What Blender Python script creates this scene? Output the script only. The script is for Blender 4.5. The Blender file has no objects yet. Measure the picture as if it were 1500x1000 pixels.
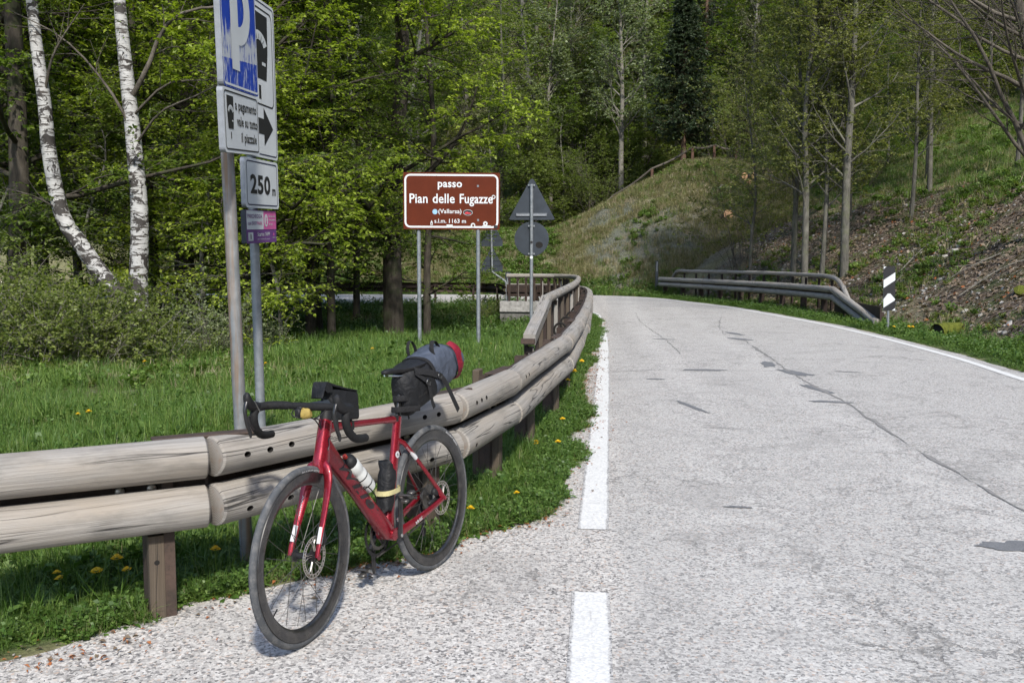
import bpy, math, random
import numpy as np
from math import sin, cos, pi, radians
from mathutils import Vector, Matrix

S = bpy.context.scene
C = S.collection
RNG = np.random.default_rng(7)
random.seed(7)

# ------------------------------------------------------------------ camera
CAM_H = 1.47
cam_d = bpy.data.cameras.new('camera'); cam = bpy.data.objects.new('camera', cam_d); C.objects.link(cam)
cam.location = (0, 0, CAM_H); cam.rotation_euler = (pi / 2 - 0.0871, 0, 0)
cam_d.sensor_width = 36; cam_d.lens = 36 * 1390 / 1500; cam_d.clip_start = 0.05; cam_d.clip_end = 1500
S.camera = cam

# ------------------------------------------------------------------ sky and sun
SUN_DIR = Vector((0.26, -1.0, 0.96)).normalized()        # towards the sun: behind the camera, a little to the right
W = bpy.data.worlds.new('World'); S.world = W; W.use_nodes = True
wn = W.node_tree.nodes; wl = W.node_tree.links
sky = wn.new('ShaderNodeTexSky'); sky.sky_type = 'NISHITA'; sky.sun_disc = False
sky.sun_elevation = math.asin(SUN_DIR.z); sky.sun_rotation = math.atan2(SUN_DIR.x, SUN_DIR.y)
sky.altitude = 1100; sky.air_density = 1.0; sky.dust_density = 2.5; sky.ozone_density = 1.0
wl.new(sky.outputs[0], wn['Background'].inputs[0]); wn['Background'].inputs[1].default_value = 0.15
sun_d = bpy.data.lights.new('sun', 'SUN'); sun_d.energy = 3.0; sun_d.angle = radians(3.2); sun_d.color = (1.0, 0.95, 0.87)
sun = bpy.data.objects.new('sun', sun_d); C.objects.link(sun); sun.location = (4, -12, 14)
sun.rotation_euler = SUN_DIR.to_track_quat('Z', 'Y').to_euler()
S.view_settings.view_transform = 'Standard'; S.view_settings.look = 'None'
S.view_settings.gamma = 1.0; S.view_settings.use_curve_mapping = False
S.view_settings.exposure = 1.03
S.render.engine = 'CYCLES'
S.cycles.use_denoising = True; S.cycles.max_bounces = 8; S.cycles.diffuse_bounces = 4; S.cycles.glossy_bounces = 3
S.cycles.transmission_bounces = 6; S.cycles.transparent_max_bounces = 8
S.cycles.use_adaptive_sampling = True; S.cycles.adaptive_threshold = 0.015
S.cycles.caustics_reflective = False; S.cycles.caustics_refractive = False; S.cycles.sample_clamp_indirect = 6

# ------------------------------------------------------------------ object helpers
def tag(o, label=None, cat=None, group=None, kind=None):
    if label: o['label'] = label
    if cat: o['category'] = cat
    if group: o['group'] = group
    if kind: o['kind'] = kind
    return o

def empty(name, loc=(0, 0, 0), rz=0, rot=None):
    o = bpy.data.objects.new(name, None); C.objects.link(o); o.location = loc
    o.rotation_euler = rot if rot else (0, 0, rz); o.empty_display_size = 0.1
    return o

def copy_tree(o, parent=None):
    c = o.copy(); C.objects.link(c)
    if parent: c.parent = parent
    for ch in list(o.children): copy_tree(ch, c)
    return c

def rotm(rx=0, ry=0, rz=0):
    return np.array((Matrix.Rotation(rz, 3, 'Z') @ Matrix.Rotation(ry, 3, 'Y') @ Matrix.Rotation(rx, 3, 'X')))

def frame_along(path):
    """parallel-transport frames for a polyline"""
    P = np.asarray(path, float); n = len(P)
    T = np.gradient(P, axis=0); T /= np.linalg.norm(T, axis=1)[:, None] + 1e-12
    up = np.array([0, 0, 1.0]) if abs(T[0][2]) < 0.9 else np.array([1.0, 0, 0])
    A = np.zeros_like(P); B = np.zeros_like(P)
    a = np.cross(up, T[0]); a /= np.linalg.norm(a)
    for i in range(n):
        a = a - T[i] * (a @ T[i]); a /= np.linalg.norm(a) + 1e-12
        A[i] = a; B[i] = np.cross(T[i], a)
    return P, T, A, B

class MB:
    """collects shapes, builds ONE mesh object"""
    def __init__(s): s.v = []; s.f = []; s.m = []; s.uv = []; s.n = 0
    def add(s, verts, faces, mi=0, uvs=None):
        base = s.n; verts = [tuple(map(float, p)) for p in verts]
        s.v += verts; s.n += len(verts)
        for k, f in enumerate(faces):
            s.f.append(tuple(base + i for i in f)); s.m.append(mi)
            s.uv.append(uvs[k] if uvs else [(0, 0)] * len(f))
        return s
    def box(s, c, size, R=None, mi=0, taper=1.0, bev=0.0):
        x, y, z = np.array(size) / 2
        if bev > 0:
            b = min(bev, x * .98, y * .98, z * .98)
            pts = []
            for sx in (-1, 1):
                for sy in (-1, 1):
                    for sz in (-1, 1):
                        pts += [(sx * (x - b), sy * (y - b), sz * z), (sx * (x - b), sy * y, sz * (z - b)), (sx * x, sy * (y - b), sz * (z - b))]
            return s.hull(pts, c, R, mi)
        v = np.array([(-x, -y, -z), (x, -y, -z), (x, y, -z), (-x, y, -z), (-x * taper, -y * taper, z), (x * taper, -y * taper, z), (x * taper, y * taper, z), (-x * taper, y * taper, z)])
        if R is not None: v = v @ np.asarray(R).T
        v = v + np.asarray(c)
        uv = []
        F = [(3, 2, 1, 0), (4, 5, 6, 7), (0, 1, 5, 4), (1, 2, 6, 5), (2, 3, 7, 6), (3, 0, 4, 7)]
        dims = [(0, 1), (0, 1), (0, 2), (1, 2), (0, 2), (1, 2)]
        raw = np.array([(-x, -y, -z), (x, -y, -z), (x, y, -z), (-x, y, -z), (-x, -y, z), (x, -y, z), (x, y, z), (-x, y, z)])
        for f, d in zip(F, dims): uv.append([(raw[i][d[1]], raw[i][d[0]]) for i in f])
        return s.add(v, F, mi, uv)
    def hull(s, pts, c=(0, 0, 0), R=None, mi=0):
        import bmesh
        bm = bmesh.new()
        for p in pts: bm.verts.new(p)
        r = bmesh.ops.convex_hull(bm, input=bm.verts)
        bmesh.ops.recalc_face_normals(bm, faces=bm.faces)
        bm.verts.ensure_lookup_table(); bm.verts.index_update()
        keep = [v for v in bm.verts if v.link_faces]; ix = {v.index: i for i, v in enumerate(keep)}
        V = np.array([v.co[:] for v in keep])
        if R is not None: V = V @ np.asarray(R).T
        F = [tuple(ix[v.index] for v in f.verts) for f in bm.faces]
        bm.free()
        return s.add(V + np.asarray(c), F, mi)
    def tube(s, path, rad, sides=10, caps=True, mi=0, sq=(1, 1), A0=None, phase=0.0, capmi=None, e=1.0):
        P, T, A, B = frame_along(path); n = len(P)
        if A0 is not None:
            for i in range(n):
                a = np.asarray(A0, float); a = a - T[i] * (a @ T[i]); a /= np.linalg.norm(a); A[i] = a; B[i] = np.cross(T[i], a)
        r = np.broadcast_to(np.asarray(rad, float), (n,)) if np.ndim(rad) < 2 else None
        if r is None: ra, rb = np.asarray(rad)[:, 0], np.asarray(rad)[:, 1]
        else: ra, rb = r * sq[0], r * sq[1]
        th = np.linspace(0, 2 * pi, sides, endpoint=False) + phase
        ct = np.sign(np.cos(th)) * np.abs(np.cos(th)) ** e; sn = np.sign(np.sin(th)) * np.abs(np.sin(th)) ** e
        V = (P[:, None] + ra[:, None, None] * ct[None, :, None] * A[:, None] + rb[:, None, None] * sn[None, :, None] * B[:, None]).reshape(-1, 3)
        L = np.concatenate([[0], np.cumsum(np.linalg.norm(np.diff(P, axis=0), axis=1))])
        F = []; U = []
        rm = float(np.mean(ra))
        for i in range(n - 1):
            for j in range(sides):
                k = (j + 1) % sides
                F.append((i * sides + j, i * sides + k, (i + 1) * sides + k, (i + 1) * sides + j))
                a0, a1 = j / sides * 2 * pi * rm, (j + 1) / sides * 2 * pi * rm
                U.append([(L[i], a0), (L[i], a1), (L[i + 1], a1), (L[i + 1], a0)])
        s.add(V, F, mi, U)
        if caps:
            cm = mi if capmi is None else capmi
            for i, rev in ((0, True), (n - 1, False)):
                ring = [V[i * sides + j] for j in range(sides)]
                uvr = [(math.cos(t) * ra[i], math.sin(t) * rb[i]) for t in th]
                idx = tuple(range(sides))
                if rev: idx = idx[::-1]
                s.add(ring, [idx], cm, [[uvr[q] for q in idx]])
        return s
    def lathe(s, prof, c=(0, 0, 0), R=None, sides=24, mi=0, caps=True):
        """prof: (r, z) list, around local z"""
        th = np.linspace(0, 2 * pi, sides, endpoint=False); n = len(prof)
        V = np.array([[(r * cos(t), r * sin(t), z) for t in th] for r, z in prof]).reshape(-1, 3)
        if R is not None: V = V @ np.asarray(R).T
        V = V + np.asarray(c)
        F = []
        for i in range(n - 1):
            for j in range(sides):
                k = (j + 1) % sides; F.append((i * sides + j, i * sides + k, (i + 1) * sides + k, (i + 1) * sides + j))
        s.add(V, F, mi)
        if caps:
            if prof[0][0] > 1e-6: s.add(V[:sides], [tuple(range(sides))[::-1]], mi)
            if prof[-1][0] > 1e-6: s.add(V[-sides:], [tuple(range(sides))], mi)
        return s
    def prism(s, poly, d, c=(0, 0, 0), R=None, mi=0, back=None, edge=None):
        """2-D polygon in local x,z extruded along local y from 0 to d (front at y=0 facing -y)"""
        n = len(poly)
        V = np.array([(x, 0, z) for x, z in poly] + [(x, d, z) for x, z in poly], float)
        if R is not None: V = V @ np.asarray(R).T
        V = V + np.asarray(c)
        uv = [(x, z) for x, z in poly]
        s.add(V[:n], [tuple(range(n))], mi, [uv])
        s.add(V[n:], [tuple(range(n))[::-1]], mi if back is None else back, [uv[::-1]])
        F = [((i + 1) % n, i, n + i, n + (i + 1) % n) for i in range(n)]
        s.add(V, F, mi if edge is None else edge)
        return s
    def loft(s, rings, mi=0, caps=True, closed=False):
        """rings: list of equal-length point rings"""
        n = len(rings); k = len(rings[0]); V = np.array(rings, float).reshape(-1, 3); F = []
        for i in range(n - 1 + (1 if closed else 0)):
            i2 = (i + 1) % n
            for j in range(k):
                q = (j + 1) % k; F.append((i * k + j, i * k + q, i2 * k + q, i2 * k + j))
        s.add(V, F, mi)
        if caps and not closed:
            s.add(V[:k], [tuple(range(k))[::-1]], mi); s.add(V[-k:], [tuple(range(k))], mi)
        return s
    def mesh(s, name, mats, smooth=35):
        me = bpy.data.meshes.new(name); me.from_pydata(s.v, [], s.f)
        for m in (mats if isinstance(mats, (list, tuple)) else [mats]): me.materials.append(m)
        me.polygons.foreach_set('material_index', s.m)
        uvl = me.uv_layers.new(name='UVMap'); flat = [c for f in s.uv for p in f for c in p]
        uvl.data.foreach_set('uv', np.array(flat, np.float32))
        if smooth:
            me.polygons.foreach_set('use_smooth', [True] * len(me.polygons))
            try: me.set_sharp_from_angle(angle=radians(smooth))
            except Exception: pass
        me.update(); return me
    def build(s, name, mats, parent=None, smooth=35, loc=None):
        o = bpy.data.objects.new(name, s.mesh(name, mats, smooth)); C.objects.link(o)
        if parent: o.parent = parent
        if loc is not None: o.location = loc
        return o

def np_mesh(name, V, F, mat, smooth=False, attrs=None):
    """fast mesh from numpy arrays, F (n,k) all same k"""
    V = np.asarray(V, np.float32); F = np.asarray(F, np.int32); k = F.shape[1]
    me = bpy.data.meshes.new(name); me.vertices.add(len(V)); me.vertices.foreach_set('co', V.ravel())
    me.loops.add(F.size); me.loops.foreach_set('vertex_index', F.ravel())
    me.polygons.add(len(F)); me.polygons.foreach_set('loop_start', np.arange(0, F.size, k, dtype=np.int32))
    me.polygons.foreach_set('loop_total', np.full(len(F), k, np.int32))
    if smooth: me.polygons.foreach_set('use_smooth', np.ones(len(F), bool))
    for m in (mat if isinstance(mat, (list, tuple)) else [mat]): me.materials.append(m)
    if attrs:
        for an, (typ, dom, dat) in attrs.items():
            a = me.attributes.new(an, typ, dom)
            a.data.foreach_set({'FLOAT': 'value', 'INT': 'value', 'FLOAT_VECTOR': 'vector', 'FLOAT_COLOR': 'color'}[typ], np.asarray(dat).ravel())
    me.update(calc_edges=True); return me

def link(name, me, parent=None):
    o = bpy.data.objects.new(name, me); C.objects.link(o)
    if parent: o.parent = parent
    return o

def interp(pts, n=None, step=None):
    """Catmull-Rom resample of a polyline"""
    P = np.asarray(pts, float); out = []
    Q = np.vstack([2 * P[0] - P[1], P, 2 * P[-1] - P[-2]])
    for i in range(len(P) - 1):
        p0, p1, p2, p3 = Q[i:i + 4]
        for t in np.linspace(0, 1, 12, endpoint=False):
            out.append(.5 * ((2 * p1) + (-p0 + p2) * t + (2 * p0 - 5 * p1 + 4 * p2 - p3) * t * t + (-p0 + 3 * p1 - 3 * p2 + p3) * t ** 3))
    out.append(P[-1]); out = np.array(out)
    L = np.concatenate([[0], np.cumsum(np.linalg.norm(np.diff(out, axis=0), axis=1))])
    if n is None: n = max(2, int(round(L[-1] / step)) + 1)
    t = np.linspace(0, L[-1], n)
    return np.stack([np.interp(t, L, out[:, k]) for k in range(P.shape[1])], 1)

# numpy value noise
_perm = np.random.default_rng(3).random((256, 256))
def vnoise(x, y):
    x = np.asarray(x, float); y = np.asarray(y, float)
    xi = np.floor(x).astype(int); yi = np.floor(y).astype(int); fx = x - xi; fy = y - yi
    fx = fx * fx * (3 - 2 * fx); fy = fy * fy * (3 - 2 * fy)
    g = lambda a, b: _perm[a & 255, b & 255]
    return (g(xi, yi) * (1 - fx) + g(xi + 1, yi) * fx) * (1 - fy) + (g(xi, yi + 1) * (1 - fx) + g(xi + 1, yi + 1) * fx) * fy - .5
def fbm(x, y, o=4):
    r = 0; a = 1.0
    for i in range(o): r = r + a * vnoise(x * 2 ** i + 17.3 * i, y * 2 ** i + 5.1 * i); a *= .5
    return r
def sstep(a, b, x):
    t = np.clip((x - a) / (b - a), 0, 1); return t * t * (3 - 2 * t)

# ------------------------------------------------------------------ material helpers
class NT:
    def __init__(s, name):
        s.mat = bpy.data.materials.new(name); s.mat.use_nodes = True; s.t = s.mat.node_tree; s.n = s.t.nodes; s.l = s.t.links
        s.b = s.n['Principled BSDF']
    def new(s, typ, **kw):
        nd = s.n.new(typ)
        for k, v in kw.items():
            if k.startswith('i_'):
                key = k[2:]; key = int(key) if key.isdigit() else key
                nd.inputs[key].default_value = v
            else: setattr(nd, k, v)
        return nd
    def link(s, a, b): s.l.new(a, b)
    def coord(s, kind='Object', scale=(1, 1, 1), attr=None):
        if attr: src = s.new('ShaderNodeUVMap', uv_map=attr).outputs[0]
        else: src = s.new('ShaderNodeTexCoord').outputs[kind]
        mp = s.new('ShaderNodeMapping'); mp.inputs['Scale'].default_value = scale; s.link(src, mp.inputs[0]); return mp.outputs[0]
    def noise(s, vec, scale, detail=4, rough=.55, dist=0, out='Fac'):
        nd = s.new('ShaderNodeTexNoise'); nd.inputs['Scale'].default_value = scale; nd.inputs['Detail'].default_value = detail
        nd.inputs['Roughness'].default_value = rough; nd.inputs['Distortion'].default_value = dist
        if vec is not None: s.link(vec, nd.inputs['Vector'])
        return nd.outputs[out]
    def voro(s, vec, scale, feature='F1', out='Distance', rnd=1.0):
        nd = s.new('ShaderNodeTexVoronoi', feature=feature); nd.inputs['Scale'].default_value = scale; nd.inputs['Randomness'].default_value = rnd
        if vec is not None: s.link(vec, nd.inputs['Vector'])
        return nd.outputs[out]
    def ramp(s, fac, stops, interp='LINEAR'):
        nd = s.new('ShaderNodeValToRGB'); cr = nd.color_ramp; cr.interpolation = interp
        while len(cr.elements) < len(stops): cr.elements.new(.5)
        for e, (p, c) in zip(cr.elements, stops):
            e.position = p; e.color = (c, c, c, 1) if isinstance(c, (int, float)) else (*c[:3], 1)
        s.link(fac, nd.inputs[0]); return nd.outputs[0]
    def mix(s, fac, a, b, blend='MIX'):
        nd = s.new('ShaderNodeMix', data_type='RGBA', blend_type=blend)
        for q, val in ((0, fac), (6, a), (7, b)):
            sock = nd.inputs[q]
            if hasattr(val, 'is_output'): s.link(val, sock)
            elif isinstance(val, (int, float)): sock.default_value = val if q == 0 else (val, val, val, 1)
            else: sock.default_value = (*val[:3], 1)
        return nd.outputs[2]
    def math(s, op, a, b=None, clamp=False):
        nd = s.new('ShaderNodeMath', operation=op, use_clamp=clamp)
        for i, v in enumerate((a, b)):
            if v is None: continue
            if hasattr(v, 'is_output'): s.link(v, nd.inputs[i])
            else: nd.inputs[i].default_value = v
        return nd.outputs[0]
    def sep(s, v):
        nd = s.new('ShaderNodeSeparateXYZ'); s.link(v, nd.inputs[0]); return nd.outputs
    def bump(s, h, strength=.3, dist=.01):
        nd = s.new('ShaderNodeBump'); nd.inputs['Strength'].default_value = strength; nd.inputs['Distance'].default_value = dist
        s.link(h, nd.inputs['Height']); s.link(nd.outputs[0], s.b.inputs['Normal']); return nd.outputs[0]
    def set(s, col=None, rough=None, metal=None, spec=None, coat=None, trans=None):
        for key, v in (('Base Color', col), ('Roughness', rough), ('Metallic', metal), ('Specular IOR Level', spec), ('Coat Weight', coat), ('Transmission Weight', trans)):
            if v is None: continue
            if hasattr(v, 'is_output'): s.link(v, s.b.inputs[key])
            elif key == 'Base Color': s.b.inputs[key].default_value = (*v[:3], 1)
            else: s.b.inputs[key].default_value = v
        return s
    def rand(s): return s.new('ShaderNodeObjectInfo').outputs['Random']
    def island(s): return s.new('ShaderNodeNewGeometry').outputs['Random Per Island']

M = {}
def simple(name, col, rough=.6, metal=0, spec=.4, nscale=30, namt=.15, bump=0, coat=0):
    """paint-like material with slight mottling"""
    t = NT(name); v = t.coord('Object')
    n = t.noise(v, nscale, 5)
    c = t.mix(t.ramp(n, [(.3, 0.0), (.7, 1.0)]), [x * (1 - namt) for x in col], [min(1, x * (1 + namt)) for x in col])
    t.set(c, rough, metal, spec, coat)
    if bump: t.bump(n, bump, .005)
    M[name] = t.mat; return t.mat

# ------------------------------------------------------------------ materials
def mat_asphalt():
    t = NT('worn_asphalt'); v = t.coord('Object')
    big = t.noise(v, 0.55, 4, .6)
    mid = t.noise(v, 3.0, 4, .6)
    # stone chips: one flat tone per cell, two sizes
    c1 = t.voro(v, 88, 'F1', 'Color'); s1 = t.sep(c1)
    c2 = t.voro(v, 210, 'F1', 'Color'); s2 = t.sep(c2)
    chips = t.ramp(s1[0], [(0, (.03, .03, .035)), (.12, (.07, .07, .075)), (.21, (.24, .23, .225)), (.5, (.41, .40, .385)), (.72, (.52, .51, .495)), (.9, (.62, .61, .59)), (.965, (.38, .26, .19)), (1, (.58, .56, .53))], 'LINEAR')
    chips2 = t.ramp(s2[1], [(0, (.11, .11, .115)), (.2, (.31, .305, .295)), (.6, (.44, .43, .415)), (1, (.56, .55, .53))])
    col = t.mix(t.ramp(mid, [(.35, .2), (.7, .55)]), chips, chips2)
    # the driven lane is smoother, bluish grey and less contrasty than the gravelly shoulder
    x, y, z = t.sep(v)
    lane = t.math('SUBTRACT', x, t.math('MULTIPLY', y, 0.098))
    lanem = t.ramp(t.math('ADD', lane, t.math('MULTIPLY', t.math('SUBTRACT', big, .5), .5)), [(0.0, 0.0), (.16, 1.0)])
    smooth = t.mix(.22, col, t.mix(t.ramp(mid, [(.3, 0), (.7, 1)]), (.39, .39, .385), (.46, .46, .45)))
    trk = t.math('ABSOLUTE', t.math('SUBTRACT', t.math('ABSOLUTE', t.math('SUBTRACT', lane, 1.55)), .72)); tr_ = t.ramp(t.math('ADD', trk, t.math('MULTIPLY', mid, .25)), [(.15, 1.0), (.55, 0.0)])
    col = t.mix(lanem, t.mix(1.0, col, (.97, .95, .92), 'MULTIPLY'), t.mix(tr_, t.mix(1.0, smooth, (.86, .85, .83), 'MULTIPLY'), t.mix(1.0, smooth, (.95, .94, .92), 'MULTIPLY')))
    # stains and dirt
    st = t.ramp(t.noise(v, 1.3, 6, .65, .6), [(.36, 0.0), (.47, 1.0)])
    col = t.mix(t.math('MULTIPLY', t.math('SUBTRACT', 1.0, st), .30), col, (.20, .195, .185))
    # hairline crack network, gathered in patches
    d = t.noise(v, 6, 5, .7, 0, 'Color')
    dv = t.new('ShaderNodeVectorMath', operation='MULTIPLY_ADD'); t.link(d, dv.inputs[0]); dv.inputs[1].default_value = (.30, .30, 0); t.link(v, dv.inputs[2])
    e = t.voro(dv.outputs[0], 1.15, 'DISTANCE_TO_EDGE')
    crack = t.ramp(e, [(0.003, 1.0), (.016, 0.0)])
    patch = t.ramp(t.noise(v, .42, 3, .5), [(.53, 0.0), (.62, 1.0)])
    e2 = t.voro(dv.outputs[0], 4.2, 'DISTANCE_TO_EDGE')
    craz = t.math('MULTIPLY', t.ramp(e2, [(0.004, 1.0), (.05, 0.0)]), t.ramp(t.noise(v, .9, 4, .6), [(.50, 0.0), (.60, .9)]))
    def band(x0, k, w):
        d_ = t.math('ABSOLUTE', t.math('SUBTRACT', t.math('SUBTRACT', x, t.math('MULTIPLY', y, k)), x0)); return t.ramp(t.math('ADD', t.math('DIVIDE', d_, w), t.math('MULTIPLY', t.noise(v, 2.2, 5, .7), 1.1)), [(.45, 1.0), (1.15, 0.0)])
    seam = t.math('MAXIMUM', band(2.55, .090, .75), t.math('MULTIPLY', band(1.25, .050, .7), .8))
    e3 = t.voro(dv.outputs[0], 8.5, 'DISTANCE_TO_EDGE')
    craz2 = t.math('MULTIPLY', t.math('MAXIMUM', t.ramp(e2, [(0.004, 1.0), (.06, 0.0)]), t.math('MULTIPLY', t.ramp(e3, [(0.01, 1.0), (.10, 0.0)]), .7)), seam)
    cr = t.math('MAXIMUM', t.math('MAXIMUM', t.math('MULTIPLY', t.math('MULTIPLY', crack, patch), .65), craz), craz2, True)
    col = t.mix(t.math('MULTIPLY', cr, .62), col, (.10, .096, .09))
    t.set(col, .88, 0, .25)
    h = t.math('ADD', t.math('MULTIPLY', s1[2], .7), t.math('MULTIPLY', s2[2], .4))
    h = t.math('SUBTRACT', h, t.math('MULTIPLY', cr, 1.2))
    t.bump(h, .55, .006)
    M['asphalt'] = t.mat

def mat_paint():
    t = NT('road_paint'); v = t.coord('Object')
    s1 = t.sep(t.voro(v, 105, 'F1', 'Color'))
    n = t.noise(v, 7, 6, .7); n2 = t.noise(v, 60, 3, .6)
    uv = t.sep(t.coord(attr='UVMap'))
    edge = t.math('ABSOLUTE', t.math('SUBTRACT', uv[1], .5))       # 0 centre .. .5 edge
    wear = t.math('ADD', t.math('ADD', t.math('MULTIPLY', n, .8), t.math('MULTIPLY', n2, .45)), t.math('MULTIPLY', t.math('MAXIMUM', t.math('SUBTRACT', edge, .36), 0), 3.2))
    m = t.ramp(wear, [(.735, 0.0), (.90, 1.0)])
    pt = t.mix(t.ramp(s1[0], [(0, 0), (1, 1)]), (.44, .44, .43), (.60, .60, .58))
    under = t.ramp(s1[1], [(0, (.10, .10, .10)), (.3, (.28, .275, .27)), (1, (.45, .44, .42))])
    crk = t.ramp(t.voro(v, 3.1, 'DISTANCE_TO_EDGE'), [(0.002, 1.0), (.012, 0.0)])
    col = t.mix(m, pt, under); col = t.mix(t.math('MULTIPLY', crk, t.ramp(n, [(.45, 0), (.6, .5)])), col, (.3, .29, .28))
    t.set(col, .75, 0, .3); t.bump(s1[2], .35, .004)
    M['paint'] = t.mat

def mat_tar():
    t = NT('tar_patch'); v = t.coord('Object')
    s1 = t.sep(t.voro(v, 150, 'F1', 'Color'))
    n = t.noise(v, 9, 4)
    c = t.mix(n, (.10, .104, .11), (.16, .163, .168)); c = t.mix(.22, c, t.ramp(s1[0], [(0, .02), (1, .24)]))
    t.set(c, .7, 0, .35); t.bump(s1[1], .3, .003); M['tar'] = t.mat
    t = NT('crack_dark'); v = t.coord('Object'); n = t.noise(v, 25, 4)
    t.set(t.mix(n, (.07, .068, .065), (.27, .26, .25)), .95); M['crack'] = t.mat

def mat_log(name, lo, hi, warm):
    """weathered grey log: grain follows the length (UV u metres, v girth metres)"""
    t = NT(name)
    uv = t.new('ShaderNodeUVMap', uv_map='UVMap').outputs[0]
    r = t.rand()
    off = t.new('ShaderNodeCombineXYZ'); t.link(t.math('MULTIPLY', r, 37.0), off.inputs[0]); t.link(t.math('MULTIPLY', r, 5.0), off.inputs[1]); t.link(t.math('MULTIPLY', r, 11.0), off.inputs[2])
    ad = t.new('ShaderNodeVectorMath', operation='ADD'); t.link(uv, ad.inputs[0]); t.link(off.outputs[0], ad.inputs[1]); p = ad.outputs[0]
    def sc(x, y, q=p):
        mp = t.new('ShaderNodeMapping'); mp.inputs['Scale'].default_value = (x, y, 1); t.link(q, mp.inputs[0]); return mp.outputs[0]
    # knots bend the grain
    kv = sc(.75, 2.6)
    kd = t.voro(kv, 1.0, 'F1', 'Distance'); knot = t.ramp(kd, [(.012, 1.0), (.045, 0.0)])
    wob = t.noise(sc(1.2, 5), 1.0, 2)
    bend = t.math('ADD', t.math('MULTIPLY', t.ramp(kd, [(0, 1.0), (.16, 0.0)]), .07), t.math('MULTIPLY', wob, .05))
    cb = t.new('ShaderNodeCombineXYZ'); t.link(bend, cb.inputs[1])
    q = t.new('ShaderNodeVectorMath', operation='ADD'); t.link(p, q.inputs[0]); t.link(cb.outputs[0], q.inputs[1]); q = q.outputs[0]
    g1 = t.noise(sc(1.1, 95, q), 1.0, 6, .7); g2 = t.noise(sc(5.0, 420, q), 1.0, 3, .6)
    grain = t.math('ADD', t.math('MULTIPLY', g1, .65), t.math('MULTIPLY', g2, .35))
    col = t.mix(t.ramp(grain, [(.30, 0.0), (.68, 1.0)]), lo, hi)
    blot = t.noise(sc(1.6, 6), 1.0, 5, .6)
    col = t.mix(t.ramp(blot, [(.40, 0.0), (.72, .75)]), col, warm)
    grey = t.noise(sc(3.0, 9), 1.0, 5, .65)
    col = t.mix(t.ramp(grey, [(.52, 0.0), (.75, .5)]), col, [x * .45 for x in lo])
    # long drying cracks
    ck = t.noise(sc(.75, 17, q), 1.0, 2, .45)
    cka = t.math('ABSOLUTE', t.math('SUBTRACT', ck, .5)); msk = t.ramp(t.noise(sc(1.3, 7), 1.0, 2), [(.455, 0.0), (.55, 1.0)])
    crack = t.math('MULTIPLY', t.ramp(cka, [(.0, 1.0), (.016, 0.0)]), msk)
    col = t.mix(t.math('MULTIPLY', crack, .95), col, (.022, .021, .022))
    col = t.mix(t.math('MULTIPLY', knot, .55), col, (.16, .12, .085))
    t.set(col, .82, 0, .25)
    h = t.math('SUBTRACT', grain, t.math('MULTIPLY', crack, 1.6)); t.bump(h, .55, .006)
    M[name] = t.mat

def mat_endgrain():
    t = NT('log_end'); v = t.coord(attr='UVMap')
    s = t.sep(v); d = t.math('SQRT', t.math('ADD', t.math('MULTIPLY', s[0], s[0]), t.math('MULTIPLY', s[1], s[1])))
    w = t.math('SINE', t.math('ADD', t.math('MULTIPLY', d, 900), t.math('MULTIPLY', t.noise(v, 14, 3), 9)))
    c = t.mix(t.ramp(w, [(0, 0), (1, 1)]), (.14, .128, .115), (.25, .235, .215))
    c = t.mix(t.ramp(t.noise(v, 22, 5, .6), [(.52, 0), (.75, .5)]), c, (.17, .10, .055))
    t.set(c, .9); t.bump(w, .2, .002); M['log_end'] = t.mat

def mat_rust(name, a, b, rough=.75):
    t = NT(name); v = t.coord('Object')
    n = t.noise(v, 7, 6, .7); n2 = t.noise(v, 70, 4, .6)
    c = t.mix(t.ramp(n, [(.35, 0), (.65, 1)]), a, b); c = t.mix(t.ramp(n2, [(.5, 0), (.75, .6)]), c, [x * .45 for x in a])
    t.set(c, rough, .0, .3); t.bump(n2, .25, .003); M[name] = t.mat

def mat_steel(name, a, b, rough=.45, metal=.7, streak=None):
    t = NT(name); v = t.coord('Object'); vs = t.coord('Object', (30, 30, 2.0))
    n = t.noise(v, 12, 5, .6); n2 = t.sep(t.voro(v, 38, 'F1', 'Color'))[0]
    c = t.mix(t.ramp(n, [(.3, 0), (.7, 1)]), a, b); c = t.mix(t.math('MULTIPLY', n2, .3), c, [x * .6 for x in a])
    if streak:
        g = t.noise(vs, 1.0, 4, .6); c = t.mix(t.ramp(g, [(.47, 0.0), (.66, .85)]), c, streak)
    t.set(c, t.ramp(n, [(.3, rough - .08), (.7, rough + .12)]), metal, .5); t.bump(n, .08, .002); M[name] = t.mat

def mat_leaf(name, a, b, c, trans=.45, rough=.5, bright=1.0):
    """leaf: per-leaf tone plus a little light passing through"""
    t = NT(name)
    r = t.island(); ob = t.rand()
    v = t.coord('Object'); big = t.noise(v, .8, 3)
    f = t.math('ADD', t.math('MULTIPLY', r, .7), t.math('MULTIPLY', big, .5)); f = t.math('ADD', f, t.math('MULTIPLY', t.math('SUBTRACT', ob, .5), .25))
    col = t.ramp(f, [(.15, a), (.55, b), (1.0, c)])
    if bright != 1.0: col = t.mix(1.0, col, (bright, bright, bright), 'MULTIPLY')
    t.set(col, rough, 0, .35)
    tr = t.new('ShaderNodeBsdfTranslucent'); t.link(t.mix(1.0, col, (1.25, 1.35, .55), 'MULTIPLY'), tr.inputs[0])
    mx = t.new('ShaderNodeMixShader'); mx.inputs[0].default_value = trans
    t.link(t.b.outputs[0], mx.inputs[1]); t.link(tr.outputs[0], mx.inputs[2]); t.link(mx.outputs[0], t.n['Material Output'].inputs[0])
    M[name] = t.mat

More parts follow.
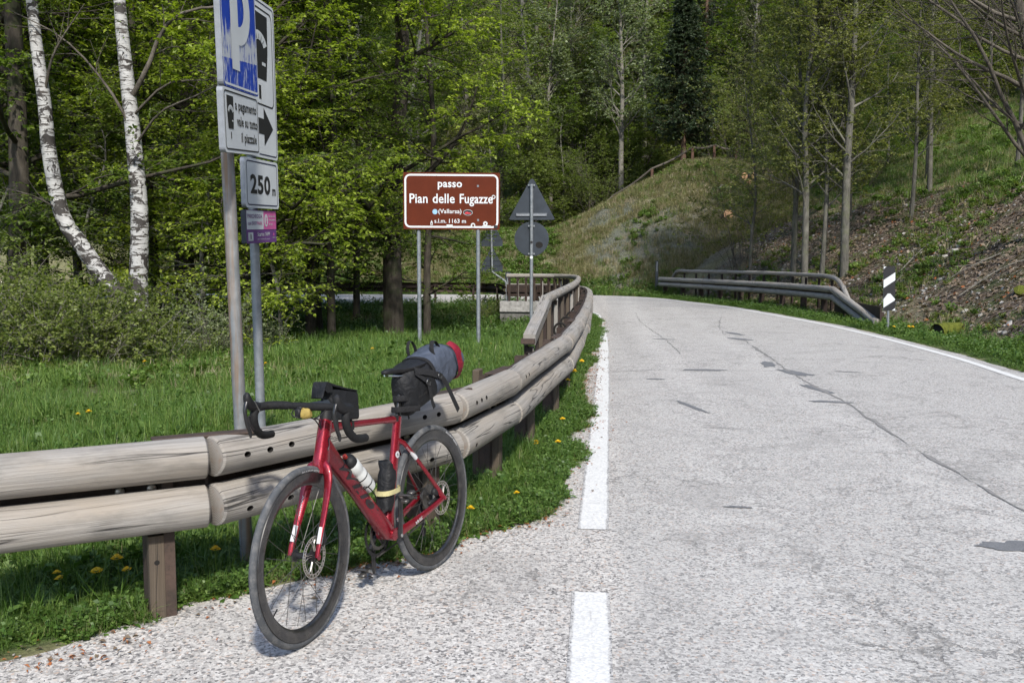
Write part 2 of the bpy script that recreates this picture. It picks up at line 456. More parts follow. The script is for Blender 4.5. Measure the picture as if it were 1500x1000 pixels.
def mat_bark(name, a, b, moss=None, sc=1.0):
    t = NT(name); v = t.coord('Object', (9 * sc, 9 * sc, 2.2 * sc)); v2 = t.coord('Object')
    n = t.noise(v, 1.6, 6, .65, .3); n2 = t.noise(v2, 1.7, 5, .6)
    c = t.mix(t.ramp(n, [(.33, 0), (.66, 1)]), a, b)
    c = t.mix(t.ramp(n2, [(.5, 0), (.68, .55)]), c, [min(1, x * 1.7) for x in b])
    if moss:
        c = t.mix(t.ramp(t.noise(v2, 2.6, 5, .65), [(.50, 0), (.64, .7)]), c, moss)
    t.set(c, .9, 0, .2); t.bump(n, .6, .02); M[name] = t.mat

def mat_birch():
    t = NT('birch_bark'); v = t.coord('Object')
    vh = t.coord('Object', (3.2, 3.2, 26)); vk = t.coord('Object', (4.2, 4.2, 5.2))
    n = t.noise(vh, 1.0, 4, .6); fine = t.noise(t.coord('Object', (6, 6, 90)), 1.0, 3, .6)
    c = t.mix(t.ramp(fine, [(.35, 0), (.65, 1)]), (.25, .245, .235), (.42, .42, .41))
    c = t.mix(t.ramp(n, [(.555, 0), (.60, 1)]), c, (.05, .043, .037))
    k = t.noise(vk, 1.0, 4, .7, .8)
    z = t.sep(v)[2]
    low = t.ramp(t.math('MULTIPLY', z, .25), [(.05, .17), (.38, .07), (1, .0)])
    c = t.mix(t.ramp(t.math('ADD', k, low), [(.54, 0), (.58, 1)]), c, (.035, .031, .028))
    t.set(c, .75, 0, .3); t.bump(t.math('ADD', n, k), .35, .02); M['birch_bark'] = t.mat

def mat_ground():
    """one sheet: 'zone' r = grass, g = leaf litter and scree, b = bare rock and dark earth"""
    t = NT('ground'); v = t.coord('Object')
    z = t.new('ShaderNodeAttribute', attribute_name='zone'); s = t.sep(z.outputs['Color'])
    n1 = t.noise(v, 1.1, 6, .65); n2 = t.noise(v, 9, 5, .65); n3 = t.noise(v, 45, 4, .6)
    grass = t.mix(t.ramp(n2, [(.3, 0), (.7, 1)]), (.022, .042, .010), (.055, .095, .022))
    grass = t.mix(t.ramp(n1, [(.50, 0), (.68, .8)]), grass, (.15, .135, .065))
    chips = t.sep(t.voro(v, 17, 'F1', 'Color'))
    litter = t.ramp(chips[0], [(0, (.035, .027, .020)), (.35, (.080, .060, .044)), (.7, (.145, .112, .085)), (.93, (.23, .19, .15)), (1, (.42, .40, .37))])
    litter = t.mix(t.ramp(n2, [(.35, 0), (.7, .7)]), litter, (.06, .04, .027))
    litter = t.mix(t.ramp(n1, [(.46, 0), (.60, .75)]), litter, (.055, .078, .022))
    vr = t.coord('Object', (3, 3, 1.2)); rk = t.noise(vr, 3.4, 8, .78, 1.2)
    rock = t.mix(t.ramp(rk, [(.33, 0), (.66, 1)]), (.030, .030, .030), (.185, .18, .17))
    dry = t.mix(t.ramp(n2, [(.3, 0), (.7, 1)]), (.10, .095, .045), (.26, .235, .14))
    tot = t.mix(s[1], dry, litter); tot = t.mix(s[2], tot, rock); tot = t.mix(s[0], tot, grass)
    t.set(tot, .95, 0, .15)
    t.bump(t.math('ADD', n2, t.math('ADD', t.math('MULTIPLY', n3, .5), t.math('MULTIPLY', chips[1], .6))), .9, .05); M['ground'] = t.mat

def mat_cloth(name, col, rough=.75, wr=.5, scale=14, sheen=0):
    t = NT(name); v = t.coord('Object')
    n = t.noise(v, scale, 4, .55, .8); w = t.noise(v, 400, 2)
    c = t.mix(t.ramp(n, [(.3, 0), (.7, 1)]), [x * .75 for x in col], [min(1, x * 1.25) for x in col])
    t.set(c, rough, 0, .25); t.bump(t.math('ADD', n, t.math('MULTIPLY', w, .06)), wr, .02); M[name] = t.mat

mat_asphalt(); mat_paint(); mat_tar(); mat_endgrain(); mat_birch(); mat_ground()
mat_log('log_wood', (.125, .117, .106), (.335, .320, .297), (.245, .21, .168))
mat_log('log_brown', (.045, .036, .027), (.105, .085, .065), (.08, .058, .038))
mat_log('log_far', (.15, .142, .13), (.34, .325, .30), (.24, .21, .175))
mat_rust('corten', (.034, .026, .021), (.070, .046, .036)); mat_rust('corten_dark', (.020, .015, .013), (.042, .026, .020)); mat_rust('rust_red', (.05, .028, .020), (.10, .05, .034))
mat_steel('galvanised', (.155, .175, .19), (.235, .25, .26), .5, .35)
mat_steel('galvanised_rusty', (.15, .165, .175), (.23, .235, .235), .55, .3, streak=(.17, .105, .055))
mat_steel('bolt_steel', (.30, .28, .25), (.42, .40, .36), .45, .7)
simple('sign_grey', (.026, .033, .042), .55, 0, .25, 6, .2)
simple('sign_alu', (.20, .215, .235), .5, .3, .4, 20, .15)
simple('sign_white', (.52, .545, .555), .45, 0, .3, 5, .07)
simple('pebble_dark', (.05, .05, .054), .85, 0, .2, 30, .3)
simple('sign_brown', (.080, .015, .005), .55, 0, .12, 4, .12)
simple('sign_black', (.012, .012, .014), .5, 0, .4, 10, .1)
simple('sign_navy', (.014, .018, .055), .5, 0, .4, 10, .1)
simple('sign_purple', (.115, .035, .17), .5, 0, .4, 8, .08)
simple('sign_pink', (.47, .09, .26), .5, 0, .4, 8, .08)
simple('sticker_white', (.46, .485, .485), .5, 0, .4, 30, .1)
simple('sticker_red', (.45, .03, .04), .5, 0, .4, 30, .1)
simple('sticker_blue', (.22, .38, .52), .5, 0, .4, 30, .1)
simple('sticker_yellow', (.70, .60, .25), .6, 0, .3, 30, .1)
simple('concrete', (.25, .245, .235), .9, 0, .2, 9, .35, .5)
simple('concrete_dark', (.11, .108, .10), .9, 0, .2, 7, .4, .5)
simple('stone_pale', (.30, .285, .26), .9, 0, .2, 14, .35, .6)
simple('stone_grey', (.20, .195, .185), .9, 0, .2, 12, .45, .6)
simple('cut_wood', (.34, .21, .12), .8, 0, .2, 14, .35, .3)
simple('dead_wood', (.115, .09, .07), .9, 0, .2, 10, .4, .5)
simple('moss', (.075, .085, .015), .95, 0, .1, 20, .5, .8)
simple('hole_dark', (.008, .007, .006), .9)
mat_bark('bark_dark', (.018, .015, .012), (.058, .050, .040), (.035, .045, .018))
mat_bark('bark_beech', (.05, .048, .042), (.13, .125, .112), (.05, .06, .028), .7)
mat_bark('bark_grey', (.052, .050, .042), (.120, .114, .098), (.10, .11, .06), 1.3)
mat_bark('bark_branch', (.035, .03, .024), (.10, .088, .072), None, 2)
mat_bark('bark_pale', (.085, .078, .065), (.175, .165, .14), None, 2)
mat_bark('bark_spruce', (.05, .032, .022), (.12, .078, .055), None, 1.5)
mat_leaf('leaf_beech', (.11, .155, .014), (.20, .265, .026), (.34, .41, .06), .5)
mat_leaf('leaf_wood', (.060, .10, .016), (.108, .162, .025), (.185, .24, .045), .55)  # darker leaf colour; deep shade of the left wood is put into it
mat_leaf('leaf_sapling', (.095, .110, .028), (.15, .170, .046), (.235, .245, .080), .5)
mat_leaf('leaf_pale', (.11, .14, .065), (.175, .215, .105), (.27, .31, .17), .45)
mat_leaf('leaf_shrub', (.070, .100, .016), (.125, .165, .035), (.20, .235, .065), .45)
mat_leaf('leaf_grey', (.075, .085, .035), (.115, .125, .058), (.17, .175, .085), .35)
mat_leaf('leaf_spruce', (.010, .020, .008), (.020, .037, .013), (.036, .055, .02), .08)
mat_leaf('leaf_hill', (.075, .105, .022), (.135, .178, .040), (.22, .26, .075), .55)
mat_leaf('blade', (.055, .105, .016), (.105, .18, .030), (.19, .26, .07), .35)
mat_leaf('blade_dark', (.038, .082, .013), (.07, .135, .023), (.125, .19, .045), .3)
mat_leaf('blade_dry', (.11, .115, .04), (.20, .19, .09), (.35, .31, .19), .3)
mat_leaf('litter_leaf', (.075, .052, .034), (.145, .108, .075), (.26, .21, .155), .15)
mat_leaf('bud_scale', (.16, .045, .015), (.27, .09, .03), (.36, .16, .07), .15)
mat_leaf('petal', (.70, .40, .008), (.80, .52, .012), (.85, .62, .03), .2)
mat_leaf('straw', (.20, .16, .10), (.30, .25, .17), (.42, .37, .28), .2)

# ------------------------------------------------------------------ road and terrain
INNER = interp([(-9, -4), (-5.2, 1.4), (-2.9, 2.85), (-1.9, 3.38), (-1.43, 3.86), (-.9, 4.32), (-.22, 5.0), (.207, 5.65), (.42, 7.19), (.81, 11.2), (1.52, 18.0), (1.95, 22), (2.0, 25), (1.7, 27.3), (.9, 29.3), (-.8, 30.6), (-4, 31.2), (-10, 31.6), (-34, 33)], n=420)
OUTER = interp([(3.6, -9), (5.2, 0), (6.35, 10), (6.85, 14.2), (7.12, 17.5), (7.24, 20.3), (7.2, 22.5), (7.05, 25.6), (6.75, 29.2), (6.1, 32.6), (5.5, 35.4), (4.2, 37.5), (2.2, 38.6), (-2, 39.0), (-10, 39.4), (-34, 41.5)], n=420)

def seg_dist(px, py, poly):
    P = np.stack([np.ravel(px), np.ravel(py)], 1); best = np.full(len(P), 1e9)
    pl = poly[::3] if len(poly) > 200 else poly
    for a, b in zip(pl[:-1], pl[1:]):
        ab = b - a; t = np.clip(((P - a) @ ab) / (ab @ ab + 1e-12), 0, 1); d = np.linalg.norm(P - (a + t[:, None] * ab), axis=1); best = np.minimum(best, d)
    return best.reshape(np.shape(px))
def in_poly(px, py, poly):
    x = np.ravel(px); y = np.ravel(py); r = np.zeros(len(x), bool); pl = poly[::2] if len(poly) > 200 else poly
    n = len(pl)
    for i in range(n):
        x1, y1 = pl[i]; x2, y2 = pl[(i + 1) % n]
        c = ((y1 > y) != (y2 > y)) & (x < (x2 - x1) * (y - y1) / (y2 - y1 + 1e-12) + x1); r ^= c
    return r.reshape(np.shape(px))
POLY_OUT = np.vstack([OUTER, [(-400, 41.5), (-400, -400), (3.6, -400)]])
POLY_IN = np.vstack([INNER, [(-400, 33), (-400, -40), (-9, -40)]])

def terrain(x, y, detail=True):
    x = np.asarray(x, float); y = np.asarray(y, float)
    ino = in_poly(x, y, POLY_OUT); ini = in_poly(x, y, POLY_IN)
    do = seg_dist(x, y, OUTER); di = seg_dist(x, y, INNER)
    # meadow inside the bend, falling into a small stream gully by the bridge
    zin = -.02 - .10 * sstep(.3, 3, di) - .33 * sstep(12, 23, y)
    gul = np.exp(-(((y - 25.2) / 2.6) ** 2)) * sstep(-9, -3, x) * .28
    zin = zin - gul * sstep(1.0, 3.0, di)
    zin = zin + .36 * sstep(26.2, 29.8, y) * sstep(-14, -6, x) + .45 * sstep(-5, -12, x) * sstep(9, 16, y)
    zin = np.where(di < 1.2, zin * sstep(.0, 1.2, di) + .0, zin)
    # outer side: verge, ditch, cut bank, meadow, mountain
    s = do
    wE = sstep(2.5, 12.5, x - .12 * (y - 30))
    ditch = -.12 * np.exp(-((s - 1.0) / .5) ** 2)
    east = .60 * np.clip(s - 1.5, 0, 5.6) + .40 * np.clip(s - 7.1, 0, 22) + .62 * np.clip(s - 29, 0, 70)
    north = .46 * np.clip(s - 1.6, 0, 4) + .19 * np.clip(s - 5.6, 0, 5.4) + .10 * np.clip(s - 11, 0, 6) + .40 * np.clip(s - 17, 0, 10) + .62 * np.clip(s - 27, 0, 75)
    kn = 2.6 * np.exp(-(((x - 8.6) / 3.6) ** 2 + ((y - 46.0) / 4.6) ** 2)) + 1.1 * np.exp(-(((x - 4.5) / 3.2) ** 2 + ((y - 44.5) / 3.5) ** 2))
    zo = ditch + east * wE + north * (1 - wE) + kn * sstep(1.0, 4.5, s)
    # gravelly spur at the right edge of the road close by
    zo = zo + .55 * np.exp(-(((x - 9.3) / 1.2) ** 2 + ((y - 14.2) / 1.6) ** 2))
    z = np.where(ino, np.where(ini, zin, -.06), zo)
    z = np.where(ino & ~ini, -.06 * sstep(0, .25, np.minimum(do, di)), z)
    if detail:
        amp = np.where(ini, .045 * sstep(.4, 2, di), np.where(ino, 0, (.16 + .26 * sstep(-3, 0, x) * (1 - sstep(9, 13, x)) * sstep(37, 39, y) * (1 - sstep(50, 54, y))) * sstep(1.0, 4, s) + .9 * sstep(25, 60, s)))
        z = z + amp * fbm(x * .55, y * .55, 4) + np.where(ino, 0, .10 * sstep(1.2, 3, s) * fbm(x * 2.1 + 9, y * 2.1, 3))
    return z

def axis(lo, hi, step, far_lo, far_hi, g=1.16):
    a = list(np.arange(lo, hi, step)); st = step; q = a[-1]
    while q < far_hi: st *= g; q += st; a.append(q)
    st = step; q = a[0]; pre = []
    while q > far_lo: st *= g; q -= st; pre.append(q)
    return np.array(pre[::-1] + a)
def zones(X, Y):
    ino = in_poly(X, Y, POLY_OUT); ini = in_poly(X, Y, POLY_IN); do = seg_dist(X, Y, OUTER)
    nz = fbm(X * .8, Y * .8, 4)
    gr = np.where(ini, sstep(-16, -5, X + nz * 2) * .9 + .1, 0.0)
    gr = np.where(ini & (X < -2.0 - .45 * (Y - 11)) & (Y > 11), .35, gr)
    gr = np.where(ini & (Y > 23.5) & (Y < 29), .45, gr)
    wE = sstep(2.5, 12.5, X - .12 * (Y - 30))
    scree = sstep(1.3, 2.4, do + nz * .8) * (1 - sstep(6.6, 9.0, do + nz * 1.8)) * sstep(6.0, 9.5, X - .05 * (Y - 20))
    mead = sstep(7, 9, do) * (1 - sstep(30, 40, do))
    gout = (1 - sstep(.8, 1.8, do + nz * .6)) * .95 + mead * (.80 * wE + .55 * (1 - wE)) + .3 * sstep(1.5, 4, do) * (1 - wE)
    gout = np.clip(gout - scree * .85, 0, 1)
    gr = np.where(ino, gr, gout)
    lit = np.where(ino, np.where(ini & (gr < .6), .75, 0), np.clip(scree + sstep(38, 55, do) * .8, 0, 1))
    rock = np.where(ino, 0, .95 * (1 - wE) * sstep(.0, .26, fbm(X * .45 + 3, Y * .9, 4) + .16) * sstep(1.0, 2.0, do) * (1 - sstep(6, 9, do)) * sstep(-1, 1.5, X))
    return np.clip(gr, 0, 1), np.clip(lit, 0, 1), np.clip(rock, 0, 1)
gx = axis(-13, 17, .2, -230, 230); gy = axis(1.2, 52, .2, -60, 260)
GX, GY = np.meshgrid(gx, gy); GZ = terrain(GX, GY)
nx, ny = len(gx), len(gy)
ii = (np.arange(ny - 1)[:, None] * nx + np.arange(nx - 1)[None]).ravel()
zr, zg, zb = zones(GX, GY)
zc = np.stack([zr.ravel(), zg.ravel(), zb.ravel(), np.ones(zr.size)], 1)
gme = np_mesh('ground', np.stack([GX.ravel(), GY.ravel(), GZ.ravel()], 1), np.stack([ii, ii + 1, ii + 1 + nx, ii + nx], 1), M['ground'], True, {'zone': ('FLOAT_COLOR', 'POINT', zc)})
ground = tag(link('ground', gme), kind='structure')
_gxi = lambda a, q: np.clip(np.searchsorted(a, q) - 1, 0, len(a) - 2)
def ground_z(x, y):
    """height of the built sheet (bilinear)"""
    x = np.asarray(x, float); y = np.asarray(y, float)
    i = _gxi(gx, x); j = _gxi(gy, y); fx = (x - gx[i]) / (gx[i + 1] - gx[i]); fy = (y - gy[j]) / (gy[j + 1] - gy[j])
    return (GZ[j, i] * (1 - fx) + GZ[j, i + 1] * fx) * (1 - fy) + (GZ[j + 1, i] * (1 - fx) + GZ[j + 1, i + 1] * fx) * fy
def gz(x, y): return float(ground_z(np.array([x]), np.array([y]))[0])

# asphalt: strip between the ragged inner edge and the outer edge
def ragged(P, amp, seed):
    T = np.gradient(P, axis=0); T /= np.linalg.norm(T, axis=1)[:, None]; Nn = np.stack([-T[:, 1], T[:, 0]], 1)
    L = np.concatenate([[0], np.cumsum(np.linalg.norm(np.diff(P, axis=0), axis=1))])
    return P + Nn * (amp * (fbm(L * 1.6, L * 0 + seed, 4)))[:, None]
Pi = interp(INNER, n=1500); Po = interp(OUTER, n=1500)
Li = np.linspace(0, 1, 1500)
Pi2 = ragged(interp(INNER, n=1000), .10, 2.2); Po2 = ragged(interp(OUTER, n=700), .08, 8.8)
from mathutils.geometry import tessellate_polygon
ring = np.vstack([Pi2, Po2[::-1]])
tri = tessellate_polygon([[Vector((x, y, 0)) for x, y in ring]])
tri = np.array(tri); P3 = np.column_stack([ring, np.zeros(len(ring))])
area = np.cross(P3[tri[:, 1]] - P3[tri[:, 0]], P3[tri[:, 2]] - P3[tri[:, 0]])[:, 2]
tri[area < 0] = tri[area < 0][:, ::-1]
road = tag(link('road', np_mesh('road', P3, tri, M['asphalt'])), kind='structure')

def strip(name, pts, w, z, mat, parent, w_noise=0.0, seed=0.0, step=.12):
    P = interp(pts, step=step); T = np.gradient(P, axis=0); T /= np.linalg.norm(T, axis=1)[:, None]; Nn = np.stack([-T[:, 1], T[:, 0]], 1)
    L = np.concatenate([[0], np.cumsum(np.linalg.norm(np.diff(P, axis=0), axis=1))])
    wl_ = (w if np.ndim(w) == 0 else np.interp(np.linspace(0, 1, len(P)), np.linspace(0, 1, len(w)), w)) / 2
    a = wl_ * (1 + w_noise * fbm(L * 3, L * 0 + seed, 4)) + 1e-4; b = wl_ * (1 + w_noise * fbm(L * 3, L * 0 + seed + 31, 4)) + 1e-4
    A = P + Nn * a[:, None]; B = P - Nn * b[:, None]; n = len(P)
    mb = MB(); V = [(x, y, z) for x, y in A] + [(x, y, z) for x, y in B]
    F = [(n + i, n + i + 1, i + 1, i) for i in range(n - 1)]
    uv = [[(L[i], 1), (L[i + 1], 1), (L[i + 1], 0), (L[i], 0)] for i in range(n - 1)]
    mb.add(V, F, 0, uv); return mb.build(name, mat, parent, smooth=0)

def edge_line(pts, w): return strip('edge_line', pts, w, .004, M['paint'], road, .06, 3)
edge_line([(-.12, -1.0), (.10, 1.4), (.27, 3.18), (.346, 4.08)], .165)
edge_line([(.443, 5.06), (.69, 7.46), (1.075, 11.2), (1.63, 16.8), (1.93, 20.5), (2.12, 23), (2.22, 25.4), (1.95, 27.7), (1.1, 29.7), (-.6, 31.0), (-4, 31.6), (-12, 32.1), (-30, 33.2)], .17)
edge_line([(3.45, -9), (5.02, 0), (6.1, 10), (6.24, 11.5), (6.6, 14.03), (6.86, 17.26), (6.98, 20.18), (6.94, 22.4), (6.79, 25.5), (6.5, 29.1), (5.85, 32.4), (5.25, 35.1), (4.0, 37.2), (2.1, 38.3), (-2, 38.7), (-12, 39.1), (-30, 40.8)], .14)

def tar_patch(x0, y0, x1, y1, w, seed):
    """an irregular smear of sealing tar: a flat sheet with a ragged outline"""
    c = np.array([(x0 + x1) / 2, (y0 + y1) / 2]); d = np.array([x1 - x0, y1 - y0]); L = np.linalg.norm(d); d /= L; nrm = np.array([-d[1], d[0]])
    th = np.linspace(0, 2 * pi, 64, endpoint=False)
    r = 1 + .55 * fbm(np.cos(th) * 2.2 + seed * 7, np.sin(th) * 2.2 + seed * 3, 4)
    P = c + (np.sign(np.cos(th)) * np.abs(np.cos(th)) ** .75 * L / 2 * r)[:, None] * d + (np.sign(np.sin(th)) * np.abs(np.sin(th)) ** .75 * w / 2 * r)[:, None] * nrm
    mb = MB(); V = [(*c, .004)] + [(*p, .004) for p in P]
    mb.add(V, [(0, i + 1, (i + 1) % 64 + 1) for i in range(64)]); return mb.build('tar_patch', M['tar'], road, smooth=0)

for a in [(2.25, 12.5, 2.80, 12.45, .17, 1), (2.60, 17.4, 2.95, 17.2, .10, 2), (1.27, 5.54, 1.41, 5.51, .045, 3), (2.42, 4.79, 2.85, 4.70, .17, 4),
          (4.02, 17.6, 4.30, 17.1, .22, 5), (3.66, 13.5, 3.50, 12.8, .20, 6), (3.55, 12.5, 3.75, 11.8, .22, 7), (3.40, 11.0, 3.52, 10.2, .12, 8), (3.08, 9.75, 3.46, 9.6, .13, 9),
          (1.72, 9.75, 1.86, 9.0, .07, 10), (1.66, 11.55, 1.86, 11.5, .09, 11), (4.3, 19.0, 4.45, 18.2, .15, 12), (4.2, 12.35, 4.5, 12.2, .05, 13)]: tar_patch(*a)
def crack_strip(pts, w, seed):
    P = interp(pts, step=.05); P = P + .035 * np.stack([fbm(np.arange(len(P)) * .22, np.full(len(P), seed * 3.3), 3), fbm(np.arange(len(P)) * .22, np.full(len(P), seed * 7.7), 3)], 1)
    return strip('road_crack', P[::2], w, .0045, M['crack'], road, 2.6, seed, .06)
crack_strip([(4.2, 17.1), (3.75, 13.3), (3.55, 11.6), (3.42, 9.7), (3.22, 8.0), (3.12, 7.2), (3.08, 6.5), (3.03, 6.0), (2.99, 5.6), (3.05, 4.9)], .028, 1)
crack_strip([(1.2, 12.2), (2.1, 12.5), (3.4, 12.35), (4.6, 12.2)], .010, 3)
crack_strip([(.9, 8.2), (1.5, 8.25), (2.4, 8.0), (3.1, 8.1)], .006, 5)
crack_strip([(5.3, 24), (4.6, 21), (4.1, 18.2)], .014, 7)
crack_strip([(3.4, 26), (3.0, 22), (2.8, 17.4), (2.6, 14.5)], .010, 8)

# ------------------------------------------------------------------ log guardrails
def sub_path(P, a, b, n):
    L = np.concatenate([[0], np.cumsum(np.linalg.norm(np.diff(P, axis=0), axis=1))]); t = np.linspace(a, b, n)
    return np.stack([np.interp(t, L, P[:, k]) for k in range(P.shape[1])], 1)
def path_len(P): return float(np.linalg.norm(np.diff(P, axis=0), axis=1).sum())
def nearest_s(P, q):
    L = np.concatenate([[0], np.cumsum(np.linalg.norm(np.diff(P, axis=0), axis=1))]); return L[np.argmin(np.linalg.norm(P[:, :2] - np.asarray(q)[:2], axis=1))]

def half_log(p0, p1, r, flat=-.45, seed=0, sides=22, cut=None):
    """a log with its back sawn flat, from p0 to p1; front faces right of the direction of travel"""
    p0 = np.array(p0, float); p1 = np.array(p1, float); d = p1 - p0; L = np.linalg.norm(d); t = d / L
    n = np.array([t[1], -t[0], 0]); n /= np.linalg.norm(n); up = np.cross(n, t); up = up if up[2] > 0 else -up
    a0 = math.acos(flat)
    th = np.linspace(-a0, a0, sides); prof = np.stack([np.cos(th), np.sin(th)], 1)
    st = np.unique(np.concatenate([[0, .008], np.linspace(.03, L - .03, max(3, int(L / .12))), [L - .008, L]]))
    rings = []
    for q in st:
        rr = r * (1 + .075 * float(vnoise(np.array([q * 1.1 + seed * 9.1]), np.array([seed * 3.7]))[0]))
        if q < .004 or q > L - .004: rr -= .009
        w = .008 * vnoise(np.cos(th) * 1.4 + seed * 5, np.sin(th) * 1.4 + q * 1.3)
        off = .013 * vnoise(np.array([q * .7 + seed]), np.array([seed * 2.2 + 40]))[0]
        rings.append(p0 + t * q + np.outer(prof[:, 0] * (rr + w), n) + np.outer(prof[:, 1] * (rr + w), up) + n * off)
    mb = MB(); R = np.array(rings); k = sides; V = R.reshape(-1, 3); F = []; U = []
    for i in range(len(st) - 1):
        for j in range(k - 1):
            F.append((i * k + j, (i + 1) * k + j, (i + 1) * k + j + 1, i * k + j + 1)); v0, v1 = th[j] * r, th[j + 1] * r
            U.append([(st[i], v0), (st[i + 1], v0), (st[i + 1], v1), (st[i], v1)])
        F.append((i * k + k - 1, (i + 1) * k + k - 1, (i + 1) * k, i * k)); U.append([(st[i], .3), (st[i + 1], .3), (st[i + 1], .45), (st[i], .45)])
    mb.add(V, F, 0, U)
    uvr = [(p[0] * r, p[1] * r) for p in prof]
    mb.add(R[0], [tuple(range(k))[::-1]][::1], 1, [uvr[::-1]]); mb.add(R[-1], [tuple(range(k))], 1, [uvr])
    # face winding is fixed by recalculating once
    return mb, t, n, up, L

def fix_normals(me):
    import bmesh
    bm = bmesh.new(); bm.from_mesh(me); bmesh.ops.remove_doubles(bm, verts=bm.verts, dist=1e-5); bmesh.ops.recalc_face_normals(bm, faces=bm.faces); bm.to_mesh(me); bm.free(); me.update()

def drill(o, holes):
    """cut real bolt slots: holes = list of (point, direction, along, radius)"""
    cut = MB()
    for p, n, t, r in holes:
        up = np.cross(n, t); th = np.linspace(0, 2 * pi, 14, endpoint=False)
        ring = lambda dd: [np.asarray(p) + n * dd + t * (r * 1.35 * cos(a)) + up * (r * sin(a)) for a in th]
        cut.loft([ring(-.035), ring(.2)], 0)
    co = cut.build('drill', M['hole_dark'], smooth=0); fix_normals(co.data)
    md = o.modifiers.new('b', 'BOOLEAN'); md.object = co; md.operation = 'DIFFERENCE'; md.solver = 'EXACT'; md.material_mode = 'TRANSFER'
    dg = bpy.context.evaluated_depsgraph_get(); me = bpy.data.meshes.new_from_object(o.evaluated_get(dg))
    o.modifiers.clear(); o.data = me
    cd = co.data; bpy.data.objects.remove(co); bpy.data.meshes.remove(cd)

UPZ, LOZ, LR = .655, .450, .0865
RAIL_L = interp([(-4.5, 2.15), (-2.92, 2.98), (-1.92, 3.505), (-1.25, 3.865), (-.775, 4.42), (-.318, 5.15), (-.02, 6.2), (.265, 7.68), (.51, 9.08), (.895, 12.37), (1.335, 16.8), (1.70, 20.9), (1.88, 23.6), (1.86, 25.4), (1.60, 26.7), (1.0, 27.45), (.3, 27.75), (-.15, 27.8)], n=900)

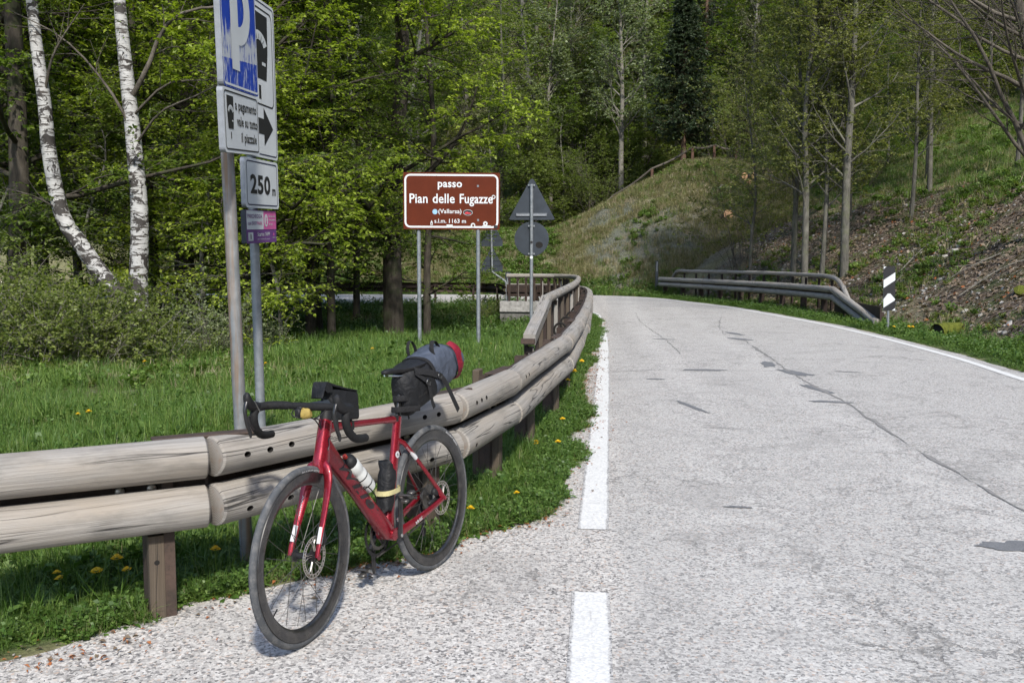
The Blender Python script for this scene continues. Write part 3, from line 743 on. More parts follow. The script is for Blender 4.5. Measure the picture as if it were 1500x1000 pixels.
def rail_set(name, P, joints, label, mat, post_s, zfun=None, drilled=(), ends=True, beam_mat='corten_dark', r=LR):
    root = empty(name, (*P[len(P) // 2], 0)); tag(root, label, 'guardrail')
    inv = Matrix.Translation(-root.location)
    def put(o): o.parent = root; o.matrix_parent_inverse = inv; return o
    for q, (a, b) in enumerate(zip(joints[:-1], joints[1:])):
        pa, pb = sub_path(P, a, b, 2)
        for lev, z in enumerate((UPZ, LOZ)):
            g = .013 if q % 2 else .009
            d = (pb - pa) / np.linalg.norm(pb - pa)
            mb, t, n, up, L = half_log((*(pa + d * g), z + (zfun(a) if zfun else 0)), (*(pb - d * g), z + (zfun(b) if zfun else 0)), r, seed=q * 2 + lev + len(name), sides=22 if L_near(pa) else 14)
            o = put(mb.build('log', [M[mat[lev] if isinstance(mat, tuple) else mat], M['log_end']]))
            fix_normals(o.data)
            hs = [h for h in drilled if h[0] == q and h[1] == lev]
            if hs:
                hl = []
                for _, _, s0, dz in hs:
                    ang = math.asin(dz / r); p = np.array((*pa, z)) + t * s0 + n * (r * math.cos(ang)) + up * dz
                    hl.append((p, n * math.cos(ang * .6) + up * math.sin(ang * .6), t, .0125))
                drill(o, hl)
        # steel channel behind the logs
        n2 = np.array([pb[1] - pa[1], -(pb[0] - pa[0])]); n2 /= np.linalg.norm(n2); ang = math.atan2(pb[1] - pa[1], pb[0] - pa[0]); mid = (pa + pb) / 2
        za = zfun((a + b) / 2) if zfun else 0
        mb = MB(); Ls = np.linalg.norm(pb - pa)
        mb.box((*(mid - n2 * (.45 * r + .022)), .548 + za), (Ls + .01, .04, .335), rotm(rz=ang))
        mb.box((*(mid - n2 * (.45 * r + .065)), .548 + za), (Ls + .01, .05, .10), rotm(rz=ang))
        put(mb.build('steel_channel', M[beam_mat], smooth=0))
        if L_near(pa):
            mb = MB(); e = sub_path(P, b, b, 1)[0]
            mb.box((*(e - n2 * (.45 * r + .028)), .735 + za), (.42, .075, .012), rotm(rz=ang), bev=.003)
            put(mb.build('splice_plate', M['corten'], smooth=0))
            for s_ in (.22, .34):
                w = pb - (pb - pa) / Ls * s_ - n2 * (.45 * r - .002)
                for sg in (0,):
                    mb = MB(); R = np.array(Matrix(((n2[0], -n2[1], 0), (n2[1], n2[0], 0), (0, 0, 1))) @ Matrix.Rotation(pi / 2, 3, 'Y'))
                    mb.lathe([(.019, 0), (.019, .004), (.017, .010), (.010, .0145), (0, .016)], (*w, .541 + za), R, 14); put(mb.build('bolt', M['bolt_steel']))
    for s_ in post_s:
        p = sub_path(P, s_, s_, 1)[0]; q = sub_path(P, s_ + .05, s_ + .05, 1)[0]; d = (q - p) / np.linalg.norm(q - p); n2 = np.array([d[1], -d[0]]); ang = math.atan2(d[1], d[0])
        zb = min(gz(*p), 0) - .15; top = .71; za = zfun(s_) if zfun else 0; top += za
        if top < .3: continue
        pr = put(empty('post', (*p, zb)))
        c = p - n2 * (.45 * r + .045 + .05)
        mb = MB(); hh = top - zb
        mb.box((*(c - d * .046), zb + hh / 2), (.008, .10, hh), rotm(rz=ang)); mb.box((*(p - n2 * (.45 * r + .004 + .072) + d * .032), zb + hh / 2), (.042, .15, hh), rotm(rz=ang))
        mb.box((*(c - n2 * .05), zb + hh / 2), (.092, .008, hh), rotm(rz=ang))
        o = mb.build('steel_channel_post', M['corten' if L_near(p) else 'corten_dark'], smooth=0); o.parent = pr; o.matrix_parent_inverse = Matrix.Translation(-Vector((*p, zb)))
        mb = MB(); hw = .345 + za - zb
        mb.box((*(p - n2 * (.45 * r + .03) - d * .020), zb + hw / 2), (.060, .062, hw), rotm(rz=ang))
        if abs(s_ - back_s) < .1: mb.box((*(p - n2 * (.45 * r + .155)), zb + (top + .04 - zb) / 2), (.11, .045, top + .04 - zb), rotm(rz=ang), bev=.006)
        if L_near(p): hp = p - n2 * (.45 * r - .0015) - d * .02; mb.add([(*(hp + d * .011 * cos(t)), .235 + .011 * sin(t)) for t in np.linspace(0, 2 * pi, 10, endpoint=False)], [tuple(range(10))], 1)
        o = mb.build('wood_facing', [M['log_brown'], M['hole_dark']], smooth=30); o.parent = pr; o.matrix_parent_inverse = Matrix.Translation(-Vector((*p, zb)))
    return root, inv
def L_near(p): return p[1] < 9.5
back_s = -9

JL = [nearest_s(RAIL_L, q) for q in [(-4.5, 2.15), (-1.25, 3.865), (-.318, 5.15), (-.02, 6.2), (.50, 9.0), (.79, 11.3), (1.05, 13.7), (1.28, 16.2), (1.5, 18.4), (1.69, 20.7), (1.84, 22.8), (1.87, 24.7), (1.70, 26.4), (1.15, 27.3), (.5, 27.7)]] + [path_len(RAIL_L) - .01]
JL[2] += 0
drl = [(1, 0, .13, .0), (1, 0, .25, .0), (1, 0, .37, .004), (1, 1, .14, -.028), (1, 1, .25, -.028), (1, 1, .36, -.026),
       (1, 0, 1.36, .004), (1, 0, 1.25, .004), (2, 0, .16, .01), (2, 0, .25, .012), (2, 0, .34, .014), (1, 1, 1.30, -.02), (1, 1, 1.20, -.02), (2, 1, .14, -.02), (3, 0, .2, .02), (3, 0, .32, .02)]
s1 = nearest_s(RAIL_L, (-1.25, 3.865))
back_s = s1 + 2.62
rail_l, rl_inv = rail_set('log_guardrail', RAIL_L, JL, 'weathered log guardrail of two half logs curving along the left road edge', 'log_wood', [s1 - 2.75, s1 - .19, s1 + 1.45, s1 + 2.62, s1 + 3.9, s1 + 5.4] + list(np.arange(s1 + 7.0, path_len(RAIL_L) - .1, 1.6)), drilled=drl)

# right-hand guardrail whose near end dives into the verge
RAIL_R = interp([(8.02, 20.75), (8.25, 22.8), (8.45, 25.0), (8.36, 27.2), (8.12, 29.2), (7.79, 31), (7.15, 33.6), (6.5, 36), (5.9, 38.0)], n=500)[::-1]
lr = path_len(RAIL_R); sk = nearest_s(RAIL_R, (8.45, 25.0))
zr_f = lambda s_: 0 if s_ <= sk + .05 else -.60 * (s_ - sk) / (lr - sk)
jr = list(np.linspace(.02, sk, 8)) + [lr - .02]
RAIL_R2 = RAIL_R.copy()
# travel direction is towards the camera here, so the road lies on the right of travel as on the left rail
rail_r, rr_inv = rail_set('log_guardrail', RAIL_R2, jr, 'weathered log guardrail on the right verge with its near end sloping into the grass', 'log_far', list(np.arange(.3, sk, 1.5)) + [sk + .9], zfun=zr_f)
rail_l['group'] = rail_r['group'] = 'log guardrails along the road'
HR = interp([(8.30, 23.4, .45), (8.62, 24.9, .80), (8.70, 26.0, .97), (8.55, 28.6, 1.0), (8.1, 31.2, 1.01), (7.42, 34, 1.0), (6.8, 36.2, .99), (6.5, 37.4, .97), (6.42, 37.9, .70)], n=60)
for i in range(0, 59, 8):
    mb = MB(); mb.tube(HR[i:min(i + 9, 60)], .062, 10, True); o = mb.build('handrail', M['log_far'], rail_r); o.matrix_parent_inverse = rr_inv
for i in range(6, 58, 4):
    p = HR[i]; mb = MB(); mb.box((p[0], p[1], (p[2] + gz(p[0], p[1])) / 2 - .08), (.05, .075, p[2] - gz(p[0], p[1])), rotm(rz=.2)); o = mb.build('handrail_post', M['corten_dark'], rail_r, smooth=0); o.matrix_parent_inverse = rr_inv

# ------------------------------------------------------------------ bridge balustrade
BR = interp([(.165, 9.0), (.41, 11.3), (.63, 13.2), (.87, 15.2), (1.15, 17.7), (1.37, 20), (1.55, 22.2), (1.66, 24.2), (1.55, 25.6), (1.15, 26.4), (.55, 26.75), (-.15, 26.85)], n=400)
bridge = tag(empty('bridge_railing', (1.2, 20, 0)), 'grey wooden bridge railing with upright balusters behind the curving log guardrail', 'railing'); b_inv = Matrix.Translation(-bridge.location)
lb = path_len(BR)
def bput(o): o.parent = bridge; o.matrix_parent_inverse = b_inv; return o
def hz(s_): return np.interp(s_, [0, 1.35, 2.35, lb], [.70, .85, .985, .985])
st = [0, 1.35, 2.35] + list(np.linspace(2.35, lb, 12)[1:])
for a, b in zip(st[:-1], st[1:]):
    q = sub_path(BR, a, b, 4); zz = [hz(x) for x in np.linspace(a, b, 4)]
    path = np.column_stack([q, zz]); mb = MB()
    if a < 2.3: mb.tube(path[[0, 3]], .072, 4, True, phase=pi / 4, sq=(1.15, 1.0), A0=(1, 0, 0)); mb.f
    else: mb.tube(path, .062, 12, True)
    bput(mb.build('handrail', [M['log_wood']], smooth=40))
bal = [.06, 1.33, 2.6, 3.8] + list(np.arange(5.1, nearest_s(BR, (1.6, 25.2)), 1.3)) + list(np.arange(nearest_s(BR, (1.5, 25.7)), lb - .05, .235))
for i, s_ in enumerate(bal):
    p = sub_path(BR, s_, s_, 1)[0]; q = sub_path(BR, s_ - .03, s_ + .03, 2); d = q[1] - q[0]; d /= np.linalg.norm(d); ang = math.atan2(d[1], d[0]); n2 = np.array([d[1], -d[0]])
    top = hz(s_) - .075; zb = (.27 if s_ > 9 else gz(*p) - .1)
    far = p[1] > 25.3; w = .062 if far else .10
    br = bput(empty('baluster', (*p, zb))); iv = Matrix.Translation(-Vector((*p, zb)))
    mb = MB(); mb.box((*(p + n2 * .012), (zb + top) / 2), (w, .05, top - zb), rotm(rz=ang), bev=.006)
    o = mb.build('wood_board', M['log_brown' if i % 3 else 'log_wood'], br, smooth=30); o.matrix_parent_inverse = iv
    mb = MB(); mb.box((*(p - n2 * .035), (zb + top + .02) / 2), (w * .8, .035, top + .02 - zb), rotm(rz=ang)); mb.box((*(p + n2 * .0), top - .03), (w + .012, .065, .055), rotm(rz=ang))
    o = mb.build('steel_post', M['corten_dark'], br, smooth=0); o.matrix_parent_inverse = iv
    if s_ > 2:
        c = p + n2 * .15; th = np.linspace(-.3, 3.9, 12); mb = MB()
        mb.tube([(*(c + n2 * .075 * cos(t)), .60 + .085 * sin(t)) for t in th], .016, 6, True); o = mb.build('rail_bracket', M['hole_dark'], br); o.matrix_parent_inverse = iv
mb = MB(); p = BR[0]; mb.box((p[0] - .01, p[1] - .005, .69), (.15, .13, .045), rotm(rz=1.46)); bput(mb.build('end_cap', M['corten'], smooth=0))
# concrete kerb of the small bridge, carrying the balusters
cb = tag(empty('bridge_kerb', (.6, 26.5, 0)), 'grey concrete bridge kerb and wall over the stream gully', 'bridge'); ci = Matrix.Translation(-cb.location)
q = sub_path(BR, 9.2, lb + .0, 26); T = np.gradient(q, axis=0); T /= np.linalg.norm(T, axis=1)[:, None]; N2 = np.stack([-T[:, 1], T[:, 0]], 1)
q = np.vstack([q, q[-1] + T[-1] * .18]); N2 = np.vstack([N2, N2[-1]])
mk = lambda off_in, off_out, z0, z1: [[(*(a + n * off_in), z0), (*(a + n * off_in), z1), (*(a - n * off_out), z1), (*(a - n * off_out), z0)] for a, n in zip(q, N2)]
for nm, args, mt in (('kerb_beam', (.16, .30, -.02, .27), 'concrete'), ('wall', (.10, .26, -1.6, -.02), 'concrete_dark')):
    mb = MB(); mb.loft(mk(*args)); o = mb.build(nm, M[mt], cb, smooth=0); fix_normals(o.data); o.matrix_parent_inverse = ci

# ------------------------------------------------------------------ rusty steel guardrail across the far bend
sg = tag(empty('steel_guardrail', (-5, 30.6, 0)), 'brown rusty steel guardrail along the far road beyond the gully', 'guardrail'); si = Matrix.Translation(-sg.location)
SP = interp([(-.22, 27.5), (-.45, 29.0), (-1.3, 30.0), (-3.2, 30.35), (-7, 30.7), (-16, 31.1)], n=200)
prof = [(-.02, .40), (.055, .44), (.06, .49), (-.01, .535), (-.01, .565), (.06, .61), (.055, .66), (-.02, .70), (-.035, .70), (.035, .655), (.04, .615), (-.03, .57), (-.03, .53), (.04, .485), (.035, .445), (-.035, .40)]
for a, b in zip(range(0, 199, 25), list(range(25, 199, 25)) + [199]):
    rings = []
    for i in np.linspace(a, b, 5).astype(int):
        t = SP[min(i + 1, 199)] - SP[max(i - 1, 0)]; t /= np.linalg.norm(t); n = np.array([-t[1], t[0]])
        rings.append([(*(SP[i] - n * u), z + .01) for u, z in prof])
    mb = MB(); mb.loft(rings); o = mb.build('beam', M['corten'], sg, smooth=30); fix_normals(o.data); o.matrix_parent_inverse = si
for s_ in np.arange(1.5, path_len(SP) - .2, 1.27):
    p = sub_path(SP, s_, s_, 1)[0]; zb = gz(*p) - .1; mb = MB(); c = p - np.array([0, .09])
    mb.box((c[0], c[1], (zb + .66) / 2), (.07, .11, .66 - zb)); mb.box((c[0], c[1] + .02, .64), (.14, .12, .05)); o = mb.build('post', M['corten_dark'], sg, smooth=0); o.matrix_parent_inverse = si

# ------------------------------------------------------------------ signs
def text_mesh(s, bold=.0, shear=0.0):
    cu = bpy.data.curves.new('t', 'FONT'); cu.body = s; cu.align_x = 'LEFT'; cu.offset = bold; cu.shear = shear; cu.resolution_u = 3; cu.space_character = 1.0 + bold * 2.2
    ob = bpy.data.objects.new('t', cu); C.objects.link(ob); dg = bpy.context.evaluated_depsgraph_get(); dg.update()
    me = bpy.data.meshes.new_from_object(ob.evaluated_get(dg)); bpy.data.objects.remove(ob); bpy.data.curves.remove(cu)
    n = len(me.vertices); V = np.zeros(n * 3); me.vertices.foreach_get('co', V); V = V.reshape(-1, 3)
    F = [tuple(p.vertices) for p in me.polygons]; bpy.data.meshes.remove(me); return V, F
class Plate:
    """flat artwork in the local x (right), z (up) plane of a sign; y = -depth is towards the reader"""
    def __init__(s, each=()): s.layers = {}; s.each = each; s.single = []
    def mb(s, m):
        if m in s.each: s.single.append((m, MB())); return s.single[-1][1]
        return s.layers.setdefault(m, MB())
    def poly(s, m, pts, y): s.mb(m).add([(x, -y, z) for x, z in pts], [tuple(range(len(pts)))]); return s
    def rrect(s, x0, z0, x1, z1, r, n=5):
        out = []
        for cx, cz, a0 in ((x1 - r, z1 - r, 0), (x0 + r, z1 - r, pi / 2), (x0 + r, z0 + r, pi), (x1 - r, z0 + r, 1.5 * pi)):
            out += [(cx + r * cos(a0 + t), cz + r * sin(a0 + t)) for t in np.linspace(0, pi / 2, n)]
        return out
    def ring(s, m, x0, z0, x1, z1, r, w, y):
        a = s.rrect(x0, z0, x1, z1, r); b = s.rrect(x0 + w, z0 + w, x1 - w, z1 - w, max(.002, r - w)); n = len(a)
        s.mb(m).add([(x, -y, z) for x, z in a + b], [(i, (i + 1) % n, n + (i + 1) % n, n + i) for i in range(n)]); return s
    def text(s, m, t, x0, z0, w, h, y, bold=.02, shear=0.0, ref=None):
        """fit string t: baseline z0, left x0, width w, height of a capital h"""
        V, F = text_mesh(t, bold, shear); Vr, _ = text_mesh(ref or 'H', bold)
        sx = w / (V[:, 0].max() - V[:, 0].min()); sz = h / (Vr[:, 1].max() - Vr[:, 1].min())
        P = [(x0 + (a - V[:, 0].min()) * sx, -y, z0 + b * sz) for a, b, _ in V]
        s.mb(m).add(P, F); return s
    def disc(s, m, cx, cz, rx, rz, y, n=24): return s.poly(m, [(cx + rx * cos(t), cz + rz * sin(t)) for t in np.linspace(0, 2 * pi, n, endpoint=False)], y)
    def finish(s, parent, names):
        for m, mb in list(s.layers.items()) + s.single: mb.build(names.get(m, 'lettering'), M[m], parent, smooth=0)

def panel_body(pl_parent, w, h, r, depth=.024, face='sign_white', rim='sign_alu', back='sign_grey', name='panel'):
    q = Plate(); out = q.rrect(-w / 2, 0, w / 2, h, r); mb = MB()
    mb.prism(out, depth, mi=0, back=2, edge=1); o = mb.build(name, [M[face], M[rim], M[back]], pl_parent, smooth=0); return o
def post_tube(parent, p0, p1, r, mat, name='post'):
    mb = MB(); mb.tube([p0, p1], r, 16, True); mb.tube([p1, (p1[0], p1[1], p1[2] + .006)], r * 1.04, 16, True); return mb.build(name, M[mat], parent)
def clamp(parent, z, r, at=(0, 0)):
    mb = MB(); mb.tube([(at[0], at[1], z - .018), (at[0], at[1], z + .018)], r + .006, 16, True); mb.box((at[0] - r - .015, at[1] + .005, z), (.03, .012, .03)); mb.box((at[0] + r + .015, at[1] + .005, z), (.03, .012, .03)); return mb.build('clamp', M['galvanised'], parent)

def mat_sign_blue():
    t = NT('sign_blue_worn'); v = t.coord('Object'); s = t.sep(v)
    n = t.noise(t.coord('Object', (38, 38, 7)), 1.0, 5, .7); n2 = t.noise(t.coord('Object', (120, 120, 16)), 1.0, 3, .6)
    low = t.ramp(s[2], [(.0, .12), (.26, .05), (.275, .18), (.40, .13), (.50, -.08 + .0), (.60, 0)])
    lowf = t.new('ShaderNodeMapRange'); t.link(s[2], lowf.inputs[0]); lowf.inputs[1].default_value = .31; lowf.inputs[2].default_value = .21; lowf.inputs[3].default_value = -.10; lowf.inputs[4].default_value = .07
    b2 = t.new('ShaderNodeMapRange'); t.link(t.math('ADD', s[2], t.math('MULTIPLY', s[0], -.05)), b2.inputs[0]); b2.inputs[1].default_value = .137; b2.inputs[2].default_value = .133; b2.inputs[3].default_value = 0; b2.inputs[4].default_value = -.105
    f = t.math('ADD', t.math('ADD', t.math('MULTIPLY', n, .6), t.math('MULTIPLY', n2, .4)), t.math('ADD', lowf.outputs[0], b2.outputs[0]))
    m = t.ramp(f, [(.50, 0), (.535, 1)])
    t.set(t.mix(m, (.008, .045, .36), (.44, .465, .50)), .42, 0, .45); M['sign_blue_worn'] = t.mat
mat_sign_blue()

def meter_icon(P, m, wm, cx, z0, w, h, y):
    """parking meter pictogram: a tapered black box with a white dial, slot and stalk"""
    x0, x1 = cx - w / 2, cx + w / 2; b = z0 + h * .235; t = z0 + h
    P.poly(m, [(x0 + w * .12, b), (x1 - w * .12, b), (x1 - w * .02, b + (t - b) * .45), (x1, t), (x0, t), (x0 + w * .02, b + (t - b) * .45)], y)
    P.poly(m, [(cx - w * .06, z0), (cx + w * .06, z0), (cx + w * .06, z0 + h * .16), (cx - w * .06, z0 + h * .16)], y)
    ar = lambda r, a: (cx + r * w * cos(a), b + (t - b) * .40 + r * w * 1.05 * sin(a) * h / (w * 2.1))
    an = np.linspace(radians(28), radians(152), 12)
    P.mb(wm).add([(x, -(y + .0012), z) for x, z in [ar(.50, a) for a in an] + [ar(.29, a) for a in an]], [(i + 1, i, 12 + i, 13 + i) for i in range(11)])
    for a in (50, 70, 90, 110, 130):
        a = radians(a); d = .008 * w * 2; p, q = ar(.30, a), ar(.42, a); P.poly(m, [(p[0] - d, p[1]), (p[0] + d, p[1]), (q[0] + d * .4, q[1]), (q[0] - d * .4, q[1])], y + .0024)
    P.poly(wm, [(cx + w * .14, b + (t - b) * .22), (cx + w * .34, b + (t - b) * .22), (cx + w * .34, b + (t - b) * .27), (cx + w * .14, b + (t - b) * .27)], y + .0012)

def sign_frame(name, base, rz, roll=0.0):
    o = empty(name, base); o.rotation_euler = (0, roll, rz); return o

# parking sign: blue panel with a P above a pay panel, on a leaning rusty-streaked post
zb = gz(-1.275, 4.47) - .2
ps = tag(empty('parking_sign', (-1.268, 4.45, 0)), 'tall worn blue parking sign with a pay panel on a rust streaked post', 'sign')
o = post_tube(ps, (0, 0, zb), (-.068, 0, 2.78), .030, 'galvanised_rusty')
# panel frame: local x runs away from the camera (+Y), faces +X
pf = empty('blue_panel'); pf.parent = ps; pf.location = (.027, 0.0, 2.235); pf.rotation_euler = (radians(-3.2), 0, radians(91))
pf.rotation_euler = (0, radians(-4.6), radians(90.8))
def at_local(e, f):
    """run artwork builder f with e as parent"""
    f(e)
def P_panel(e):
    panel_body(e, .60, .60, .025, .026, 'sign_blue_worn', 'sign_alu')
    P = Plate(); P.ring('sign_white', -.292, .008, .292, .592, .022, .010, .0012)
    # the letter P, 0.70 m tall
    stem = [(-.155, .085), (-.03, .085), (-.03, .53), (-.155, .53)]
    P.poly('sign_white', stem, .0024)
    an = np.linspace(-pi / 2, pi / 2, 14)
    o_ = [(-.03 + .215 * cos(a), .365 + .165 * sin(a)) for a in an]; i_ = [(-.03 + .105 * cos(a), .365 + .085 * sin(a)) for a in an]
    P.mb('sign_white').add([(x, -.0024, z) for x, z in o_ + i_], [(i, i + 1, 14 + i + 1, 14 + i) for i in range(13)])
    P.finish(e, {'sign_white': 'letter_p'})
P_panel(pf)
pp = empty('pay_panel'); pp.parent = ps; pp.location = (.027, 0.0, 1.952); pp.rotation_euler = (0, radians(-4.6), radians(90.8))
def pay_panel(e):
    panel_body(e, .60, .278, .02, .026)
    P = Plate(); P.ring('sign_black', -.285, .012, .285, .266, .022, .0065, .0012)
    meter_icon(P, 'sign_black', 'sticker_white', -.195, .06, .105, .185, .0012)
    P.text('sign_black', 'a pagamento', -.115, .192, .375, .044, .0012, .022, ref='d')
    P.text('sign_black', 'vale su tutto', -.095, .122, .365, .044, .0012, .022, ref='d')
    P.text('sign_black', 'il piazzale', -.03, .052, .275, .044, .0012, .022, ref='d')
    P.finish(e, {'sign_black': 'lettering', 'sticker_white': 'dial'})
pay_panel(pp)

# meter sign behind it: big white panel, distance panel and a small purple one
zb = gz(-1.49, 5.6) - .2
ms = tag(empty('parking_sign', (-1.50, 5.6, 0)), 'white parking meter sign with arrow and distance plate on a plain grey post', 'sign')
post_tube(ms, (.012, 0, zb), (-.03, 0, 2.92), .0275, 'galvanised')
def frame2(nm, z, lx=.045): e = empty(nm); e.parent = ms; e.location = (lx, 0, z); e.rotation_euler = (0, radians(-2.0), radians(86.5)); return e
def meter_panel(e):
    panel_body(e, .60, .90, .03, .026); P = Plate(); P.ring('sign_navy', -.285, .015, .285, .885, .03, .007, .0012)
    P.ring('sign_black', -.25, .30, .25, .85, .045, .009, .0012)
    meter_icon(P, 'sign_black', 'sticker_white', 0, .335, .33, .485, .0012)
    P.poly('sign_black', [(-.20, .135), (.05, .135), (.05, .07), (.22, .18), (.05, .29), (.05, .225), (-.20, .225)], .0012)
    P.finish(e, {'sign_black': 'lettering', 'sign_navy': 'border', 'sticker_white': 'dial'})
meter_panel(frame2('meter_panel', 2.055))
def dist_panel(e):
    panel_body(e, .60, .278, .025, .026); P = Plate(); P.ring('sign_navy', -.275, .014, .275, .264, .025, .007, .0012)
    P.text('sign_black', '250', -.215, .085, .355, .108, .0012, .035); P.text('sign_black', 'm', .175, .080, .065, .040, .0012, .03, ref='x')
    P.finish(e, {'sign_black': 'lettering', 'sign_navy': 'border'})
dist_panel(frame2('distance_panel', 1.762))
def app_panel(e):
    panel_body(e, .54, .188, .006, .03, 'sign_purple', 'sign_grey'); P = Plate()
    P.poly('sign_white', [(-.265, .078), (.03, .078), (.03, .184), (-.265, .184)], .0012); P.poly('sign_pink', [(.03, .078), (.268, .078), (.268, .184), (.03, .184)], .0012)
    P.text('sign_purple', 'PARCHEGGIA', -.25, .142, .255, .023, .0024, .01); P.text('sign_purple', 'con EASY', -.245, .104, .15, .020, .0024, .01); P.text('sign_pink', 'PARK', -.09, .104, .095, .020, .0024, .01)
    P.disc('sticker_white', .075, .130, .034, .037, .0024); P.disc('sign_pink', .075, .140, .008, .009, .0036); P.poly('sign_pink', [(.063, .108), (.087, .108), (.083, .13), (.067, .13)], .0036)
    P.text('sticker_white', 'Paga la sosta', .122, .150, .125, .013, .0024, .01, ref='l'); P.text('sticker_white', 'comodamente', .122, .128, .13, .013, .0024, .01, ref='d'); P.text('sticker_white', "da qui", .122, .104, .07, .013, .0024, .01, ref='d')
    P.poly('sticker_white', [(-.245, .014), (-.16, .014), (-.16, .062), (-.245, .062)], .0012); P.poly('sign_black', [(-.21, .024), (-.196, .024), (-.196, .052), (-.21, .052)], .0024)
    P.text('sticker_white', "Scarica l'APP", -.085, .040, .225, .022, .0012, .02); P.text('sticker_white', 'per iniziare la sosta', -.085, .018, .225, .010, .0012, .0, ref='l')
    P.disc('sign_pink', .215, .048, .010, .010, .0012); P.text('sticker_white', 'Info', .195, .024, .05, .010, .0012, .0)
    P.finish(e, {'sticker_white': 'lettering', 'sign_white': 'white_field', 'sign_pink': 'pink_field', 'sign_purple': 'purple_lettering', 'sign_black': 'phone_icon'})
app_panel(frame2('app_panel', 1.562, .035))

# brown pass sign
bs = tag(empty('pass_sign', (-1.08, 17.0, 0)), 'brown mountain pass sign with white lettering on two grey posts in the meadow', 'sign')
for x, nm in ((-.585, 0), (.475, 1)): post_tube(bs, (x, .05, gz(-1.08 + x, 17.05) - .2), (x, .05, 2.9), .036, 'galvanised')
bf = empty('sign_board'); bf.parent = bs; bf.location = (.005, .0, 1.985); bf.rotation_euler = (0, radians(.3), radians(1.5))
panel_body(bf, 1.71, 1.0, .02, .03, 'sign_brown', 'sign_grey')
P = Plate(('sticker_white', 'sign_black', 'sign_brown', 'sticker_red', 'sticker_blue')); P.ring('sign_white', -.835, .028, .83, .972, .10, .032, .0012)
P.text('sign_white', 'passo', -.245, .745, .43, .092, .0015, .02, ref='x'); P.text('sign_white', 'Pian', -.745, .465, .32, .165, .0015, .014)
P.text('sign_white', 'delle', -.335, .465, .39, .165, .0015, .014); P.text('sign_white', 'Fugazze', .145, .465, .585, .165, .0015, .014)
P.text('sign_white', '(Vallarsa)', -.235, .285, .41, .075, .0015, .012); P.text('sign_white', 's.l.m.', -.305, .115, .21, .072, .0015, .012, ref='l'); P.text('sign_white', '1163 m', -.045, .115, .30, .072, .0015, .012)
P.disc('sticker_blue', -.295, .31, .045, .047, .0027); P.disc('sticker_white', .29, .30, .082, .052, .0020); P.disc('sign_black', .29, .30, .076, .046, .0027); P.poly('sticker_red', [(.23, .275), (.35, .275), (.335, .30), (.30, .30), (.28, .315), (.24, .30)], .0034)
P.disc('sticker_white', .745, .575, .034, .036, .0027); P.disc('sign_brown', .745, .575, .02, .02, .0034); P.disc('sticker_white', .38, .075, .04, .042, .0042); P.disc('sign_brown', .383, .073, .02, .021, .005); P.disc('sticker_white', .60, .105, .04, .042, .0027); P.disc('sign_brown', .60, .105, .014, .014, .0034)
P.poly('sticker_white', [(.545, .05), (.695, .05), (.695, .072), (.545, .072)], .0042); P.poly('sticker_white', [(-.09, .03), (.02, .03), (.02, .085), (-.09, .085)], .0042); P.disc('sign_black', .785, .05, .035, .03, .0042)
P.poly('sticker_white', [(-.375, .075), (-.335, .075), (-.335, .12), (-.355, .165), (-.375, .12)], .0027); P.poly('sign_brown', [(-.363, .085), (-.347, .085), (-.347, .115), (-.363, .115)], .0034)
P.finish(bf, {'sign_white': 'lettering', 'sticker_blue': 'blue_sticker', 'sticker_white': 'white_sticker', 'sign_black': 'black_sticker', 'sticker_red': 'red_sticker', 'sign_brown': 'sticker_print'})
for x in (-.585, .475):
    for z in (2.15, 2.75): clamp(bs, z, .036, (x, .05))

# backs of the road signs
def tri_pts(w, r=.045, n=4):
    h = w * math.sqrt(3) / 2; c = [(-w / 2, 0), (w / 2, 0), (0, h)]; ins = [(-w / 2 + r * 1.73, r), (w / 2 - r * 1.73, r), (0, h - 2 * r)]; a0 = [(7 * pi / 6, 3 * pi / 2), (3 * pi / 2, 11 * pi / 6), (pi / 6, 5 * pi / 6)]
    out = []
    for (x, z), (s_, e_) in zip(ins, a0): out += [(x + r * cos(t), z + r * sin(t)) for t in np.linspace(s_, e_, n)]
    return out
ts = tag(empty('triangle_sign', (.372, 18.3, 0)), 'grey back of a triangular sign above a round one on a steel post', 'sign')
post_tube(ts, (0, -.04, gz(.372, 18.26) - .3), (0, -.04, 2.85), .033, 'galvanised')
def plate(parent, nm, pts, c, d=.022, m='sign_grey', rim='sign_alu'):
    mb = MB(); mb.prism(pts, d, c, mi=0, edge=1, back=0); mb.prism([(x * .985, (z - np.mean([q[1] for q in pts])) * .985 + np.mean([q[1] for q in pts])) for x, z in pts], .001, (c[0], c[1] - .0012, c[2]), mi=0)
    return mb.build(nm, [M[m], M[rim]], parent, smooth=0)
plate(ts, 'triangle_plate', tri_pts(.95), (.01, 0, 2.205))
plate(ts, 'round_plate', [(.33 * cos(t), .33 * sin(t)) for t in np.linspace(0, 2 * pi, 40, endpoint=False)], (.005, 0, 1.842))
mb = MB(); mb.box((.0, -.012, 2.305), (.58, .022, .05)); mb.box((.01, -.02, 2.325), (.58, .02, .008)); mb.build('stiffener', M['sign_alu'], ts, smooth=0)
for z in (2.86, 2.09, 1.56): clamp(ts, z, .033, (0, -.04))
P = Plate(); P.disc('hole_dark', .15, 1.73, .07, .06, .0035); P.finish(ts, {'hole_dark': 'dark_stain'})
mb = MB(); mb.tube([(0, -.076, 1.78), (0, -.078, 1.78)], .026, 14, True, A0=(1, 0, 0)); mb.build('black_sticker', M['sign_black'], ts); mb = MB(); mb.tube([(.0, -.074, 1.49), (.0, -.079, 1.49)], .03, 14, True, A0=(1, 0, 0)); mb.build('white_sticker', M['sticker_white'], ts)

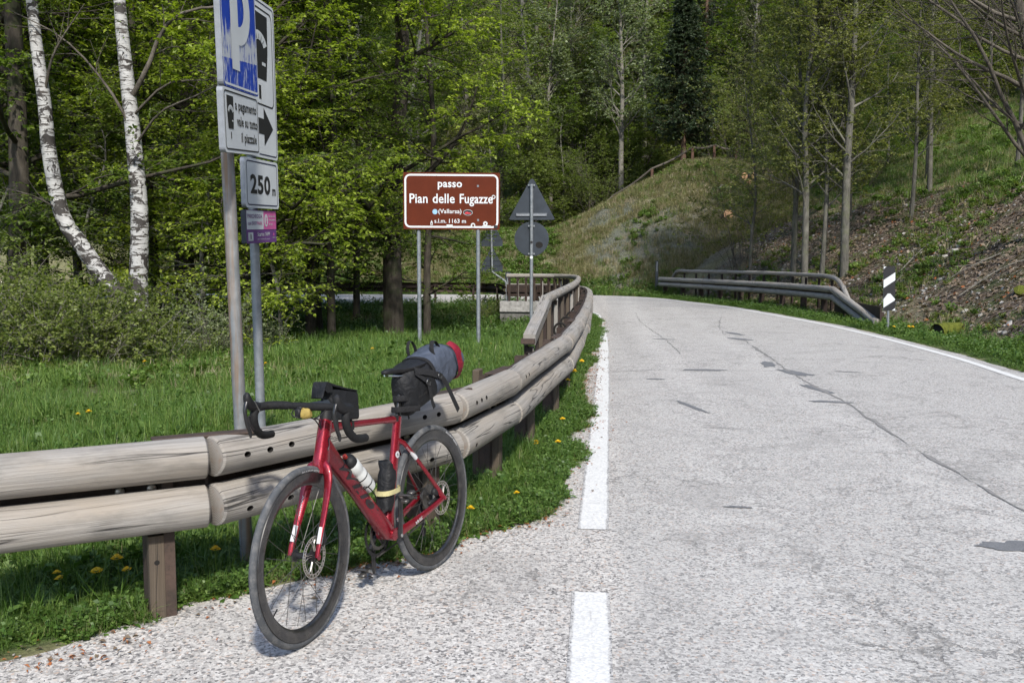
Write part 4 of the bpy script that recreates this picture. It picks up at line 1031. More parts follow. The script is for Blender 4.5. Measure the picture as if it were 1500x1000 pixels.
# two more signs beyond the bridge on a cranked post
fs = tag(empty('cranked_sign', (-.6, 28.6, 0)), 'cranked grey pole carrying two stacked triangular sign backs beyond the bridge', 'sign')
mb = MB(); mb.tube([(.42, -.05, -.3), (.42, -.05, .74), (.40, -.05, .79), (.03, -.05, 1.05), (.0, -.05, 1.09), (-.025, -.05, 2.55)], .034, 10, True); mb.build('post', M['galvanised'], fs)
for z in (1.10, 1.86):
    e = empty('sign_pair'); e.parent = fs; e.location = (0, 0, z)
    plate(e, 'triangle_plate', tri_pts(.66), (0, 0, .17), m='sign_grey'); mb = MB(); mb.box((0, .011, .07), (.64, .022, .19)); mb.box((0, -.004, .165), (.60, .012, .018)); mb.box((0, -.004, .31), (.45, .012, .018)); mb.build('panel', M['sign_grey'], e, smooth=0)
def delineator(x, y, h, label, w=.11):
    o = tag(empty('delineator_post', (x, y, gz(x, y))), label, 'road marker'); mb = MB(); mb.box((0, 0, h / 2 - .1), (w, .07, h + .2), taper=.92, bev=.0); mb.build('post', M['sign_grey'], o, smooth=0)
    mb = MB(); mb.box((0, -.037, h * .8), (w * .35, .012, h * .34)); mb.build('reflector_strip', M['galvanised'], o, smooth=0); return o
delineator(-.12, 28.9, 1.12, 'dark road marker post beside the end of the bridge railing', .17)
delineator(5.86, 38.5, 1.18, 'slim teal grey marker post at the far end of the right guardrail', .12)

# chevron marker on the right verge
cs = tag(empty('chevron_marker', (7.64, 19.2, gz(7.64, 19.2))), 'black and white striped marker board on a short steel post in the right verge', 'road marker')
post_tube(cs, (0, .03, -.25), (-.01, .03, .55), .026, 'galvanised')
cz = empty('board'); cz.parent = cs; cz.location = (0, 0, .42 - gz(7.64, 19.2)); cz.rotation_euler = (0, radians(-1.5), radians(-8))
panel_body(cz, .225, .89, .006, .02, 'sign_black', 'sign_alu'); P = Plate()
P.each = ('sign_white',); P.poly('sign_white', [(-.112, .46), (.112, .61), (.112, .77), (-.112, .62)], .0012); P.poly('sign_white', [(-.112, .06), (.105, .205), (.112, .23), (.02, .345), (-.03, .345), (-.112, .235)], .0012); P.poly('sign_white', [(-.112, .84), (-.112, .889), (-.06, .889)], .0012); P.poly('sign_white', [(.05, .001), (.112, .001), (.112, .05)], .0012)
P.finish(cz, {'sign_white': 'white_stripe'})

# ------------------------------------------------------------------ plant builders
def unit(a): return a / (np.linalg.norm(a, axis=-1, keepdims=True) + 1e-12)
class Skel:
    """branch system grown level by level; every level is an (m, n, 3) array of paths"""
    def __init__(s, seed): s.r = np.random.default_rng(seed); s.lv = []
    def trunk(s, pts, radii, n=14):
        P = interp(pts, n=n); s.lv.append((P[None], np.interp(np.linspace(0, 1, n), np.linspace(0, 1, len(radii)), radii)[None])); return s
    def stems(s, paths, rads): s.lv.append((np.array(paths), np.array(rads))); return s
    def spawn(s, lev, cnt, t0, t1, ang, length, n=6, wander=.12, trop=0.0, flat=1.0, rr=.55, tip=.25, rmin=.004, az=None, tpow=1.0, lenpow=0.0):
        P, R = s.lv[lev]; r = s.r; m = len(P); np_ = P.shape[1]
        idx = np.repeat(np.arange(m), cnt); k = len(idx)
        t = t0 + (t1 - t0) * ((np.tile(np.arange(cnt), m) + r.random(k)) / cnt) ** tpow
        f = t * (np_ - 1); i = np.minimum(f.astype(int), np_ - 2); w = (f - i)[:, None]
        st = P[idx, i] * (1 - w) + P[idx, i + 1] * w; T = unit(P[idx, i + 1] - P[idx, i]); pr = R[idx, i] * (1 - w[:, 0]) + R[idx, i + 1] * w[:, 0]
        q = unit(np.cross(T, unit(r.normal(size=(k, 3)))))
        if az is not None:
            a_ = r.uniform(az[0], az[1], k); hv = np.stack([np.cos(a_), np.sin(a_), 0 * a_], 1); q = unit(hv - T * (hv * T).sum(1, keepdims=True))
        a = np.radians(r.uniform(ang[0], ang[1], k))[:, None]; d = np.cos(a) * T + np.sin(a) * q
        d[:, 2] *= flat; d = unit(d)
        L = r.uniform(length[0], length[1], k) * (1 - t * lenpow)
        path = np.zeros((k, n, 3)); path[:, 0] = st
        for j in range(1, n):
            d = d + r.normal(size=(k, 3)) * wander; d[:, 2] += trop; d = unit(d); path[:, j] = path[:, j - 1] + d * (L / (n - 1))[:, None]
        r0 = np.maximum(np.minimum(pr * rr * (.7 + .5 * r.random(k)), pr * .9), rmin); rad = r0[:, None] * np.linspace(1, tip, n)[None]
        s.lv.append((path, np.maximum(rad, rmin * .5))); return s
    def wood(s, sides):
        Vs, Fs, base = [], [], 0
        for (P, R), k in zip(s.lv, sides):
            if k == 0: continue
            m, n, _ = P.shape; T = unit(np.gradient(P, axis=1)); ref = np.where(np.abs(T[:, :1, 2:3]) > .9, np.array([1., 0, 0]), np.array([0, 0, 1.]))
            A = unit(np.cross(np.broadcast_to(ref, T.shape), T)); B = np.cross(T, A); th = np.linspace(0, 2 * pi, k, endpoint=False)
            V = P[:, :, None] + R[:, :, None, None] * (np.cos(th)[None, None, :, None] * A[:, :, None] + np.sin(th)[None, None, :, None] * B[:, :, None])
            Vs.append(V.reshape(-1, 3)); o = np.arange(m * n * k).reshape(m, n, k); a = o[:, :-1]; b = o[:, 1:]
            F = np.stack([a, np.roll(a, -1, 2), np.roll(b, -1, 2), b], -1).reshape(-1, 4); Fs.append(F + base); base += m * n * k
        return np.vstack(Vs), np.vstack(Fs)
    def leaves(s, lev, per, size, up=1.0, droop=.25, width=.5, t0=.15, spread=.0, along=.6):
        P, R = s.lv[lev]; r = s.r; m, n, _ = P.shape; idx = np.repeat(np.arange(m), per); k = len(idx)
        f = (t0 + (1 - t0) * r.random(k)) * (n - 1); i = np.minimum(f.astype(int), n - 2); w = (f - i)[:, None]
        b = P[idx, i] * (1 - w) + P[idx, i + 1] * w; T = unit(P[idx, i + 1] - P[idx, i]); b = b + r.normal(size=(k, 3)) * spread
        q = r.normal(size=(k, 3)); q[:, 2] *= .3; D = unit(T * along + unit(q) * 1.0); D[:, 2] -= droop * r.random(k) * 2; D = unit(D)
        N = r.normal(size=(k, 3)) * .55; N[:, 2] += up; N = unit(N - D * (N * D).sum(1, keepdims=True)); S = np.cross(D, N)
        l = (r.uniform(size[0], size[1], k))[:, None]; wd = l * width * .5
        V = np.stack([b, b + D * l * .45 + S * wd + N * l * .06, b + D * l - N * l * .05, b + D * l * .45 - S * wd + N * l * .06], 1)
        return V.reshape(-1, 3), np.arange(k * 4).reshape(k, 4)
def join(parts):
    Vs, Fs, b = [], [], 0
    for V, F in parts: Vs.append(V); Fs.append(F + b); b += len(V)
    return np.vstack(Vs), np.vstack(Fs)

def make_tree_meshes(nm, sk, sides, leafparts, bark, leaf):
    w = np_mesh(nm + '_wood', *sk.wood(sides), M[bark], True); l = np_mesh(nm + '_leaves', *join(leafparts), M[leaf]) if leafparts else None
    return w, l
def beech(seed, H=15, r=.19, nb=24, low=.16, c2=9, c3=8, lp=13, lsize=(.055, .095), spread=4.6, bark='bark_dark', leaf='leaf_beech', lean=(0, 0)):
    g = np.random.default_rng(seed); x = lambda a: g.normal() * a
    sk = Skel(seed); sk.trunk([(0, 0, -.4), (x(.05), x(.05), H * .2), (lean[0] * .4 + x(.2), lean[1] * .4 + x(.2), H * .45), (lean[0] + x(.3), lean[1] + x(.3), H * .75), (lean[0] * 1.2, lean[1] * 1.2, H)], [r * 1.35, r, r * .8, r * .5, r * .1], 16)
    sk.spawn(0, nb, low, .97, (45, 80), (spread * .55, spread), 8, .10, .015, .8, .42, .2, .012, lenpow=.62)
    sk.spawn(1, c2, .18, .97, (28, 62), (spread * .22, spread * .42), 6, .12, .0, .45, .5, .25, .006, lenpow=.3)
    sk.spawn(2, c3, .12, 1.0, (25, 60), (.35, .8), 4, .12, -.05, .35, .5, .4, .0035)
    lv = [sk.leaves(3, lp, lsize, 1.3, .22, .58), sk.leaves(2, 5, lsize, 1.3, .2, .58, .4)]
    return make_tree_meshes('beech', sk, (12, 6, 4, 3), lv, bark, leaf)
def sapling(seed, H=12, r=.10, leaf='leaf_sapling', bark='bark_grey', lp=7, nb=30, lsize=(.05, .09), lean=(0, 0), low=.22, c2=5, c3=4, spread=2.4):
    g = np.random.default_rng(seed); x = lambda a: g.normal() * a; sk = Skel(seed)
    sk.trunk([(0, 0, -.4), (x(.05), x(.05), H * .25), (lean[0] * .5 + x(.12), lean[1] * .5 + x(.12), H * .5), (lean[0] + x(.2), lean[1] + x(.2), H)], [r * 1.25, r * .95, r * .62, r * .12], 16)
    sk.spawn(0, nb, low, .98, (28, 60), (spread * .5, spread), 7, .10, .05, 1.0, .42, .2, .008, lenpow=.5)
    sk.spawn(1, c2, .2, 1, (25, 55), (spread * .22, spread * .42), 5, .12, .03, .8, .5, .3, .004)
    sk.spawn(2, c3, .15, 1, (25, 60), (.25, .55), 4, .14, 0, .7, .6, .4, .0028)
    return make_tree_meshes('sapling', sk, (10, 5, 3, 3), [sk.leaves(3, lp, lsize, .9, .35, .6, .3)], bark, leaf)
def bare_tree(seed, H=11, r=.125, az=(2.2, 4.4), bark='bark_branch', leaf='leaf_grey', lp=3, nb=22):
    g = np.random.default_rng(seed); sk = Skel(seed)
    sk.trunk([(0, 0, -.5), (-.2, 0, 1.6), (-.8, .1, 4), (-1.6, .1, 7), (-2.0, 0, H)], [r * 1.3, r, r * .75, r * .5, r * .1], 14)
    sk.spawn(0, nb, .10, .95, (40, 72), (4.0, 7.2), 10, .07, .035, 1, .45, .12, .012, az=az, lenpow=.4)
    sk.spawn(1, 8, .2, 1, (18, 45), (1.0, 2.6), 7, .09, .015, .9, .5, .2, .006)
    sk.spawn(2, 6, .1, 1, (20, 55), (.3, .9), 5, .12, 0, .9, .5, .3, .003)
    return make_tree_meshes('bare', sk, (10, 6, 4, 3), [sk.leaves(3, lp, (.03, .055), .8, .2, .6, .4)], bark, leaf)
def spruce(seed, H=8.4, r=.11, base=.2, wid=1.75, nb=300, c2=11, per=26):
    sk = Skel(seed); sk.trunk([(0, 0, -.4), (.03, 0, H * .5), (0, .02, H)], [r * 1.5, r * .7, .012], 12)
    P, R = sk.lv[0]; g = sk.r; t = base + (1 - base) * ((np.arange(nb) + g.random(nb)) / nb); z = t * H
    L = wid * (1.02 - (t - base) / (1 - base)) ** .75 * g.uniform(.75, 1.1, nb) + .08; L *= np.where(t < base + .06, .7, 1)
    a = g.random(nb) * 2 * pi; n = 7; u = np.linspace(0, 1, n); hv = np.stack([np.cos(a), np.sin(a)], 1)
    path = np.zeros((nb, n, 3)); path[:, :, :2] = hv[:, None] * (L[:, None] * u)[:, :, None]; dr = g.uniform(.25, .5, nb)
    path[:, :, 2] = z[:, None] + L[:, None] * (-dr[:, None] * np.sin(u * pi * .62)[None] + .16 * u[None] ** 2); path += g.normal(size=path.shape) * .012
    sk.lv.append((path, .014 * np.linspace(1, .25, n)[None].repeat(nb, 0)))
    sk.spawn(1, c2, .12, 1, (35, 65), (.16, .42), 4, .1, -.06, .45, .5, .4, .003)
    lv = [sk.leaves(2, per, (.07, .13), .6, .35, .36, 0, .006, 1.3), sk.leaves(1, 60, (.07, .13), .6, .25, .36, .1, .01, 1.1)]
    return make_tree_meshes('spruce', sk, (9, 4, 3), lv, 'bark_spruce', 'leaf_spruce')
def shrub(seed, H=1.6, n=26, wid=1.0, leaf='leaf_shrub', bark='bark_pale', lp=9, lsize=(.03, .06), c2=6, c3=4, lean=.5):
    g = np.random.default_rng(seed); sk = Skel(seed); a = g.random(n) * 2 * pi; rr = wid * .35 * np.sqrt(g.random(n)); b = np.stack([rr * np.cos(a), rr * np.sin(a), np.full(n, -.15)], 1)
    d = unit(np.stack([np.cos(a) * lean * g.random(n), np.sin(a) * lean * g.random(n), np.ones(n)], 1)); m = 8; L = H * g.uniform(.55, 1.15, n); path = np.zeros((n, m, 3)); path[:, 0] = b
    for j in range(1, m): d = unit(d + g.normal(size=d.shape) * .09 + np.stack([np.cos(a), np.sin(a), -.1 + 0 * a], 1) * .04); path[:, j] = path[:, j - 1] + d * (L / (m - 1))[:, None]
    sk.stems(path, (.011 * g.uniform(.6, 1.2, n))[:, None] * np.linspace(1, .3, m)[None])
    sk.spawn(0, c2, .2, 1, (25, 65), (.25 * H, .5 * H), 5, .14, .0, .9, .6, .3, .003); sk.spawn(1, c3, .15, 1, (25, 60), (.12, .3), 4, .12, 0, .9, .6, .4, .0022)
    return make_tree_meshes('shrub', sk, (5, 3, 3), [sk.leaves(2, lp, lsize, .8, .1, .62, .1), sk.leaves(1, 3, lsize, .8, .1, .62, .3)], bark, leaf)

def plant(name, meshes, loc, rz, sc, label, cat, group, parts=('trunk', 'crown')):
    o = empty(name, loc, rz); o.scale = (sc, sc, sc) if np.ndim(sc) == 0 else sc; tag(o, label, cat, group)
    for nm, me in zip(parts, meshes):
        if me is not None: link(nm, me, o)
    return o

# ------------------------------------------------------------------ point scatter for ground cover (stuff)
def scatter(name, pts, eul, scl, protos, idx, label=None):
    """ONE object: points with rotation/scale/index attributes, instancing the proto meshes"""
    pcol = bpy.data.collections.new(name + '_protos')
    for k, (me) in enumerate(protos):
        p = bpy.data.objects.new(f'{name}_piece_{k:02d}', me); pcol.objects.link(p)
    n = len(pts); me = bpy.data.meshes.new(name); me.vertices.add(n); me.vertices.foreach_set('co', np.asarray(pts, np.float32).ravel())
    for an, ty, dat in (('rot', 'FLOAT_VECTOR', eul), ('scl', 'FLOAT', scl), ('idx', 'INT', idx)):
        a = me.attributes.new(an, ty, 'POINT'); a.data.foreach_set('vector' if ty == 'FLOAT_VECTOR' else 'value', np.asarray(dat, np.int32 if ty == 'INT' else np.float32).ravel())
    o = link(name, me); tag(o, kind='stuff')
    if label: o['label'] = label
    g = bpy.data.node_groups.new(name, 'GeometryNodeTree'); g.interface.new_socket('Geometry', in_out='INPUT', socket_type='NodeSocketGeometry'); g.interface.new_socket('Geometry', in_out='OUTPUT', socket_type='NodeSocketGeometry')
    N = g.nodes; gi = N.new('NodeGroupInput'); go = N.new('NodeGroupOutput'); ip = N.new('GeometryNodeInstanceOnPoints'); ci = N.new('GeometryNodeCollectionInfo')
    ci.inputs['Collection'].default_value = pcol; ci.inputs['Separate Children'].default_value = True; ci.inputs['Reset Children'].default_value = True
    def at(nm, ty): nd = N.new('GeometryNodeInputNamedAttribute'); nd.data_type = ty; nd.inputs['Name'].default_value = nm; return nd.outputs['Attribute']
    e2r = N.new('FunctionNodeEulerToRotation'); L = g.links
    L.new(gi.outputs[0], ip.inputs['Points']); L.new(ci.outputs[0], ip.inputs['Instance']); ip.inputs['Pick Instance'].default_value = True
    L.new(at('idx', 'INT'), ip.inputs['Instance Index']); L.new(at('rot', 'FLOAT_VECTOR'), e2r.inputs[0]); L.new(e2r.outputs[0], ip.inputs['Rotation']); L.new(at('scl', 'FLOAT'), ip.inputs['Scale'])
    L.new(ip.outputs[0], go.inputs[0]); md = o.modifiers.new('scatter', 'NODES'); md.node_group = g
    return o
def ground_normal(x, y, e=.15): 
    return unit(np.stack([-(ground_z(x + e, y) - ground_z(x - e, y)) / (2 * e), -(ground_z(x, y + e) - ground_z(x, y - e)) / (2 * e), np.ones_like(x)], 1))
def euler_for(x, y, g, tilt=.2, follow=0.0):
    n = len(x); e = np.zeros((n, 3)); e[:, 0] = g.normal(size=n) * tilt; e[:, 1] = g.normal(size=n) * tilt; e[:, 2] = g.random(n) * 2 * pi
    if follow:
        nn = ground_normal(x, y)
        for i in range(n):
            v = Vector((*(nn[i] * follow + np.array([0, 0, 1 - follow])),)); q = v.to_track_quat('Z', 'Y') @ Matrix.Rotation(e[i, 2], 3, 'Z').to_quaternion(); q2 = q.to_euler(); e[i] = (q2.x + g.normal() * tilt, q2.y + g.normal() * tilt, q2.z)
    return e

# ------------------------------------------------------------------ trees
G = np.random.default_rng(21)
ORD = ['leftmost', 'second from the left', 'third from the left', 'fourth from the left', 'fifth from the left', 'sixth from the left', 'seventh from the left', 'eighth from the left', 'ninth from the left', 'tenth from the left', 'eleventh from the left', 'twelfth from the left', 'thirteenth from the left', 'fourteenth from the left', 'fifteenth from the left', 'sixteenth from the left']
def ordinal(xy):
    a = np.argsort(np.argsort([p[0] / p[1] for p in xy])); n = len(xy); return ['rightmost' if r == n - 1 else ORD[r] for r in a]
BE = [beech(11, 16, .20, 32, low=.17, c2=10, c3=9, lp=14, lsize=(.07, .12), spread=5.2), beech(12, 15, .17, 32, low=.09, c2=10, c3=9, lp=14, lsize=(.07, .12), spread=4.6), beech(13, 17, .16, 32, low=.12, c2=9, c3=9, lp=14, lsize=(.07, .12), spread=5.2, leaf='leaf_wood')]  # last beech, at the left edge, takes the leaf tone darkened for shade
BT = [beech(15, 13, .085, 26, .10, 9, 8, 12, (.06, .10), spread=3.0, leaf='leaf_wood'), beech(16, 14, .10, 28, .12, 9, 8, 12, (.06, .10), spread=3.4, leaf='leaf_wood')]
BY = [beech(17, 5.5, .04, 26, .05, 8, 6, 11, (.06, .10), spread=2.0, bark='bark_beech'), beech(18, 4.2, .03, 22, .05, 7, 6, 11, (.06, .10), spread=1.7, bark='bark_beech', leaf='leaf_wood')]
def Z(x, y): return gz(x, y) - .05
# big beeches and thin ones on the edge of the left wood
def beech_at(k, x, y, rz, sc, label, group=None, thin=False): return plant('beech_tree', (BT if thin else BE)[k], (x, y, Z(x, y)), rz, sc, label, 'tree', group)
beech_at(0, -2.85, 22.9, .4, 1.0, 'big dark trunked beech with bright green leaf layers right behind the brown pass sign')
beech_at(1, -5.3, 19.4, 2.2, .95, 'leafy beech between the parking signs and the brown pass sign')
beech_at(0, -4.0, 21.0, 1.2, .9, 'slim beech just left of the big beech behind the brown sign', thin=True)
beech_at(1, -4.75, 22.3, 3.0, 1.0, 'slim straight beech at the meadow edge left of the brown sign', thin=True)
beech_at(1, -2.1, 23.4, 5.0, .8, 'leaning slim beech beside the far steel guardrail', thin=True)
beech_at(2, -9.2, 17.6, 1.0, 1.0, 'stout dark beech at the left edge behind the shrubs')
for (x, y, k, sc, lb) in [(-4.55, 18.5, 0, 1, 'young beech with low leafy branches between the parking signs and the brown sign'), (-6.0, 18.6, 0, 1.1, 'young beech behind the parking sign posts'), (-8.1, 18.4, 0, .9, 'young beech between the two white birch stems'), (-9.9, 18.0, 1, 1.2, 'young leafy beech at the left edge behind the shrubs')]:
    plant('young_beech', BY[k], (x, y, Z(x, y)), G.random() * 6.3, sc, lb, 'tree', None)
wood_g = 'trees inside the left wood'; wl = 'dark trunked beech standing inside the left wood behind the birch'
spots = [(-11.3, 19.5), (-7.6, 20.2), (-10.2, 22.5), (-8.2, 24.0), (-6.3, 22.8), (-12.6, 24), (-5.2, 25.0), (-9.4, 27), (-7.0, 27.2), (-13.8, 28), (-4.6, 28.0), (-11.5, 29), (-15.5, 22), (-16, 27)]
wo = ordinal(spots)
for i, (x, y) in enumerate(spots):
    thin = i % 3 != 0
    beech_at(i % (2 if thin else 3), x, y, G.random() * 6.3, G.uniform(.85, 1.1), wo[i] + ' of the ' + 'dark trunked beeches inside the left wood, ' + ('slim' if thin else 'stout'), wood_g, thin)
# trees beyond the bend: medium detail
BM = [beech(31, 14, .16, 28, .10, 8, 7, 9, (.10, .16), 4.6, leaf='leaf_hill', bark='bark_grey'), beech(32, 15, .17, 28, .12, 8, 7, 9, (.10, .16), 4.8, leaf='leaf_wood', bark='bark_beech'), sapling(33, 13, .11, 'leaf_grey', 'bark_pale', 9, 34, (.09, .14), spread=3.0, c2=7, c3=5)]
WB = [sapling(41, 14, .13, 'leaf_pale', 'bark_pale', 13, 34, (.09, .15), spread=3.2, c2=7, c3=5, low=.3), sapling(42, 12, .10, 'leaf_pale', 'bark_pale', 10, 28, (.09, .15), spread=2.6, c2=6, c3=5, low=.35)]
plant('whitebeam_tree', WB[0], (5.9, 51.5, Z(5.9, 51.5)), .5, 1.05, 'tall pale leaved tree rising behind the left shoulder of the knoll', 'tree', None)
plant('whitebeam_tree', WB[1], (2.15, 54, Z(2.15, 54)), 2.0, 1.1, 'slim pale trunk tree seen between the triangular sign and the knoll', 'tree', None)
plant('whitebeam_tree', WB[0], (8.2, 60, Z(8.2, 60)), 3.0, 1.1, 'pale leaved tree standing behind the small spruce on the knoll', 'tree', None)
SP_ = [spruce(51), spruce(52, 15, .17, .10, 2.7, 220, 11, 15)]
plant('spruce_tree', SP_[0], (8.36, 47, Z(8.36, 47)), 0, 1.0, 'narrow dark spruce with a bare lower trunk on top of the knoll', 'tree', None)
plant('spruce_tree', SP_[1], (11.4, 57, Z(11.4, 57)), 1, 1.0, 'large dark spruce in the shade behind the knoll', 'tree', None)
plant('spruce_tree', SP_[1], (6.6, 66, Z(6.6, 66)), 2, 1.15, 'tall dark spruce far behind the pale trees left of the knoll', 'tree', None)
plant('beech_tree', BE[1], (14.2, 59, Z(14.2, 59)), 4, 1.2, 'bright green beech high up behind the knoll spruce', 'tree', None)
gl = 'trees on the slope beyond the far bend'; n_ = 0
slope_l = [(-14, 44, 0, 1), (-10.5, 46, 1, 1), (-7.4, 45.5, 0, 1.05), (-5.0, 48, 1, .95), (-2.4, 50.5, 2, 1), (-.6, 52, 0, .9), (.9, 56, 1, 1.1), (3.6, 58, 2, 1.1), (-3.5, 56, 0, 1.1), (-8.6, 53, 1, 1.1), (-13, 53, 2, 1.1), (4.4, 64, 0, 1.2), (-18, 47, 1, 1), (-17, 55, 0, 1.1), (1.6, 64, 0, 1.2), (-6, 62, 1, 1.2)]
for (x, y, k, sc), od in zip(slope_l, ordinal(slope_l)):
    plant('slope_tree', BM[k], (x, y, Z(x, y)), G.random() * 6.3, sc, od + (' green tree' if k < 2 else ' tree, grey leaved,') + ' on the slope beyond the bend', 'tree', gl)
gr_ = 'trees on the upper slope right of the knoll'
upper_l = [(13.0, 52, 2, .9), (16.5, 56, 0, 1.0), (19.5, 58, 1, 1.0), (22.5, 55, 0, .95), (26, 53, 1, 1), (29, 57, 2, 1.1), (24.0, 61, 1, 1.1), (18, 64, 2, 1.2), (31, 50, 0, 1), (34, 56, 1, 1.1), (28, 65, 0, 1.2), (34.5, 47, 2, 1.0), (15.0, 68, 1, 1.2), (21, 70, 0, 1.2)]
for (x, y, k, sc), od in zip(upper_l, ordinal(upper_l)):
    plant('slope_tree', BM[k], (x, y, Z(x, y)), G.random() * 6.3, sc, od + (' green tree' if k < 2 else ' grey leaved tree') + ' above the right meadow', 'tree', gr_)
# slender saplings behind the right guardrail
SA = [sapling(61, 12.5, .092, lean=(-.3, 0), c2=7, c3=5, lp=13, spread=3.0, lsize=(.06, .10)), sapling(62, 13.5, .110, lean=(.5, .3), c2=7, c3=5, lp=13, spread=3.2, lsize=(.06, .10)), sapling(63, 11, .068, lp=13, c2=7, c3=5, lsize=(.06, .10)), sapling(64, 7.0, .05, lp=9, nb=26, spread=1.7, low=.3)]
for (x, y, k, sc, lb) in [(8.95, 29.1, 0, 1, 'leftmost tall sapling of the row behind the right guardrail, grey trunk'), (9.55, 29.4, 2, 1, 'thin sapling in the middle of the row behind the right guardrail'), (9.98, 28.6, 1, 1, 'thickest sapling of the row behind the right guardrail near its sloping end'),
                          (10.3, 29.6, 2, 1.08, 'pale slim sapling at the right end of the row behind the right guardrail'), (9.3, 31.5, 0, .9, 'slim sapling standing a step behind the row at the right guardrail'), (8.15, 32.6, 3, 1.1, 'short thin sapling behind the middle of the right guardrail'), (12.6, 30.2, 2, .85, 'thin sapling alone on the upper scree right of the row'), (14.3, 32.8, 0, .8, 'slim sapling at the foot of the right meadow above the scree'), (16.4, 31.2, 2, .9, 'thin sapling on the lower right meadow below the bare trees'), (15.6, 36.0, 1, .75, 'slim sapling in the middle of the right meadow'), (12.2, 34.6, 3, 1.3, 'short bushy sapling where the scree meets the meadow')]:
    plant('sapling_tree', SA[k], (x, y, Z(x, y)), G.random() * 6.3 if k != 1 else .3, sc, lb, 'tree', 'saplings on the right slope')
CO = [shrub(71, 4.2, 20, 1.3, 'leaf_sapling', 'bark_branch', 8, (.06, .10), 7, 4, .5), shrub(72, 5.5, 24, 1.8, 'leaf_shrub', 'bark_branch', 9, (.06, .10), 8, 5, .7)]
plant('hazel_bush', CO[0], (8.85, 36.6, Z(8.85, 36.6)), 0, 1.15, 'forked thin stemmed bush on the bank below the cut logs', 'bush', None, ('stems', 'foliage'))
plant('hazel_bush', CO[1], (11.8, 41.5, Z(11.8, 41.5)), 1, 1.0, 'broad many stemmed bush in the hollow right of the knoll', 'bush', None, ('stems', 'foliage'))
plant('hazel_bush', CO[1], (13.6, 38.5, Z(13.6, 38.5)), 2.5, .8, 'broad bush on the slope behind the row of saplings', 'bush', None, ('stems', 'foliage'))
plant('hazel_bush', CO[0], (11.2, 46.5, Z(11.2, 46.5)), 3, 1.3, 'leafy bush at the end of the fence on the knoll', 'bush', None, ('stems', 'foliage'))
plant('hazel_bush', CO[1], (4.6, 50.5, Z(4.6, 50.5)), 4, .8, 'dark bush in the shade below the left fence on the knoll', 'bush', None, ('stems', 'foliage'))
plant('hazel_bush', CO[1], (17.6, 47, Z(17.6, 47)), 5, .9, 'broad bush at the top of the meadow slope', 'bush', None, ('stems', 'foliage'))
plant('hazel_bush', CO[0], (21.0, 49, Z(21, 49)), 1, 1.2, 'upright bush beside the bushes at the top right of the meadow slope', 'bush', None, ('stems', 'foliage'))
YT = [beech(36, 7, .06, 26, .06, 8, 6, 9, (.09, .14), spread=2.6, bark='bark_grey', leaf='leaf_sapling'), beech(37, 5, .05, 24, .04, 7, 6, 9, (.09, .14), spread=2.4, bark='bark_branch', leaf='leaf_hill'), beech(38, 8.5, .07, 28, .06, 8, 6, 9, (.09, .14), spread=2.8, bark='bark_grey', leaf='leaf_wood')]
behind_l = [(1.2, 50.5, 1, 1), (2.9, 52.5, 2, .8), (4.3, 53.5, 1, 1.2), (6.2, 54.5, 2, .9), (7.6, 53, 1, 1.1), (9.4, 53.5, 0, 1), (10.6, 51.5, 1, 1), (12.2, 53.5, 2, 1), (13.6, 49, 0, .9), (-1.0, 50, 2, .9), (-3.2, 49, 0, .9), (15.2, 51.5, 2, 1.0), (-5.4, 51.5, 2, 1.1), (9.8, 57.5, 2, 1.2), (4.9, 58.5, 2, 1.2), (1.8, 58, 0, 1.2), (14.6, 55.5, 0, 1.2)]
for (x, y, k, sc), od in zip(behind_l, ordinal(behind_l)):
    plant('young_tree', YT[k], (x, y, Z(x, y)), G.random() * 6.3, sc, od + ' bushy young tree in the dark thicket behind the knoll', 'tree', 'young trees in the thicket behind the knoll')
meadow_l = [(14.4, 43.5, 0, .8), (16.2, 41.5, 2, .7), (18.3, 44.5, 0, 1), (20.2, 46.5, 2, 1), (22.6, 46, 0, 1.0), (24.8, 47.5, 2, 1.05), (27.4, 47, 0, 1.1), (29.6, 45.5, 2, 1), (26.0, 43.5, 1, 1), (23.4, 50, 2, 1.1), (17.2, 50.5, 0, 1.1), (28.6, 51, 2, 1.2), (25.6, 38.5, 0, .9), (21.5, 52.5, 0, 1.2)]
for (x, y, k, sc), od in zip(meadow_l, ordinal(meadow_l)):
    plant('young_tree', YT[k], (x, y, Z(x, y)), G.random() * 6.3, sc, od + ' light green young tree at the upper rim of the right meadow', 'tree', 'young trees at the upper rim of the right meadow')
# bare spreading trees leaning in from the right
BA = [bare_tree(81), bare_tree(82, 10, .13, lp=4)]
plant('bare_tree', BA[0], (12.1, 21.2, Z(12.1, 21.2)), .15, 1.0, 'nearly leafless tree spreading dark limbs in from the right edge', 'tree', None, ('trunk', 'buds'))
plant('bare_tree', BA[1], (16.4, 26.5, Z(16.4, 26.5)), -.2, 1.1, 'second nearly leafless tree further up the slope on the right', 'tree', None, ('trunk', 'buds'))
plant('bare_tree', BA[0], (20.2, 33.5, Z(20.2, 33.5)), -.3, 1.05, 'leafless tree on the meadow slope far to the right', 'tree', None, ('trunk', 'buds'))

